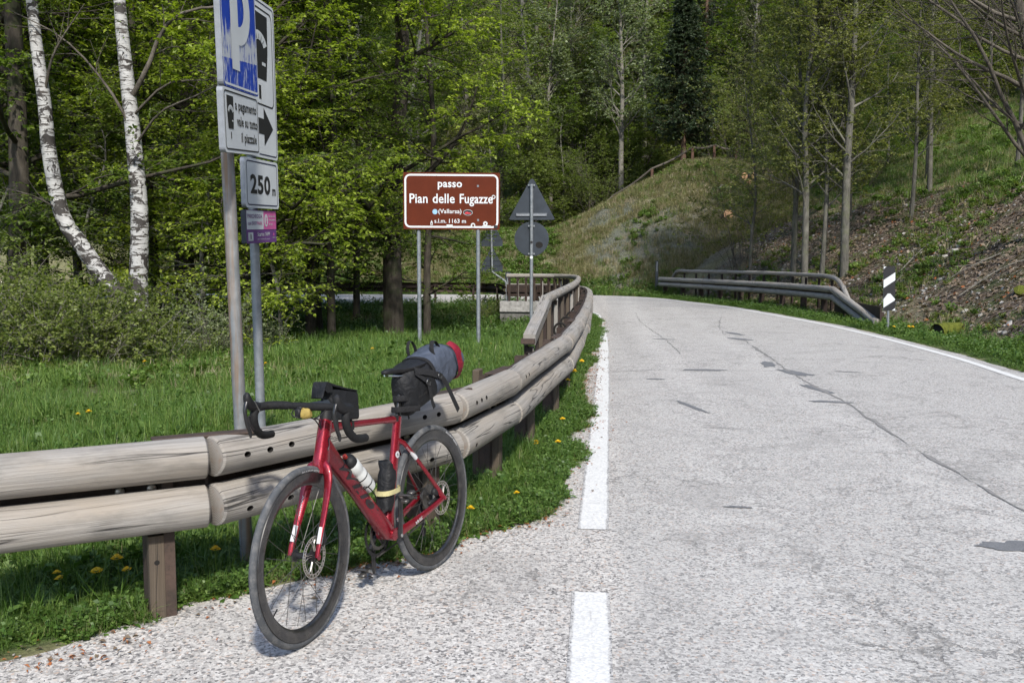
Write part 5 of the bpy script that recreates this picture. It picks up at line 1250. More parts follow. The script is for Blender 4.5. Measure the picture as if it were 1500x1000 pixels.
# birch with two white stems
bz = gz(-6.68, 17)
bi = tag(empty('birch_tree', (-6.68, 17, bz)), 'birch with two white stems rising from the shrubs on the left', 'tree')
sk = Skel(91)
A_ = interp([(0, 0, -.3), (.0, 0, .25), (-.02, 0, .95), (.06, .0, 2.4), (-.02, .05, 3.75), (-.10, .05, 4.85), (-.20, .1, 6.1), (-.3, .1, 9)], n=40); B_ = interp([(-.05, -.02, .55), (-.22, -.03, .95), (-.5, -.05, 1.22), (-.98, -.1, 1.95), (-1.27, -.1, 2.45), (-1.45, -.1, 3.5), (-1.5, -.1, 4.4), (-1.63, -.1, 5.85), (-1.8, -.1, 9)], n=40)
ra = np.interp(np.linspace(0, 1, 40), [0, .06, .15, .3, .65, 1], [.26, .215, .168, .150, .108, .06]); rb = np.interp(np.linspace(0, 1, 40), [0, .1, .3, .65, 1], [.15, .15, .13, .095, .05])
for P_, R_ in ((A_, ra), (B_, rb)):
    s2 = Skel(1); s2.stems(P_[None], R_[None]); link('trunk', np_mesh('birch_trunk', *s2.wood((16,)), M['birch_bark'], True), bi)
br = [interp(q, n=9) for q in ([(0.02, 0, 4.55), (.35, -.1, 5.05), (.62, -.1, 5.65), (1.15, -.2, 5.95), (2.0, -.2, 6.0)], [(-.02, 0, 3.9), (-.25, -.1, 4.45), (-.7, -.2, 5.1), (-1.2, -.25, 5.55), (-1.9, -.3, 5.9)], [(.05, 0, 3.7), (.6, -.3, 4.2), (1.3, -.5, 4.45), (2.1, -.6, 4.8)], [(.02, 0, 4.2), (.7, -.2, 4.7), (1.5, -.3, 4.75), (2.3, -.3, 5.0)], [(-1.25, -.1, 2.5), (-1.6, -.4, 2.75), (-2.1, -.5, 2.9)], [(-1.5, -.1, 4.5), (-1.2, -.3, 5.2), (-.6, -.4, 6.0)])]
sk.stems(br, np.linspace(1, .25, 9)[None] * np.array([.05, .03, .026, .026, .02, .03])[:, None])
sk.spawn(0, 7, .25, 1, (25, 60), (.5, 1.3), 6, .1, -.02, .9, .5, .25, .004); sk.spawn(1, 5, .2, 1, (20, 60), (.2, .5), 4, .1, -.05, .9, .5, .4, .0025)
w_, l_ = make_tree_meshes('birch', sk, (7, 4, 3), [sk.leaves(2, 7, (.03, .05), .5, .5, .75, .2)], 'bark_branch', 'leaf_wood'); link('branches', w_, bi); link('leaves', l_, bi)

# shrubs along the wood edge
SH = [shrub(101, 1.6, 24, 1.5, lp=12, lsize=(.04, .07), lean=.8), shrub(102, 1.35, 20, 1.2, lp=12, lsize=(.04, .07), lean=.8), shrub(103, 1.4, 16, .9, 'leaf_pale', 'bark_pale', 9, (.035, .065))]
for (x, y, k, sc, lb) in [(-7.15, 13.3, 0, 1.0, 'tangled light green shrub at the left edge of the meadow'), (-6.35, 13.9, 1, 1.05, 'tangled shrub directly left of the birch base'), (-5.75, 14.6, 1, .85, 'low shrub in front of the birch base'), (-8.2, 14.6, 0, 1.1, 'tall shrub at the left end of the wood edge'), (-5.1, 16.2, 2, .85, 'pale leaved shrub between the birch and the parking signs'), (-4.5, 17.3, 2, .6, 'small pale shrub behind the post of the parking sign'), (-6.9, 15.2, 0, .9, 'shrub crowding around the birch stems'), (-.75, 27.9, 1, .5, 'low dark green bush beside the end of the bridge kerb')]:
    plant('shrub', SH[k], (x, y, Z(x, y)), G.random() * 6.3, sc, lb, 'shrub', None, ('stems', 'foliage'))

# the far wood that closes the valley: one mass
FW = [np_mesh('far_tree', *join([sk_]), [M['bark_grey']]) for sk_ in []]
def far_proto(seed, kind):
    if kind == 'spruce': w, l = spruce(seed, 16, .18, .08, 2.9, 90, 6, 9)
    else: w, l = beech(seed, 13, .15, 20, .10, 7, 6, 7, (.20, .32), 4.8, leaf={'b': 'leaf_hill', 'p': 'leaf_pale', 'g': 'leaf_grey'}[kind], bark='bark_grey')
    wv = np.zeros(len(w.vertices) * 3); w.vertices.foreach_get('co', wv); lv = np.zeros(len(l.vertices) * 3); l.vertices.foreach_get('co', lv)
    me = bpy.data.meshes.new('far_tree'); bm_v = np.vstack([wv.reshape(-1, 3), lv.reshape(-1, 3)])
    wf = np.zeros(len(w.loops), np.int32); w.loops.foreach_get('vertex_index', wf); lf = np.zeros(len(l.loops), np.int32); l.loops.foreach_get('vertex_index', lf)
    F = np.vstack([wf.reshape(-1, 4), lf.reshape(-1, 4) + len(w.vertices)]); me = np_mesh('far_tree', bm_v, F, [w.materials[0], l.materials[0]])
    mi = np.zeros(len(F), np.int32); mi[len(wf) // 4:] = 1; me.polygons.foreach_set('material_index', mi); return me
protos = [far_proto(201, 'b'), far_proto(202, 'b'), far_proto(203, 'p'), far_proto(204, 'g'), far_proto(205, 'spruce')]
q = G.random((1500, 2)); px_ = -75 + 185 * q[:, 0]; py_ = 40 + 100 * q[:, 1]
az = px_ / py_; dd = seg_dist(px_, py_, OUTER); keep = (np.abs(az - .03) < .66) & (dd > 26) & in_poly(px_, py_, np.array([(-90, 44), (110, 44), (110, 140), (-90, 140)]))
px_, py_ = px_[keep], py_[keep]
order = np.argsort(py_); sel = []
for i in order:
    if all((px_[i] - px_[j]) ** 2 + (py_[i] - py_[j]) ** 2 > 3.6 ** 2 for j in sel[-60:]): sel.append(i)
px_, py_ = px_[sel], py_[sel]; n = len(px_)
ker = fbm(px_ * .06, py_ * .06, 2); kk = np.where(G.random(n) < .16, 4, np.where(G.random(n) < .2, 2, np.where(G.random(n) < .3, 3, np.where(ker > 0, 0, 1))))
scatter('far_wood', np.stack([px_, py_, ground_z(px_, py_) - .3], 1), np.stack([0 * px_, 0 * px_, G.random(n) * 6.3], 1), G.uniform(.8, 1.25, n), protos, kk, 'spring green wood covering the mountainside behind the bend')

# ------------------------------------------------------------------ ground cover
H = np.random.default_rng(5)
def tuft(seed, n, hh, rad, wid, bend, mat):
    g = np.random.default_rng(seed); a = g.random(n) * 2 * pi; r = rad * np.sqrt(g.random(n)); b = np.stack([r * np.cos(a), r * np.sin(a), 0 * a], 1)
    az = a + g.normal(size=n) * .9; out = np.stack([np.cos(az), np.sin(az), 0 * az], 1); side = np.stack([-np.sin(az), np.cos(az), 0 * az], 1)
    L = g.uniform(hh * .5, hh, n)[:, None]; bd = (g.random(n) ** 1.2 * bend)[:, None]; w = (wid * g.uniform(.7, 1.3, n))[:, None]
    V = []
    for t, ww in ((0, 1), (.35, .95), (.7, .7), (1.0, .05)):
        c = b + out * L * (bd * t * t) + np.array([0, 0, 1]) * L * (t - .55 * bd * t * t) - np.array([0, 0, .02]) * (t == 0)
        V += [c - side * w * ww / 2, c + side * w * ww / 2]
    V = np.stack(V, 1); o = np.arange(n)[:, None] * 8; F = np.concatenate([o + np.array([[0, 1, 3, 2]]), o + np.array([[2, 3, 5, 4]]), o + np.array([[4, 5, 7, 6]])])
    return np_mesh('tuft', V.reshape(-1, 3), F, M[mat])
def rosette(seed, n, L, wid, lift, mat, teeth=True):
    g = np.random.default_rng(seed); Vs, Fs = [], []; base = 0
    for i in range(n):
        a = i / n * 2 * pi + g.normal() * .25; l = L * g.uniform(.6, 1.1); w = wid * g.uniform(.8, 1.2); li = lift * g.uniform(.4, 1.3)
        o = np.array([cos(a), sin(a), 0]); s_ = np.array([-sin(a), cos(a), 0]); z = np.array([0, 0, 1.])
        pr = [(0, .15), (.3, .55), (.45, .35 if teeth else .8), (.65, .95), (.85, .7), (1, .05)]; V = []
        for t, ww in pr: c = o * l * t + z * (li * l * (t - .75 * t * t)); V += [c - s_ * w * ww / 2 + z * .15 * w * ww, c, c + s_ * w * ww / 2 + z * .15 * w * ww]
        for k in range(len(pr) - 1): q = base + 3 * k; Fs += [(q, q + 1, q + 4, q + 3), (q + 1, q + 2, q + 5, q + 4)]
        Vs += V; base += len(V)
    return np_mesh('rosette', np.array(Vs), np.array(Fs), M[mat])
def leafy(seed, n, hh, size, mat):
    """small upright broad-leaved weed"""
    g = np.random.default_rng(seed); sk = Skel(seed); a = g.random(n) * 2 * pi; d = unit(np.stack([np.cos(a) * .6, np.sin(a) * .6, np.ones(n)], 1)); L = hh * g.uniform(.5, 1.1, n); u = np.linspace(0, 1, 4)
    P = d[:, None] * (L[:, None] * u)[:, :, None] + np.stack([np.cos(a) * .03, np.sin(a) * .03, 0 * a - .01], 1)[:, None]; sk.stems(P, np.full((n, 4), .0015))
    return np_mesh('weed', *join([sk.wood((3,)), sk.leaves(0, 5, size, 1.2, .2, .75, .35)]), M[mat])
TU = [tuft(1, 16, .15, .06, .0055, .8, 'blade'), tuft(2, 16, .22, .07, .005, .9, 'blade'), tuft(3, 14, .10, .07, .006, 1.1, 'blade_dark'), tuft(4, 16, .28, .06, .0055, 1.1, 'blade_dark'), tuft(5, 10, .20, .06, .003, .8, 'blade_dry'),
      rosette(6, 9, .15, .042, .9, 'blade_dark'), rosette(7, 8, .10, .05, 1.2, 'blade', False), leafy(8, 9, .12, (.025, .045), 'blade'), leafy(9, 12, .18, (.03, .05), 'blade_dark')]
def sample(n, x0, x1, y0, y1): return H.uniform(x0, x1, n), H.uniform(y0, y1, n)
def in_view(x, y, m=.08): a = x / np.maximum(y, .1); return (a > -.56 - m - .3 / np.maximum(y, 1)) & (a < .56 + m + .3 / np.maximum(y, 1)) & (y > 1.0)
px_, py_, ps_, pi_ = [], [], [], []
def put(x, y, s_, i_): px_.append(x); py_.append(y); ps_.append(s_); pi_.append(i_)
# meadow and verge inside the bend
rail_d = lambda x, y: seg_dist(x, y, RAIL_L[:, :2])
for (n, x0, x1, y0, y1, sc) in ((26000, -5, 1.0, 2.3, 7.5, 1.0), (30000, -9, 1.4, 7.5, 14, 1.15), (24000, -12, 2, 14, 24, 1.5)):
    x, y = sample(n, x0, x1, y0, y1); k = in_poly(x, y, POLY_IN) & in_view(x, y); x, y = x[k], y[k]; di = seg_dist(x, y, INNER); k = di > .02 + .05 * H.random(len(x)); x, y, di = x[k], y[k], di[k]
    k = ~((x < -2.2 - .50 * (y - 11.3) + fbm(x * .6, y * .6, 3) * 1.2) & (y > 10.5) & (H.random(len(x)) < .82)); x, y, di = x[k], y[k], di[k]
    rd = rail_d(x, y); nz = fbm(x * 1.1, y * 1.1, 3); r = H.random(len(x)); verge = (rd < .75) | (di < .6)
    idx = np.where(verge, np.select([r < .24, r < .40, r < .58, r < .68, r < .72, r < .84, r < .90, r < .96], [0, 3, 2, 1, 4, 5, 6, 7], 8), np.select([r < .40 + nz * .3, r < .62, r < .78, r < .86, r < .93, r < .955, r < .975], [1, 0, 3, 2, 4, 5, 7], 8))
    s_ = sc * H.uniform(.6, 1.15, len(x)) * np.where(di < .25, .62, 1.0) * np.where(verge, .85, 1) * (1 + .5 * nz)
    put(x, y, s_, idx)
# small tufts creeping over the asphalt edge
Pe = interp(INNER, n=4000); Pe = Pe[(Pe[:, 1] > 2.6) & (Pe[:, 1] < 26)]; Te = np.gradient(Pe, axis=0); Te /= np.linalg.norm(Te, axis=1)[:, None]
sel = H.choice(len(Pe), 22000, p=(1 / (1 + .08 * Pe[:, 1])) / (1 / (1 + .08 * Pe[:, 1])).sum()); off = H.normal(-.02, .10, 22000); x = Pe[sel, 0] + Te[sel, 1] * off; y = Pe[sel, 1] - Te[sel, 0] * off
k = (fbm(x * 1.7 + 2, y * 1.7, 4) > -.19 + off * 2.6) & in_view(x, y); x, y = x[k], y[k]; put(x, y, H.uniform(.22, .6, len(x)), H.choice([0, 2, 3, 7, 5, 4, 8, 2], len(x)))
# brown bank of the gully, sparse
x, y = sample(5000, -9, 1.2, 23, 30); k = in_poly(x, y, POLY_IN) & (seg_dist(x, y, INNER) > .3); x, y = x[k], y[k]; put(x, y, H.uniform(1.0, 2.0, len(x)), H.choice([4, 3, 8, 5, 2], len(x)))
# right verge
x, y = sample(26000, 5.0, 12, 10, 40); do = seg_dist(x, y, OUTER); k = ~in_poly(x, y, POLY_OUT) & (do < 1.5 + .5 * fbm(x, y, 3)) & (do > .03) & in_view(x, y); x, y, do = x[k], y[k], do[k]; put(x, y, H.uniform(.6, 1.15, len(x)) * np.where(do < .3, .55, 1.1), H.choice([0, 1, 2, 3, 8, 7, 5, 8], len(x)))
# verge below the knoll and the slope beyond
x, y = sample(9000, -16, 7, 37, 44); do = seg_dist(x, y, OUTER); k = ~in_poly(x, y, POLY_OUT) & (do < 2.5); x, y = x[k], y[k]; put(x, y, H.uniform(1.0, 2.0, len(x)), H.choice([0, 1, 3, 8, 4], len(x)))
def flush(name, label):
    x, y, s_, i_ = map(np.concatenate, (px_, py_, ps_, pi_)); g = H
    e = euler_for(x, y, g, .16); scatter(name, np.stack([x, y, np.where(in_poly(x, y, POLY_OUT) & ~in_poly(x, y, POLY_IN), np.maximum(ground_z(x, y), 0), ground_z(x, y)) - .01], 1), e, s_, TU, i_, label)
    for q in (px_, py_, ps_, pi_): q.clear()
flush('grass', 'spring meadow grass and roadside weeds')
# knoll, banks and meadow slope: coarse tufts, dry and green
TU_SAVE = TU
TU = [tuft(21, 22, .34, .16, .012, 1.2, 'blade_dry'), tuft(22, 22, .30, .15, .012, 1.0, 'blade'), tuft(23, 20, .26, .16, .013, 1.3, 'blade_dark'), leafy(24, 16, .30, (.06, .10), 'blade'), tuft(25, 20, .30, .16, .012, 1.5, 'straw'), leafy(26, 14, .22, (.05, .09), 'leaf_shrub')]
x, y = sample(44000, -18, 12.5, 39, 53); do = seg_dist(x, y, OUTER); k = ~in_poly(x, y, POLY_OUT) & (do > 1.6) & (do < 17) & in_view(x, y); x, y, do = x[k], y[k], do[k]
_, _, rk = zones(x, y); nz = fbm(x * .5, y * .5, 3); k = H.random(len(x)) > rk * .80; x, y, do, nz = x[k], y[k], do[k], nz[k]; r = H.random(len(x)) + nz * .5 + np.where(x < 2, .22, -.08)
put(x, y, H.uniform(.6, 1.2, len(x)), np.select([r < .54, r < .74, r < .86, r < .95], [0, 4, 1, 2], 3))
x, y = sample(34000, 7, 40, 16, 58); do = seg_dist(x, y, OUTER); k = ~in_poly(x, y, POLY_OUT) & (do > 6.0) & (do < 36) & in_view(x, y); x, y, do = x[k], y[k], do[k]; nz = fbm(x * .5, y * .5, 3); k = H.random(len(x)) < sstep(5.5, 10, do + nz * 2); x, y, do, nz = x[k], y[k], do[k], nz[k]
r = H.random(len(x)) + nz * .4; put(x, y, H.uniform(.6, 1.15, len(x)), np.select([r < .28, r < .70, r < .92], [0, 1, 2], 3))
# sparse green in the scree
x, y = sample(9000, 7, 18, 12, 36); do = seg_dist(x, y, OUTER); k = ~in_poly(x, y, POLY_OUT) & (do > 1.6) & (do < 8) & in_view(x, y); x, y = x[k], y[k]; nz = fbm(x * .7 + 4, y * .7, 3); k = H.random(len(x)) < .30 + nz * 1.6; x, y = x[k], y[k]
put(x, y, H.uniform(.35, .9, len(x)), H.choice([5, 3, 2, 1, 0, 5], len(x)))
flush('bank_grass', 'dry and green grass on the banks and the meadow slope')
# forest floor plants left
x, y = sample(9000, -17, -1.5, 11.5, 31); k = in_poly(x, y, POLY_IN) & (x < -1.6 - .42 * (y - 12)) & in_view(x, y); x, y = x[k], y[k]; put(x, y, H.uniform(.3, .85, len(x)), H.choice([3, 5, 1, 2, 1, 4, 0], len(x)))
flush('undergrowth', 'low green plants on the floor of the left wood')

# fallen leaves, bud scales, stones
def flake(seed, L, w, curl, mat): g = np.random.default_rng(seed); return np_mesh('flake', np.array([(0, 0, 0), (L * .45, w / 2, curl * L), (L, 0, curl * L * .3), (L * .5, -w / 2, curl * L * .8)]), np.array([[0, 3, 2, 1]]), M[mat])
FL = [flake(1, .030, .008, .25, 'bud_scale'), flake(2, .022, .012, .35, 'bud_scale'), flake(3, .030, .018, .3, 'litter_leaf'), flake(4, .05, .004, .1, 'straw')]
Pe = interp(INNER, n=4000); Pe = Pe[(Pe[:, 1] > 2.6) & (Pe[:, 1] < 24)]; wt = 1 / (1.0 + Pe[:, 1] * .12); wt /= wt.sum(); sel = H.choice(len(Pe), 9000, p=wt); q = Pe[sel]
T_ = np.gradient(Pe, axis=0)[sel]; T_ /= np.linalg.norm(T_, axis=1)[:, None]; off = H.normal(.04, .11, len(q)) + .12 * fbm(q[:, 0] * 2, q[:, 1] * 2, 3); x = q[:, 0] + T_[:, 1] * off; y = q[:, 1] - T_[:, 0] * off
keep = H.random(len(x)) < .12 + .9 * sstep(-.12, .25, fbm(x * 1.3 + 3, y * 1.3, 3)); x, y = x[keep], y[keep]
ang = (H.random(len(x)) * 2 * pi); scatter('leaf_debris', np.stack([x, y, np.maximum(ground_z(x, y), 0) + .006], 1), np.stack([H.normal(0, .2, len(x)), H.normal(0, .2, len(x)), ang], 1), H.uniform(.6, 1.3, len(x)), FL, H.choice([0, 0, 1, 1, 2, 3], len(x)), 'rusty bud scales and dead leaves along the road edge')
def stone_mesh(seed, mat, flat=.6):
    import bmesh
    g = np.random.default_rng(seed); bm = bmesh.new(); 
    for p in unit(g.normal(size=(16, 3))): bm.verts.new(tuple(p * g.uniform(.75, 1.1) * np.array([1, .8, flat])))
    bmesh.ops.convex_hull(bm, input=bm.verts); bmesh.ops.delete(bm, geom=[v for v in bm.verts if not v.link_faces], context='VERTS'); bmesh.ops.recalc_face_normals(bm, faces=bm.faces); me = bpy.data.meshes.new('stone'); bm.to_mesh(me); bm.free(); me.materials.append(M[mat]); return me
# loose chippings on the shoulder
PB = [stone_mesh(41, 'stone_pale'), stone_mesh(42, 'stone_pale', .5), stone_mesh(43, 'pebble_dark'), stone_mesh(44, 'stone_grey', .5)]
x, y = sample(26000, -2.6, 1.6, 2.6, 9.5); k = ~in_poly(x, y, POLY_IN) & in_view(x, y); x, y = x[k], y[k]; di = seg_dist(x, y, INNER); k = H.random(len(x)) < np.exp(-di / .33) * (.55 + .9 * fbm(x * 1.5, y * 1.5, 3)) + .012; x, y = x[k], y[k]
scatter('loose_gravel', np.stack([x, y, 0 * x + .0015], 1), euler_for(x, y, H, .4), .0025 + .0058 * H.random(len(x)) ** 2.2, PB, H.choice([0, 1, 0, 2, 3], len(x)), 'loose pale chippings along the road edge')
FS = [flake(11, .13, .085, .3, 'litter_leaf'), flake(12, .11, .06, .5, 'litter_leaf'), flake(13, .30, .012, .05, 'straw'), stone_mesh(1, 'stone_pale'), stone_mesh(2, 'stone_grey'), flake(14, .10, .08, .2, 'bud_scale'), flake(15, .5, .018, .03, 'litter_leaf')]
x, y = sample(38000, 6.5, 19, 10, 38); do = seg_dist(x, y, OUTER); k = ~in_poly(x, y, POLY_OUT) & (do > 1.2) & (do < 8.5) & in_view(x, y); x, y, do = x[k], y[k], do[k]; nz = fbm(x * .6, y * .6, 3)
r = H.random(len(x)); st_ = sstep(.05, .3, fbm(x * .8 + 11, y * .8, 3)); spur = np.exp(-(((x - 9.3) / 1.3) ** 2 + ((y - 14) / 2.0) ** 2)); i_ = np.select([r < .012 + .07 * st_ + .50 * spur, r < .05 + .14 * st_ + .56 * spur, r < .55, r < .82, r < .9, r < .95], [3, 4, 0, 1, 2, 5], 6)
s_ = np.where((i_ == 3) | (i_ == 4), .018 + .07 * H.random(len(x)) ** 3.0, H.uniform(.5, 1.2, len(x)))
scatter('scree_litter', np.stack([x, y, ground_z(x, y) + .012], 1), euler_for(x, y, H, .28, .9), s_, FS, i_, 'dead leaves, sticks and pale stones on the slope')

# ------------------------------------------------------------------ dandelions: one thing each
def solve_px(): pass
dm_stem = MB(); dm_stem.tube([(0, 0, -.03), (.004, 0, .05), (0, .002, .098)], .0022, 5, True); dm_stem = dm_stem.mesh('stem', M['blade'])
mb = MB(); g = np.random.default_rng(4)
for ring, (n, r0, r1, z0, z1) in enumerate(((18, .003, .021, .0, .004), (15, .002, .016, .003, .009), (11, .001, .010, .006, .012))):
    for i in range(n):
        a = 2 * pi * i / n + ring * .2; d = .5 * 2 * pi / n; rr = r1 * g.uniform(.88, 1.1)
        mb.add([(r0 * cos(a), r0 * sin(a), .098 + z0), (rr * .7 * cos(a - d), rr * .7 * sin(a - d), .098 + z1), (rr * cos(a), rr * sin(a), .098 + z1 * .8), (rr * .7 * cos(a + d), rr * .7 * sin(a + d), .098 + z1)], [(0, 1, 2, 3)])
dm_head = mb.mesh('flower_head', M['petal'], smooth=0); mb = MB(); mb.lathe([(.002, .088), (.006, .094), (.007, .099), (.003, .101)], sides=8); dm_cup = mb.mesh('cup', M['blade_dark'])
DAND = {'yellow dandelion in the grass under the left end of the log guardrail': [(-1.99, 4.06), (-1.93, 3.98), (-1.72, 4.05), (-1.67, 4.06), (-1.36, 4.22), (-1.80, 4.04)],
        'yellow dandelion in the meadow behind the left end of the log guardrail': [(-4.05, 8.75), (-3.86, 8.6), (-5.1, 13.2), (-3.45, 13.4), (-2.75, 14.3), (-2.3, 15.6)],
        'yellow dandelion at the foot of the brown sign posts': [(-1.62, 16.9), (-.98, 17.1), (-.86, 17.3), (-.42, 17.5)],
        'yellow dandelion in the verge between the curving log guardrail and the white line': [(.86, 14.2), (.84, 13.8), (.80, 12.2), (.86, 11.9), (.72, 10.9), (.68, 10.6), (.60, 10.3), (.44, 8.05), (.17, 7.0), (.20, 7.1), (.34, 6.9)],
        'yellow dandelion at the grass edge beside the rear wheel of the bicycle': [(-.235, 4.98), (-.29, 5.06), (.04, 5.43)],
        'yellow dandelion in the right verge beside the striped marker board': [(7.42, 18.5), (7.75, 18.6), (7.62, 18.1)]}
dproto = None
for lb, ps__ in DAND.items():
    for (x, y), od in zip(sorted(ps__, key=lambda q: q[1]), ['nearest', 'second nearest', 'third nearest', 'fourth nearest', 'fifth nearest', 'sixth nearest', 'seventh nearest', 'eighth nearest', 'ninth nearest', 'tenth nearest', 'farthest']):
        o = tag(empty('dandelion', (x, y, gz(x, y) - .005), H.random() * 6), od + ' ' + lb, 'flower', lb.replace('yellow dandelion', 'dandelions')); s_ = H.uniform(.85, 1.35) if y < 8 else H.uniform(1.2, 1.7)
        o.scale = (s_, s_, s_ * H.uniform(.95, 1.4)); o.rotation_euler = (H.normal() * .15 + .12, H.normal() * .15, H.random() * .5)
        for nm, me in (('stem', dm_stem), ('flower_head', dm_head), ('cup', dm_cup)): link(nm, me, o)

# ------------------------------------------------------------------ things on the slopes
def stone(x, y, s_, mat, label, seed, name='boulder', flat=.65, sink=.25, group=None):
    me = stone_mesh(seed, mat, flat)
    import bmesh
    bm = bmesh.new(); bm.from_mesh(me); bmesh.ops.subdivide_edges(bm, edges=bm.edges, cuts=2, use_grid_fill=True)
    for v in bm.verts: v.co *= 1 + .10 * float(fbm(np.array([v.co.x * 2.2 + seed]), np.array([v.co.y * 2.2 + v.co.z * 3]), 3)[0])
    bm.to_mesh(me); bm.free(); o = link(name, me); o.location = (x, y, gz(x, y) + s_ * flat * (.5 - sink)); o.scale = (s_, s_, s_); o.rotation_euler = (0, 0, seed); tag(o, label, 'stone', group); return o
stone(10.1, 18.6, .30, 'moss', 'moss covered boulder low on the scree slope near the ditch', 5)
stone(11.6, 20.5, .34, 'moss', 'mossy boulder in the middle of the scree slope', 6)
stone(13.2, 22.0, .5, 'moss', 'large mossy boulder high on the scree slope at the right edge', 7)
stone(11.0, 19.2, .16, 'stone_pale', 'pale angular stone beside the mossy boulders', 8)
PN = ['largest', 'second largest', 'third largest', 'fourth largest', 'smallest']
for i, (x, y, s_) in enumerate(((11.3, 24.3, .16), (11.5, 24.5, .12), (11.15, 24.55, .10), (11.7, 24.9, .10))): stone(x, y, s_, 'stone_pale', PN[i if i < 3 else 4] + ' pale stone in the small heap high on the scree slope', 20 + i, 'stone', group='pale stones heaped on the scree slope')
for i, (x, y, s_) in enumerate(((9.35, 43.2, .16), (9.5, 43.3, .14), (9.25, 43.1, .12), (9.45, 43.05, .12), (9.6, 43.1, .1))): stone(x, y, s_, 'stone_pale', PN[i] + ' white stone in the little heap on the flank of the knoll', 30 + i, 'stone', group='white stones heaped on the knoll')
stone(3.1, 48.5, .42, 'cut_wood', 'orange brown block of rock on the left flank of the knoll', 9)
def cut_log(x, y, L, r, rz, tilt, label, group=None):
    o = tag(empty('cut_log', (x, y, gz(x, y) + r * .6)), label, 'log', group); d = np.array([cos(rz) * cos(tilt), sin(rz) * cos(tilt), sin(tilt)]); mb = MB(); mb.tube([-d * L / 2, d * 0, d * L / 2], r, 12, False); mb.build('bark', M['dead_wood'], o); mb = MB(); mb.tube([-d * (L / 2 - .01), d * (L / 2 - .01)], r * .97, 12, True); mb.build('cut_face', M['cut_wood'], o, smooth=0); return o
cut_log(10.35, 43.6, .9, .16, -1.3, .05, 'fresh cut log lying left in the pile below the fence end', 'cut logs on the knoll'); cut_log(10.75, 43.7, .9, .15, -1.2, .05, 'fresh cut log lying right in the pile below the fence end', 'cut logs on the knoll'); cut_log(10.55, 43.2, .7, .14, -1.5, .0, 'fresh cut log at the front of the pile below the fence end', 'cut logs on the knoll')
cut_log(9.2, 41.0, .5, .22, -1.45, .25, 'single sawn stump with a pale round face on the knoll bank', None)
o = tag(empty('mossy_log', (8.55, 18.6, gz(8.55, 18.6) + .10)), 'short mossy hollow log lying in the ditch right of the striped marker', 'log'); mb = MB(); mb.tube([(-.25, -.12, 0), (0, 0, .02), (.30, .1, .03)], [.17, .175, .16], 14, False); mb.tube([(-.25, -.12, 0), (.0, 0, .0)], [.15, .12], 14, False); mb.build('mossy_bark', M['moss'], o); mb = MB(); mb.tube([(-.235, -.113, 0), (-.2, -.1, 0)], .165, 14, True); mb.build('dark_hollow', M['hole_dark'], o)
# rustic fence on the crest of the knoll
fe = tag(empty('knoll_fence', (8.0, 47, gz(8, 47))), 'rusty brown post and rail fence along the crest of the knoll', 'fence'); fi = Matrix.Translation(-fe.location)
fp = [(3.9, 48.2, .55), (5.1, 48.0, .6), (6.88, 47.2, .65), (8.78, 46.8, .75), (9.8, 46.6, .75), (10.9, 46.8, .7)]
tops = []
for x, y, h in fp:
    z = gz(x, y); mb = MB(); mb.box((x, y, z + h / 2 - .15), (.13, .13, h + .3), bev=.012); o = mb.build('post', M['rust_red'], fe, smooth=0); o.matrix_parent_inverse = fi; tops.append((x, y, z + h))
for a, b in zip(tops[:-1], tops[1:]):
    a, b = np.array(a), np.array(b); m = (a + b) / 2 + np.array([0, 0, -.06]); mb = MB(); mb.tube(interp([a + [0, 0, .03], m, b + [0, 0, .03]], n=7), .055, 8, True); o = mb.build('rail', M['bark_branch'], fe); o.matrix_parent_inverse = fi
# loose branches lying on the scree
for i, (x, y, L, a, lb) in enumerate([(9.1, 23.5, 2.2, .9, 'long bare stick leaning on the scree behind the end of the right guardrail'), (8.6, 22.4, 1.4, 1.9, 'forked dry stick lying left of the striped marker board'), (10.4, 25.6, 1.8, .4, 'dry branch lying across the upper scree slope'), (11.2, 21.8, 1.3, 2.6, 'short dry branch lying below the mossy boulders'), (9.8, 20.8, 1.6, -.4, 'thin dry branch lying behind the striped marker board')]):
    z = gz(x, y); sk = Skel(300 + i); e_ = (x + cos(a) * L, y + sin(a) * L); pth = interp([(0, 0, .06), (cos(a) * L * .5, sin(a) * L * .5, (gz(x + cos(a) * L * .5, y + sin(a) * L * .5) - z) + .12), (e_[0] - x, e_[1] - y, gz(*e_) - z + .05)], n=8)
    sk.stems(pth[None], np.linspace(.022, .006, 8)[None]); sk.spawn(0, 5, .2, .95, (25, 50), (.25, .6), 5, .1, .05, 1, .5, .3, .004); o = link('fallen_branch', np_mesh('fallen_branch', *sk.wood((6, 4)), M['bark_pale'], True)); o.location = (x, y, z); tag(o, lb, 'branch')

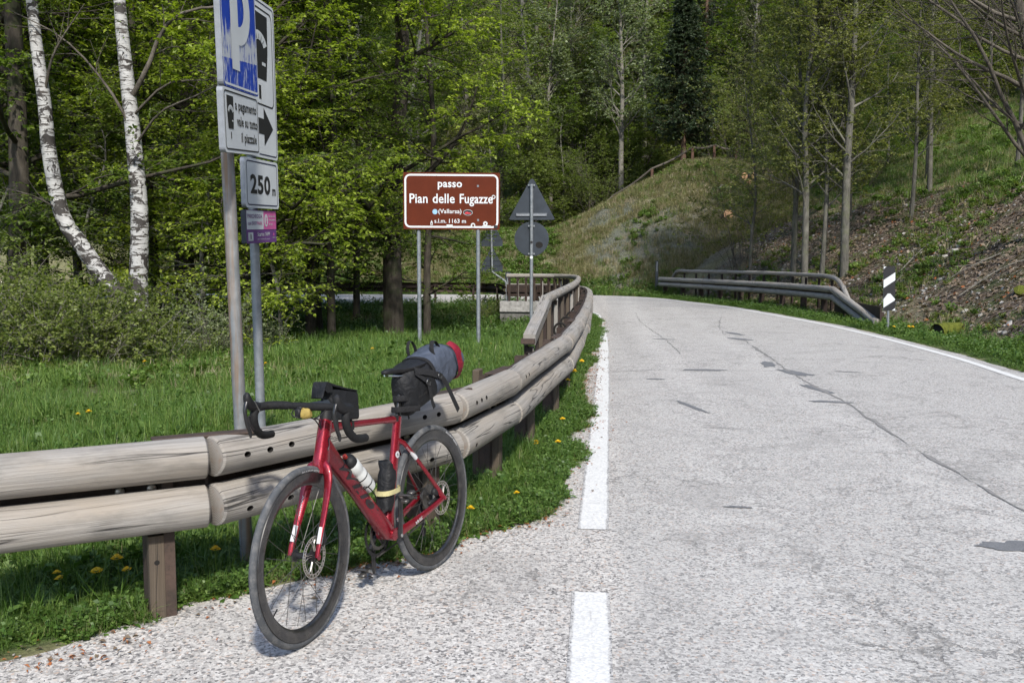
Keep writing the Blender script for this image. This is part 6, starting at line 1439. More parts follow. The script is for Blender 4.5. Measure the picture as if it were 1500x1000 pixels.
# ------------------------------------------------------------------ the bicycle (local x = towards the rear wheel, y = its right side, z = up)
def mat_bike():
    t = NT('bike_red'); v = t.coord('Object'); n = t.noise(v, 260, 2, .5); d = t.noise(v, 9, 5, .7)
    c = t.mix(t.ramp(n, [(.35, 0), (.65, 1)]), (.155, .003, .010), (.27, .008, .022)); c = t.mix(t.ramp(d, [(.58, 0), (.8, .35)]), c, (.22, .14, .12))
    t.set(c, t.ramp(d, [(.4, .26), (.75, .55)]), .55, .5, .55); t.b.inputs['Coat Roughness'].default_value = .08; M['bike_red'] = t.mat
    t = NT('tyre_rubber'); v = t.coord('Object'); n = t.noise(v, 30, 5, .7); n2 = t.noise(v, 6, 4)
    t.set(t.mix(t.ramp(n, [(.45, 0), (.75, .8)]), t.mix(n2, (.042, .045, .050), (.075, .080, .086)), (.16, .155, .15)), .78, 0, .3); t.bump(n, .15, .002); M['tyre'] = t.mat
    t = NT('rim_carbon'); v = t.coord('Object'); n = t.noise(v, 14, 5, .7); n2 = t.noise(v, 120, 3, .6)
    t.set(t.mix(t.ramp(n, [(.45, 0), (.8, .6)]), (.010, .010, .011), (.06, .056, .050)), t.ramp(n2, [(.3, .25), (.7, .45)]), 0, .5, .3); M['rim'] = t.mat
    t = NT('rotor_steel'); v = t.coord('Object'); n = t.noise(v, 90, 3); t.set(t.mix(n, (.34, .31, .27), (.55, .52, .47)), .35, .85, .5); M['rotor'] = t.mat
    t = NT('bottle_plastic'); v = t.coord('Object'); n = t.noise(v, 12, 3); t.set(t.mix(n, (.42, .43, .42), (.56, .57, .56)), .42, 0, .4); t.b.inputs['Subsurface Weight'].default_value = .35; t.b.inputs['Subsurface Radius'].default_value = (.02, .02, .02); M['bottle'] = t.mat
mat_bike()
simple('black_matte', (.010, .010, .011), .6, 0, .3, 40, .25, .1); simple('black_gloss', (.012, .012, .013), .28, 0, .5, 30, .2); simple('grip_tape', (.010, .010, .0105), .75, 0, .22, 90, .3, .4)
simple('chain_steel', (.10, .095, .09), .45, .8, .5, 60, .4); simple('steel_bright', (.48, .48, .47), .3, .9, .5, 40, .1); simple('decal_black', (.014, .008, .010), .35, 0, .5, 50, .1); simple('decal_white', (.48, .48, .49), .5, 0, .4, 50, .08)
simple('valve_red', (.55, .05, .03), .45, 0, .4, 40, .1); simple('roll_yellow', (.26, .19, .05), .7, 0, .3, 60, .2, .3); simple('strap_yellow', (.42, .38, .20), .8, 0, .2, 90, .15, .3)
mat_cloth('bag_black', (.009, .0095, .011), .6, .55, 22); mat_cloth('bag_grey', (.050, .060, .082), .55, .6, 16); mat_cloth('bag_red', (.15, .007, .018), .6, .6, 22); mat_cloth('webbing', (.012, .012, .013), .85, .3, 60)

HD, LEAN, STEER, WR = .434, .056, .095, .342
bike = tag(empty('bicycle', (-.78, 3.524, 0)), 'red road bicycle standing beside the log guardrail, packed with black bags', 'bicycle')
bike.rotation_euler = (-LEAN, 0, pi / 2 - HD)
BM_ = Matrix.Translation((-.78, 3.524, 0)) @ bike.rotation_euler.to_matrix().to_4x4()
AX_P = Vector((.0435, 0, .329)); AX_D = Vector((.292, 0, .956)).normalized()
ST = Matrix.Translation(AX_P) @ Matrix.Rotation(STEER, 4, AX_D) @ Matrix.Translation(-AX_P)
def bpart(mb, nm, mats, parent=bike, steer=False, smooth=40): 
    o = mb.build(nm, [M[m] for m in mats] if isinstance(mats, (list, tuple)) else M[mats], parent, smooth)
    if steer: o.matrix_local = ST
    return o
RY = np.array(Matrix.Rotation(-pi / 2, 3, 'X'))            # lathe axis along local y

# wheels
def tyre_mb():
    mb = MB(); c, r = .3275, .0145; th = np.linspace(0, 2 * pi, 14, endpoint=False); prof = [(c + r * cos(t), r * .95 * sin(t)) for t in th] + [(c + r, 0)]
    mb.lathe(prof, R=RY, sides=88, caps=False); return mb
def rim_mb():
    mb = MB(); prof = [(.318, -.0105), (.3165, -.0138), (.300, -.0142), (.283, -.0125), (.272, -.008), (.268, -.003), (.268, .003), (.272, .008), (.283, .0125), (.300, .0142), (.3165, .0138), (.318, .0105), (.318, -.0105)]
    mb.lathe(prof, R=RY, sides=88, caps=False); return mb
def rotor_mb(r=.08):
    mb = MB(); t = .0009
    for a, b in ((r - .0030, r), (r - .0165, r - .0135)): mb.lathe([(a, -t), (b, -t), (b, t), (a, t), (a, -t)], R=RY, sides=56, caps=False)
    for i in range(44):
        a = i / 44 * 2 * pi; o = .05 if i % 2 else -.05; p, q = r - .014, r - .0025
        P = [(p * cos(a + o), p * sin(a + o)), (q * cos(a - o * .3), q * sin(a - o * .3))]; d = .0021; tx, tz = -sin(a), cos(a)
        mb.add([(P[0][0] - tx * d, -t, P[0][1] - tz * d), (P[0][0] + tx * d, -t, P[0][1] + tz * d), (P[1][0] + tx * d, -t, P[1][1] + tz * d), (P[1][0] - tx * d, -t, P[1][1] - tz * d)], [(3, 2, 1, 0)])
    for i in range(5):
        a = i / 5 * 2 * pi; pts = [(rr * cos(a + w), 0, rr * sin(a + w)) for rr, w in ((.022, 0), (.04, .22), (.055, .30), (r - .014, .22))]; mb.tube(pts, .0032, 5, True, sq=(1, .35))
        pts = [(rr * cos(a + w), 0, rr * sin(a + w)) for rr, w in ((.022, .35), (.045, .45), (r - .014, .62))]; mb.tube(pts, .0026, 5, True, sq=(1, .35))
    return mb
spoke_me = MB().tube([(0, 0, .022), (0, 0, .272)], .0013, 4, False).mesh('spoke', M['chain_steel']); ty_me = tyre_mb().mesh('tyre', M['tyre']); rim_me = rim_mb().mesh('rim', M['rim']); rot_me = rotor_mb().mesh('brake_rotor', M['rotor'], smooth=0)
def wheel(mat, rear=False):
    w = empty('wheel'); w.parent = bike; w.matrix_local = mat
    link('tyre', ty_me, w); link('rim', rim_me, w); mb = MB(); hw = .047 if not rear else .045
    mb.lathe([(.009, -hw), (.016, -hw + .004), (.026, -hw + .008), (.026, -hw + .013), (.013, -hw + .02), (.012, 0), (.013, hw - .02), (.024, hw - .013), (.024, hw - .008), (.012, hw - .002), (.009, hw)], R=RY, sides=18); mb.tube([(0, -.056, 0), (0, .056, 0)], .006, 8, True, A0=(1, 0, 0)); mb.build('hub', M['black_matte'], w)
    o = link('brake_rotor', rot_me, w); o.location = (0, -.046 if not rear else -.052, 0)
    for i in range(24):
        o = link('spoke', spoke_me, w); sd = -1 if i % 2 else 1; a = i / 24 * 2 * pi; cr = (.36 if (i // 2) % 2 else -.36); p0 = Vector((.024 * cos(a + cr * 3.2), sd * .034, .024 * sin(a + cr * 3.2))); p1 = Vector((.270 * cos(a), sd * .002, .270 * sin(a))); d = (p1 - p0).normalized()
        o.matrix_local = Matrix.Translation(p0 - d * .022) @ d.to_track_quat('Z', 'Y').to_matrix().to_4x4()
    mb = MB(); mb.tube([(.268, 0, 0), (.235, 0, 0)], .003, 6, True); o = mb.build('valve', M['black_matte'], w); o.rotation_euler = (0, .4 if rear else 2.5, 0)
    P = Plate()
    for k, (a0, txt, ln, hh, rad) in enumerate(((.62, 'WILIER', .085, .014, .293), (3.8, 'WILIER', .085, .014, .293))):
        V, F = text_mesh(txt, .01); W_ = V[:, 0].max() - V[:, 0].min(); H_ = V[:, 1].max()
        ang = a0 - (V[:, 0] - V[:, 0].min()) / W_ * ln / rad; rr = rad + (V[:, 1] / H_ - .5) * hh; P.mb('rim_mark').add(np.stack([-rr * np.cos(ang), np.full(len(V), -.0150), rr * np.sin(ang)], 1), F)
    P.mb('rim_mark').build('rim_lettering', M['chain_steel'], w, smooth=0)
    V, F = text_mesh('OPEN TUBULAR', .02); W_ = V[:, 0].max() - V[:, 0].min(); H_ = V[:, 1].max(); mb = MB()
    ang = 1.95 - (V[:, 0] - V[:, 0].min()) / W_ * .42; rr = .3235 + (V[:, 1] / H_ - .5) * .0075; mb.add(np.stack([-rr * np.cos(ang), -np.sqrt(np.maximum(.0145 ** 2 - (rr - .3275) ** 2, 1e-8)) - .0004, rr * np.sin(ang)], 1), F); mb.build('tyre_lettering', M['decal_white'], w, smooth=0)
    return w
AXF = Matrix.Translation((0, 0, WR)); AXR = Matrix.Translation((.99, 0, WR))
wf = wheel(ST @ AXF); wr = wheel(AXR @ Matrix.Rotation(.5, 4, 'Y'), True)

# frame
mb = MB()
mb.tube(interp([(.149, 0, .674), (.158, 0, .70), (.175, 0, .765), (.198, 0, .834)], n=10), np.array([(.0285, .036), (.0275, .036), (.027, .034), (.026, .031), (.0255, .030), (.025, .029), (.025, .028), (.025, .0275), (.0245, .027), (.024, .0265)]), 20, True, e=.85)
mb.tube(interp([(.172, 0, .735), (.215, 0, .682), (.40, 0, .483), (.55, 0, .318), (.592, 0, .275)], n=12), np.array([(.024, .040), (.026, .036), (.026, .033), (.026, .031), (.0265, .031), (.027, .031), (.028, .031), (.0295, .032), (.032, .033), (.0345, .034), (.037, .034), (.036, .032)]), 20, True, e=.72)
mb.tube(interp([(.180, 0, .798), (.24, 0, .800), (.45, 0, .782), (.66, 0, .763), (.722, 0, .757)], n=10), np.array([(.021, .026), (.020, .021), (.0185, .0165), (.0175, .015), (.017, .0145), (.0165, .014), (.016, .0135), (.016, .0135), (.016, .015), (.016, .018)]), 16, True, e=.85)
mb.tube(interp([(.588, 0, .268), (.605, 0, .33), (.655, 0, .50), (.700, 0, .66), (.727, 0, .768)], n=12), np.array([(.030, .034), (.024, .030), (.019, .027), (.0175, .0255), (.0165, .025), (.0165, .025), (.0165, .025), (.0165, .025), (.0165, .025), (.0165, .0245), (.0165, .024), (.0165, .0235)]), 16, True, e=.85)
mb.tube([(.588, -.043, .270), (.588, .043, .270)], .0245, 20, True, A0=(1, 0, 0))
for s_ in (-1, 1):
    mb.tube(interp([(.695, s_ * .008, .672), (.725, s_ * .022, .655), (.86, s_ * .048, .500), (.972, s_ * .062, .365), (.990, s_ * .063, .340)], n=10), np.array([(.008, .011)] * 3 + [(.0068, .0095)] * 4 + [(.0068, .010), (.008, .013), (.008, .015)]), 12, True)
    mb.tube(interp([(.600, s_ * .030, .268), (.68, s_ * .042, .278), (.80, s_ * .052, .300), (.95, s_ * .063, .334), (.992, s_ * .064, .345)], n=10), np.array([(.011, .024), (.010, .0225), (.0085, .0205), (.0085, .019), (.0085, .0175), (.0085, .016), (.0085, .0145), (.0085, .013), (.0085, .0125), (.008, .012)]), 12, True, e=.8)
frame = bpart(mb, 'frame', 'bike_red')
mb = MB(); mb.tube([(.700, 0, .752), (.706, 0, .775)], np.array([(.0172, .025), (.0172, .025)]), 14, True); mb.tube([(.715, 0, .66), (.739, 0, .772)], np.array([(.012, .006), (.012, .006)]), 8, True); bpart(mb, 'seat_clamp', 'black_matte', frame)
# frame lettering
def tube_text(nm, txt, p0, p1, latf, hgt, mat, side=-1, bold=.02, shear=0.0, arch=None, latr=None):
    """text wrapped on the side of a tube: runs from p0 to p1 (x,z), hugging the oval section"""
    V, F = text_mesh(txt, bold, shear); a = (V[:, 0] - V[:, 0].min()) / (V[:, 0].max() - V[:, 0].min()); b = (V[:, 1] - V[:, 1].min()) / (V[:, 1].max() - V[:, 1].min()) - .5
    p0, p1 = np.array(p0), np.array(p1); d = p1 - p0; t = d / np.linalg.norm(d); n = np.array([-t[1], t[0]]); q = p0 + a[:, None] * d + (b * hgt)[:, None] * n
    u = np.clip(np.abs(b * hgt) / latf[1], 0, .98); y = latf[0] * (1 - u ** 2.6) ** (1 / 2.6) + .0012
    if latr: y = y + (latr - latf[0]) * a
    m = MB(); m.add(np.stack([q[:, 0], side * y, q[:, 1]], 1), F); return bpart(m, nm, mat, frame, smooth=0)
tube_text('frame_lettering', 'Wilier', (.245, .652), (.505, .369), (.0275, .032), .046, 'decal_black', -1, .03, .35, latr=.031)
tube_text('frame_lettering', 'TRIESTINA', (.515, .357), (.570, .298), (.0305, .033), .012, 'decal_black', -1, .01, latr=.034)
tube_text('stay_lettering', 'Wilier', (.735, .284), (.83, .305), (.0, .04), .016, 'decal_white', -1, .02, .2); frame.children[-1].location = (0, -.0585, .0)
mb = MB(); V = [(.175, -.0262, .74), (.182, -.0262, .755), (.179, -.0262, .775), (.186, -.0262, .79)]; mb.tube([(.160, -.0278, .722), (.172, -.0285, .738), (.170, -.028, .762), (.185, -.0275, .772), (.196, -.0268, .768)], .0032, 6, True, sq=(1, .4)); bpart(mb, 'head_emblem', 'decal_black', frame)
mb = MB(); mb.tube([(.682, -.0170, .605), (.682, -.0186, .605)], .015, 18, True, A0=(1, 0, 0)); bpart(mb, 'round_sticker', 'decal_white', frame); mb = MB()
for k in range(2): mb.tube([(.682, -.0187, .608 - k * .007), (.682, -.0192, .608 - k * .007)], .0025, 6, True, A0=(1, 0, 0), sq=(3.4, .8))
bpart(mb, 'sticker_print', 'chain_steel', frame)
def stay_sticker(s_, a, b):
    P = interp([(.695, s_ * .008, .672), (.725, s_ * .022, .655), (.86, s_ * .048, .500), (.972, s_ * .062, .365), (.990, s_ * .063, .340)], n=60)[a:b]; m = MB(); m.tube(P, np.full((b - a, 2), (.0076, .0104)), 12, False); return bpart(m, 'stay_sticker', 'decal_white', frame)
stay_sticker(-1, 9, 22); stay_sticker(1, 9, 22)
# fork
mb = MB(); mb.tube(interp([(.138, 0, .632), (.148, 0, .668), (.152, 0, .684)], n=4), np.array([(.030, .026), (.031, .034), (.029, .036), (.028, .036)]), 18, True, e=.85)
for s_ in (-1, 1): mb.tube(interp([(.147, s_ * .010, .668), (.140, s_ * .030, .655), (.128, s_ * .043, .615), (.098, s_ * .050, .545), (.050, s_ * .055, .45), (.012, s_ * .058, .375), (.0, s_ * .058, .340)], n=14), np.array([(.018, .024), (.017, .025), (.014, .024), (.011, .0225), (.010, .021), (.0095, .0195), (.009, .018), (.009, .017), (.0088, .016), (.0085, .0145), (.008, .013), (.008, .012), (.008, .012), (.008, .012)]), 14, True)
fork = bpart(mb, 'fork', 'bike_red', steer=True)
FB = lambda s_: interp([(.147, s_ * .010, .668), (.140, s_ * .030, .655), (.128, s_ * .043, .615), (.098, s_ * .050, .545), (.050, s_ * .055, .45), (.012, s_ * .058, .375), (.0, s_ * .058, .340)], n=60)
for s_ in (-1, 1):
    q = FB(s_)[41:52]; mb = MB(); th = np.linspace(-.9, .9, 6) ; mb.tube(q, np.full((11, 2), (.0096, .0162)), 14, False); o = mb.build('fork_sticker', M['decal_white'], fork)
mb = MB(); q = FB(1)[14:24] + np.array([-.0215, 0, 0]); 
V, F = text_mesh('Wilier', .02); a = (V[:, 0] - V[:, 0].min()) / (V[:, 0].max() - V[:, 0].min()); b = V[:, 1] / V[:, 1].max(); mb.add(np.stack([.088 - .035 * a, .0435 + .006 * b + .003 * a, .555 - .08 * a], 1), F); mb.build('fork_lettering', M['decal_white'], fork, smooth=0)
# cockpit
mb = MB(); mb.tube([(.1975, 0, .832), (.2145, 0, .888)], np.array([(.0245, .027), (.021, .024)]), 18, True); bpart(mb, 'headset_spacer', 'black_matte', steer=True)
mb = MB(); mb.tube(interp([(.222, 0, .893), (.17, 0, .898), (.098, 0, .902)], n=6), np.array([(.021, .019)] * 3 + [(.019, .017)] * 3), 16, True); mb.tube([(.218, 0, .868), (.2235, 0, .912)], .019, 16, True); bpart(mb, 'stem', 'sign_grey', steer=True)
bars = []
mb = MB(); half = [(.094, 0, .902), (.094, -.06, .903), (.092, -.13, .905), (.078, -.178, .905), (.040, -.196, .903), (.012, -.199, .890), (.006, -.201, .860), (.022, -.204, .822), (.058, -.207, .793), (.10, -.209, .784), (.135, -.210, .782)]
for s_ in (1, -1): mb.tube(interp([(x, y * s_, z) for x, y, z in half], n=36), np.interp(np.linspace(0, 1, 36), [0, .12, .2, .25, 1], [.0155, .0155, .0135, .0165, .0155]), 14, True)
bpart(mb, 'handlebar', 'grip_tape', steer=True)
for s_ in (-1, 1):
    mb = MB(); y0 = s_ * .199
    mb.tube(interp([(.045, y0, .903), (.018, y0, .908), (-.014, y0 + s_ * -.002, .917), (-.034, y0 - s_ * .004, .938), (-.041, y0 - s_ * .005, .962), (-.036, y0 - s_ * .005, .969)], n=12), np.array([(.0165, .017), (.017, .019), (.017, .020), (.0165, .020), (.016, .020), (.0165, .020), (.017, .0205), (.017, .0205), (.0165, .019), (.0155, .0165), (.013, .013), (.006, .006)]), 14, True)
    hood = bpart(mb, 'brake_hood', 'black_matte', steer=True)
    mb = MB(); mb.tube(interp([(-.047, y0 - s_ * .006, .935), (-.060, y0 - s_ * .007, .900), (-.052, y0 - s_ * .007, .855), (-.030, y0 - s_ * .006, .812), (-.030, y0 - s_ * .006, .795)], n=12), np.array([(.009, .007), (.0085, .0075), (.008, .007), (.0075, .006), (.007, .0055), (.0075, .005), (.0085, .005), (.009, .005), (.009, .005), (.009, .005), (.008, .004), (.004, .003)]), 10, True); bpart(mb, 'brake_lever', 'black_gloss', steer=True)
    mb = MB(); mb.tube(interp([(-.040, y0 - s_ * .010, .880), (-.034, y0 - s_ * .012, .845), (-.018, y0 - s_ * .014, .825)], n=5), np.array([(.005, .009)] * 3 + [(.005, .007), (.003, .003)]), 8, True); bpart(mb, 'shift_paddle', 'black_gloss', steer=True)
    mb = MB(); mb.tube([(-.012, y0 - s_ * .0172, .935), (.020, y0 - s_ * .0178, .890)], .0022, 5, True); bpart(mb, 'lever_trim', 'steel_bright', steer=True)
mb = MB(); mb.tube(interp([(.085, .07, .892), (.05, .06, .875), (.06, .03, .862), (.13, .015, .85), (.165, 0, .80)], n=14), .0025, 6, True); mb.tube(interp([(.085, -.07, .892), (.05, -.06, .872), (.06, -.03, .86), (.13, -.012, .845), (.165, 0, .79)], n=14), .0025, 6, True); bpart(mb, 'brake_hose', 'black_matte', steer=True)
mb = MB(); mb.box((.07, .040, .880), (.030, .026, .034), bev=.006); mb.box((.085, .040, .898), (.03, .022, .012), bev=.004); bpart(mb, 'light_mount', 'black_matte', steer=True)
# saddle and seatpost
mb = MB(); mb.tube([(.722, 0, .742), (.790, 0, .940)], np.array([(.0115, .017), (.0115, .017)]), 14, True); bpart(mb, 'seatpost', 'black_gloss')
rings = []
for x, hw, zt, th_ in ((.632, .006, .974, .010), (.640, .016, .977, .020), (.665, .021, .980, .026), (.71, .025, .980, .028), (.76, .036, .978, .030), (.80, .052, .980, .032), (.84, .065, .986, .034), (.88, .071, .992, .034), (.905, .066, .996, .030), (.915, .045, .996, .018)):
    a = np.linspace(0, 2 * pi, 18, endpoint=False); ring = []
    for t in a:
        c_, s_ = cos(t), sin(t); z = zt + (.006 * s_ if s_ > 0 else th_ * s_ * (.35 + .65 * abs(c_) ** .6)); ring.append((x, hw * np.sign(c_) * abs(c_) ** .8, z))
    rings.append(ring)
mb = MB(); mb.loft(rings); o = bpart(mb, 'saddle', 'black_matte', smooth=60); fix_normals(o.data)
mb = MB()
for s_ in (-1, 1): mb.tube(interp([(.66, s_ * .012, .958), (.74, s_ * .022, .948), (.82, s_ * .022, .948), (.885, s_ * .035, .966)], n=10), .0035, 6, True)
mb.box((.787, 0, .945), (.045, .036, .022), bev=.006); bpart(mb, 'saddle_rail', 'steel_bright')
# drivetrain
def crank_arm(y, up):
    m = MB(); z1 = .27 + (.1725 if up else -.1725); m.tube(interp([(.588, y, .27 - (.012 if up else -.012)), (.588, y, .27), (.588 + (.004 if up else -.004), y + np.sign(y) * .006, (.27 + z1) / 2), (.588, y + np.sign(y) * .010, z1), (.588, y + np.sign(y) * .010, z1 + (.010 if up else -.010))], n=10), np.array([(.0075, .014), (.008, .0185), (.0075, .0165), (.007, .0155), (.007, .015), (.007, .0145), (.007, .014), (.007, .0145), (.0065, .0145), (.004, .008)]), 12, True); bpart(m, 'crank_arm', 'black_gloss')
    yy = y + np.sign(y) * .010; sg = np.sign(y); m = MB(); m.tube([(.588, yy, z1), (.588, yy + sg * .055, z1)], .0065, 8, True, A0=(1, 0, 0)); m.tube([(.588, yy + sg * .003, z1), (.588, yy + sg * .012, z1)], .010, 8, True, A0=(1, 0, 0)); bpart(m, 'pedal_axle', 'steel_bright')
    m = MB(); c = (.588, yy + sg * .042, z1); m.box(c, (.045, .036, .018), rotm(ry=.25), bev=.006); m.tube([(.558, c[1] - .024, z1 + .012), (.558, c[1] + .024, z1 + .012)], .006, 6, True, A0=(1, 0, 0)); m.tube([(.618, c[1] - .024, z1 - .012), (.618, c[1] + .024, z1 - .012)], .006, 6, True, A0=(1, 0, 0)); m.box((.56, c[1], z1 - .012), (.028, .030, .014), rotm(ry=-.3), bev=.003); m.box((.612, c[1], z1 + .013), (.03, .028, .012), rotm(ry=-.2), bev=.003); bpart(m, 'pedal', 'chain_steel')
    m = MB(); m.tube([(.588, y + sg * .006, .27), (.588, y + sg * .0105, .27)], .008, 10, True, A0=(1, 0, 0)); bpart(m, 'crank_bolt', 'steel_bright')
crank_arm(-.067, True); crank_arm(.070, False)
def ring_gear(y, r, n, th_=.0014):
    m = MB(); a = np.linspace(0, 2 * pi, n * 4, endpoint=False); rr = np.where(np.arange(n * 4) % 4 < 2, r, r - .0045); out = [(rr[i] * cos(a[i]), rr[i] * sin(a[i])) for i in range(n * 4)]; inn = [((r - .016) * cos(t), (r - .016) * sin(t)) for t in a]; N_ = n * 4
    V = [(.588 + x, y - th_, .27 + z) for x, z in out] + [(.588 + x, y - th_, .27 + z) for x, z in inn] + [(.588 + x, y + th_, .27 + z) for x, z in out] + [(.588 + x, y + th_, .27 + z) for x, z in inn]
    F = []
    for i in range(N_):
        k = (i + 1) % N_; F += [(i, k, N_ + k, N_ + i), (2 * N_ + k, 2 * N_ + i, 3 * N_ + i, 3 * N_ + k), (k, i, 2 * N_ + i, 2 * N_ + k), (N_ + i, N_ + k, 3 * N_ + k, 3 * N_ + i)]
    m.add(V, F); return m
bpart(ring_gear(.049, .103, 50), 'chainring', 'black_matte', smooth=0); bpart(ring_gear(.042, .072, 34), 'chainring', 'chain_steel', smooth=0)
m = MB()
for i in range(4):
    a = i * pi / 2 + .6; m.tube([(.588 + .015 * cos(a), .053, .27 + .015 * sin(a)), (.588 + .088 * cos(a), .049, .27 + .088 * sin(a))], np.array([(.013, .005), (.009, .004)]), 8, True)
bpart(m, 'crank_spider', 'black_gloss')
m = MB()
for i, r in enumerate(np.linspace(.060, .024, 9)): m.lathe([(r - .006, -.001), (r, -.001), (r, .001), (r - .006, .001)], (.99, .018 + i * .0042, WR), RY, 26)
m.lathe([(.018, .010), (.018, .058)], (.99, 0, WR), RY, 16); bpart(m, 'cassette', 'chain_steel')
m = MB(); m.tube([(.588 - .02, .047, .27 - .100), (.80, .045, .195), (.985, .045, .228)], .0045, 6, True, sq=(.6, 1)); m.tube([(.588, .047, .27 + .102), (.99, .042, WR + .042)], .0045, 6, True, sq=(.6, 1)); bpart(m, 'chain', 'chain_steel')
m = MB(); m.tube(interp([(.992, .066, .338), (1.0, .075, .30), (.985, .062, .262)], n=6), .011, 8, True); m.tube([(.985, .050, .262), (.968, .050, .175)], np.array([(.004, .012), (.004, .010)]), 8, True); 
for z, x in ((.262, .985), (.178, .969)): m.lathe([(.010, -.003), (.021, -.003), (.021, .003), (.010, .003)], (x, .045, z), RY, 14)
bpart(m, 'rear_derailleur', 'black_matte')
m = MB(); m.tube(interp([(.655, .035, .375), (.648, .042, .40), (.640, .048, .385)], n=5), .011, 8, True); m.box((.645, .047, .372), (.05, .010, .018), rotm(ry=.5), bev=.003); bpart(m, 'front_derailleur', 'black_matte')
m = MB(); m.box((.935, -.050, .380), (.045, .022, .035), rotm(ry=.6), bev=.007); m.box((.90, -.052, .345), (.07, .016, .018), rotm(ry=-.15), bev=.005); bpart(m, 'rear_brake_caliper', 'black_matte')
m = MB(); m.box((.052, -.052, .402), (.040, .022, .058), rotm(ry=-.3), bev=.007); bpart(m, 'front_brake_caliper', 'black_matte', steer=True)
m = MB(); m.tube([(0, -.066, WR), (0, -.0685, WR)], .011, 12, True, A0=(1, 0, 0)); bpart(m, 'axle_cap', 'bike_red', steer=True); m = MB(); m.tube([(.99, -.072, WR), (.99, -.0745, WR)], .010, 12, True, A0=(1, 0, 0)); bpart(m, 'axle_cap', 'bike_red')
m = MB(); m.tube([(.635, -.030, .325), (.635, -.0325, .325)], .010, 12, True, A0=(1, 0, 0)); m.tube([(.635, -.0326, .325), (.635, -.034, .325)], .005, 8, True, A0=(1, 0, 0)); bpart(m, 'frame_bolt', 'steel_bright', frame)
m = MB(); m.tube(interp([(.30, 0, .565), (.40, 0, .455)], n=3), np.array([(.012, .004)] * 3), 8, True)
for s_ in (-1, 1): m.tube(interp([(.36, s_ * .012, .503), (.40, s_ * .036, .525), (.46, s_ * .038, .47), (.485, s_ * .02, .425), (.455, 0, .405)], n=12), .0026, 6, True)
bpart(m, 'bottle_cage', 'black_matte')

# things carried by the bicycle: each its own object, placed in the bicycle's frame
def carried(name, label, cat, pivot):
    o = tag(empty(name), label, cat); o.matrix_world = BM_ @ Matrix.Translation(pivot); o['_p'] = list(pivot); return o
def cput(mb, nm, mat, root, smooth=45):
    p = root['_p']; o = mb.build(nm, [M[m] for m in mat] if isinstance(mat, (list, tuple)) else M[mat], root, smooth); o.matrix_parent_inverse = Matrix.Translation([-c for c in p]); return o
# bottle on the down tube
d = np.array([.411, 0, -.43]); d /= np.linalg.norm(d); pu = np.array([-d[2], 0, d[0]]); b0 = np.array([.330, 0, .625]) + pu * .014
bt = carried('water_bottle', 'translucent white drinking bottle with black cap and red valve on the bicycle frame', 'bottle', tuple(b0 + d * .1))
Rb = np.stack([np.array([0, 1., 0]), np.cross(d, [0, 1., 0]), d], 1)
mb = MB(); mb.lathe([(.030, .0), (.0355, .012), (.0365, .03), (.0365, .048), (.0335, .056), (.0335, .066), (.0365, .074), (.0365, .165), (.034, .178), (.028, .182)], b0, Rb, 28); cput(mb, 'bottle_body', 'bottle', bt)
mb = MB(); mb.lathe([(.010, -.034), (.013, -.030), (.022, -.026), (.031, -.018), (.0325, -.004), (.0325, .006), (.030, .007)], b0, Rb, 28); cput(mb, 'cap', 'black_matte', bt)
mb = MB(); mb.lathe([(.006, -.050), (.0095, -.048), (.010, -.038), (.008, -.034), (.008, -.028)], b0, Rb, 16); cput(mb, 'valve', 'valve_red', bt)
for z in (.092, .140): mb = MB(); mb.lathe([(.0372, z - .003), (.0378, z), (.0372, z + .003)], b0, Rb, 28, caps=False); cput(mb, 'elastic_band', 'black_matte', bt)
# pouch on the seat tube
pc = carried('tool_pouch', 'black folded pouch strapped to the seat tube with a pale yellow strap', 'bag', (.60, 0, .47))
rings = []
for k, (z, w, t_, dx) in enumerate(((.372, .018, .020, .0), (.378, .030, .030, 0), (.42, .036, .036, 0), (.455, .033, .033, 0), (.50, .037, .038, 0), (.535, .036, .036, -.004), (.552, .030, .026, -.012), (.575, .034, .016, -.024), (.590, .030, .008, -.034))):
    cx = .592 + (z - .37) * .285 + dx - .0; a = np.linspace(0, 2 * pi, 22, endpoint=False); wr_ = 1 + .13 * fbm(np.cos(a) * 2 + k * .9, np.sin(a) * 2 + k * .7, 3)
    rings.append([(cx + t_ * np.sign(cos(t)) * abs(cos(t)) ** .7 * q - .018, w * np.sign(sin(t)) * abs(sin(t)) ** .7 * q, z + .006 * sin(3 * t + k)) for t, q in zip(a, wr_)])
mb = MB(); mb.loft(rings); o = cput(mb, 'pouch_body', 'bag_black', pc); fix_normals(o.data)
mb = MB(); a = np.linspace(0, 2 * pi, 30); rr = [(.618 + .066 * np.sign(cos(t)) * abs(cos(t)) ** .6 - .006, .043 * np.sign(sin(t)) * abs(sin(t)) ** .75) for t in a]; mb.add([(x, y, .447 + .010 * (x - .60)) for x, y in rr] + [(x, y, .469 + .010 * (x - .60)) for x, y in rr], [(i, i + 1, 31 + i, 30 + i) for i in range(29)]); o = cput(mb, 'strap', 'strap_yellow', pc)
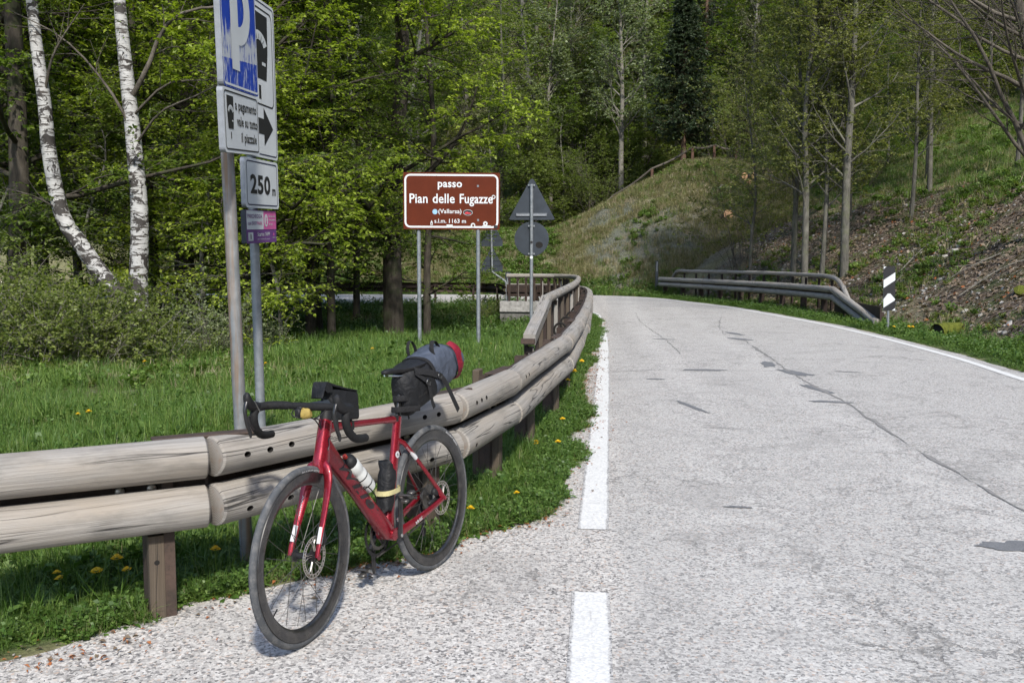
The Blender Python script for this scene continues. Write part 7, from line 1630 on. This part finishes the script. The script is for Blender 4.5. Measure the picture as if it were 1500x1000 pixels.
# bag behind the stem
sb = carried('stem_bag', 'small black box bag standing on the top tube behind the handlebar', 'bag', (.28, 0, .87))
sec = lambda x, zb_, zt, hw, r=.8: [(x, hw * np.sign(cos(t)) * abs(cos(t)) ** .32, (zb_ + zt) / 2 + (zt - zb_) / 2 * np.sign(sin(t)) * abs(sin(t)) ** .32) for t in np.linspace(0, 2 * pi, 28, endpoint=False)]
mb = MB(); mb.loft([sec(.208, .835, .945, .018), sec(.212, .828, .955, .027), sec(.25, .824, .952, .030), sec(.30, .818, .945, .0315), sec(.35, .812, .936, .032), sec(.388, .808, .926, .030), sec(.395, .815, .918, .022)]); o = cput(mb, 'bag_body', 'bag_black', sb); fix_normals(o.data)
mb = MB(); mb.loft([[(.150, -.027, .925), (.150, .027, .925), (.150, .027, .930), (.150, -.027, .930)], [(.165, -.031, .960), (.165, .031, .960), (.165, .031, .966), (.165, -.031, .966)], [(.176, -.0325, .984), (.176, .0325, .984), (.184, .0325, .988), (.184, -.0325, .988)], [(.215, -.0325, .968), (.215, .0325, .968), (.22, .0325, .975), (.22, -.0325, .975)], [(.30, -.0335, .944), (.30, .0335, .944), (.302, .0335, .950), (.302, -.0335, .950)], [(.385, -.031, .925), (.385, .031, .925), (.387, .031, .930), (.387, -.031, .930)]]); o = cput(mb, 'bag_flap', 'bag_black', sb, 25); fix_normals(o.data)
mb = MB(); mb.add([(.178, -.031, .945), (.213, -.0318, .940), (.213, -.0318, .968), (.180, -.0325, .983), (.163, -.0312, .958)], [(0, 1, 2, 3, 4)]); mb.add([(.178, .031, .945), (.213, .0318, .940), (.213, .0318, .968), (.180, .0325, .983), (.163, .0312, .958)], [(0, 1, 2, 3, 4)]); cput(mb, 'flap_side', 'bag_black', sb, 0)
mb = MB(); mb.add([(.205, -.012, .9795), (.255, -.012, .9625), (.255, .004, .9625), (.205, .004, .9795)], [(0, 1, 2, 3)]); cput(mb, 'bag_mark', 'chain_steel', sb, 0)
mb = MB(); mb.tube([(.352, 0, .815), (.352, -.022, .80), (.352, -.020, .775), (.352, 0, .77), (.352, .020, .775), (.352, .022, .80), (.352, 0, .815)], np.full((7, 2), (.0025, .008)), 6, False); cput(mb, 'strap', 'webbing', sb)
# yellow roll tucked under the bar
yr = carried('yellow_roll', 'small yellow cloth roll tucked under the handlebar', 'cloth roll', (.08, .01, .875))
mb = MB(); mb.tube(interp([(.070, .025, .878), (.078, .010, .876), (.086, -.016, .880)], n=8), np.array([(.012, .015), (.017, .019), (.018, .020), (.018, .021), (.019, .022), (.018, .021), (.016, .020), (.012, .016)]), 14, True); cput(mb, 'roll', 'roll_yellow', yr)
mb = MB(); mb.tube([(.076, .012, .900), (.070, .010, .872), (.085, .008, .856), (.098, .008, .874), (.092, .010, .900)], np.full((5, 2), (.006, .002)), 6, True); cput(mb, 'fold', 'roll_yellow', yr)

# big saddle bag
bg = carried('saddle_bag', 'long black and grey roll top bag with red lining hung behind the bicycle saddle', 'bag', (.92, 0, .92))
def bag_ring(t, n=30, wob=0.03, seed=0.0):
    """cross-section along the bag axis: t 0 at the seatpost, 1 at the rolled end"""
    ks = [0, .06, .16, .30, .45, .60, .80, 1.0]; cx = np.interp(t, ks, [.748, .762, .79, .845, .905, .965, 1.05, 1.125]); cz = np.interp(t, ks, [.858, .856, .862, .880, .902, .924, .954, .976]); hw = np.interp(t, ks, [.024, .044, .060, .074, .086, .094, .100, .102]); hh = np.interp(t, ks, [.074, .092, .104, .108, .108, .108, .104, .098])
    a = np.linspace(0, 2 * pi, n, endpoint=False); q = 1 + wob * 2 * fbm(np.cos(a) * 1.8 + seed + t * 3, np.sin(a) * 1.8 + t * 6, 3); tilt = np.array([.36, .93])
    if t < .2: tilt = np.array([.20, .98])
    return [(cx - tilt[0] * hh * s_ * k_, hw * c_ * k_, cz + tilt[1] * hh * s_ * k_) for c_, s_, k_ in zip(np.sign(np.cos(a)) * np.abs(np.cos(a)) ** .75, np.sign(np.sin(a)) * np.abs(np.sin(a)) ** .75, q)]
mb = MB(); mb.loft([bag_ring(t) for t in np.linspace(0, .53, 12)]); o = cput(mb, 'bag_body', 'bag_black', bg, 60); fix_normals(o.data)
mb = MB(); mb.loft([[tuple((np.array(p) - np.array(c)) * .992 + np.array(c)) for p in bag_ring(t, wob=.045)] for t in np.linspace(.51, 1, 14) for c in [np.mean(bag_ring(t), axis=0)]]); o = cput(mb, 'bag_rear', 'bag_grey', bg, 60); fix_normals(o.data)
# rolled closure: flattened lip with a red inside
e0 = np.array(bag_ring(1.0)); ec = e0.mean(0); lip = []
for k, (dx, fl, wd) in enumerate(((0, 1, 1), (.030, .80, 1.04), (.058, .55, 1.10), (.075, .42, 1.12))): lip.append([tuple(ec + np.array([dx, 0, dx * .25]) + (p - ec) * np.array([fl, wd, fl])) for p in e0])
mb = MB(); mb.loft(lip[:3], caps=False); o = cput(mb, 'rolled_lip', 'bag_grey', bg, 60)
mb = MB(); L3 = np.array(lip[2]); L4 = [tuple(ec + np.array([.082, 0, .012]) + (p - ec) * np.array([.50, 1.12, .62])) for p in e0]; L5 = [tuple(ec + np.array([.055, 0, .010]) + (p - ec) * np.array([.62, 1.09, .78])) for p in e0]
under = [[tuple(np.array(p) * 1) for p in r] for r in (L5, L4)]
n_ = len(e0); i0 = 10; sel = [(i % n_) for i in range(i0, i0 + 19)]
outer = np.array([ec + (p - ec) * np.array([1.0, 1.03, 1.06]) + np.array([.004, 0, 0]) for p in e0]); mid_ = np.array([ec + (p - ec) * np.array([1, 1.10, 1.12]) + np.array([.030, 0, .006]) for p in e0]); tip_ = np.array([ec + (p - ec) * np.array([.9, 1.05, 1.0]) + np.array([.056, 0, .012]) for p in e0])
V = [tuple(p) for r in (outer, mid_, tip_) for p in r[sel]]; k = len(sel); F = [(r * k + j, r * k + j + 1, (r + 1) * k + j + 1, (r + 1) * k + j) for r in range(2) for j in range(k - 1)]
mb.add(V, F); cput(mb, 'red_lining', 'bag_red', bg, 60)
mb = MB(); mb.add([tuple(p) for p in lip[2]], [tuple(range(n_))]); cput(mb, 'rolled_end', 'bag_grey', bg, 0)
def webbing(pts, w=.0095, th_=.0016, nm='strap', mat='webbing', A0=(0, 0, 1), n=16): m = MB(); m.tube(interp(pts, n=n), np.full((n, 2), (w, th_)), 6, True, A0=A0); return cput(m, nm, mat, bg)
# hoop straps standing up on top
webbing([(.955, .055, 1.005), (.950, .062, 1.045), (.958, .060, 1.082), (.978, .055, 1.085), (.996, .050, 1.055), (1.005, .048, 1.022)], .009, .0016, 'hoop_strap', A0=(0, 1, .2))
webbing([(.985, -.058, 1.008), (.980, -.050, 1.045), (.995, -.045, 1.078), (1.025, -.042, 1.082), (1.050, -.045, 1.055), (1.058, -.050, 1.030)], .011, .0016, 'hoop_strap', A0=(0, 1, .2))
for t in (.545,):
    r_ = np.array(bag_ring(t)); c_ = r_.mean(0); ring = [tuple(c_ + (p - c_) * 1.02) for p in r_[list(range(0, 16))]]; webbing(ring, .011, .0014, 'top_strap', A0=(1, 0, .3), n=20)
# compression straps hanging down the side
webbing([(.80, -.062, .955), (.84, -.079, .925), (.868, -.085, .905), (.875, -.092, .86), (.880, -.096, .815), (.893, -.098, .785)], .013, .0016, 'side_strap', A0=(1, 0, 0)); webbing([(.80, -.060, .965), (.88, -.083, .950), (.955, -.098, .925), (.99, -.103, .900), (1.02, -.110, .85), (1.055, -.116, .790), (1.085, -.118, .745)], .016, .0016, 'side_strap', A0=(.9, 0, .4))
for p in ((.868, -.088, .905), (.955, -.101, .925)): mb = MB(); mb.box(p, (.036, .012, .030), rotm(ry=.5), bev=.004); cput(mb, 'buckle', 'black_gloss', bg)
for z, x in ((.800, .728), (.848, .745)):
    webbing([(x - .012, .022, z), (x - .020, .0, z), (x - .012, -.024, z), (x + .03, -.044, z - .002), (x + .066, -.059, z - .005), (x + .090, -.066, z - .006)], .013, .0018, 'post_strap', A0=(.1, 0, 1))
webbing([(.785, .0, .790), (.800, -.01, .770), (.806, -.012, .745)], .007, .0015, 'tail_strap', A0=(1, 0, 0), n=6)
mb = MB(); V, F = text_mesh('ROCKBROS', .01); a = (V[:, 0] - V[:, 0].min()) / np.ptp(V[:, 0]); b = V[:, 1] / V[:, 1].max()
mb.add(np.stack([.815 + .055 * a + .002 * b, -.0655 - .012 * a, .842 + .014 * a + .010 * b], 1), F); cput(mb, 'bag_lettering', 'chain_steel', bg, 0)
for o in (bt, pc, sb, yr, bg): del o['_p']
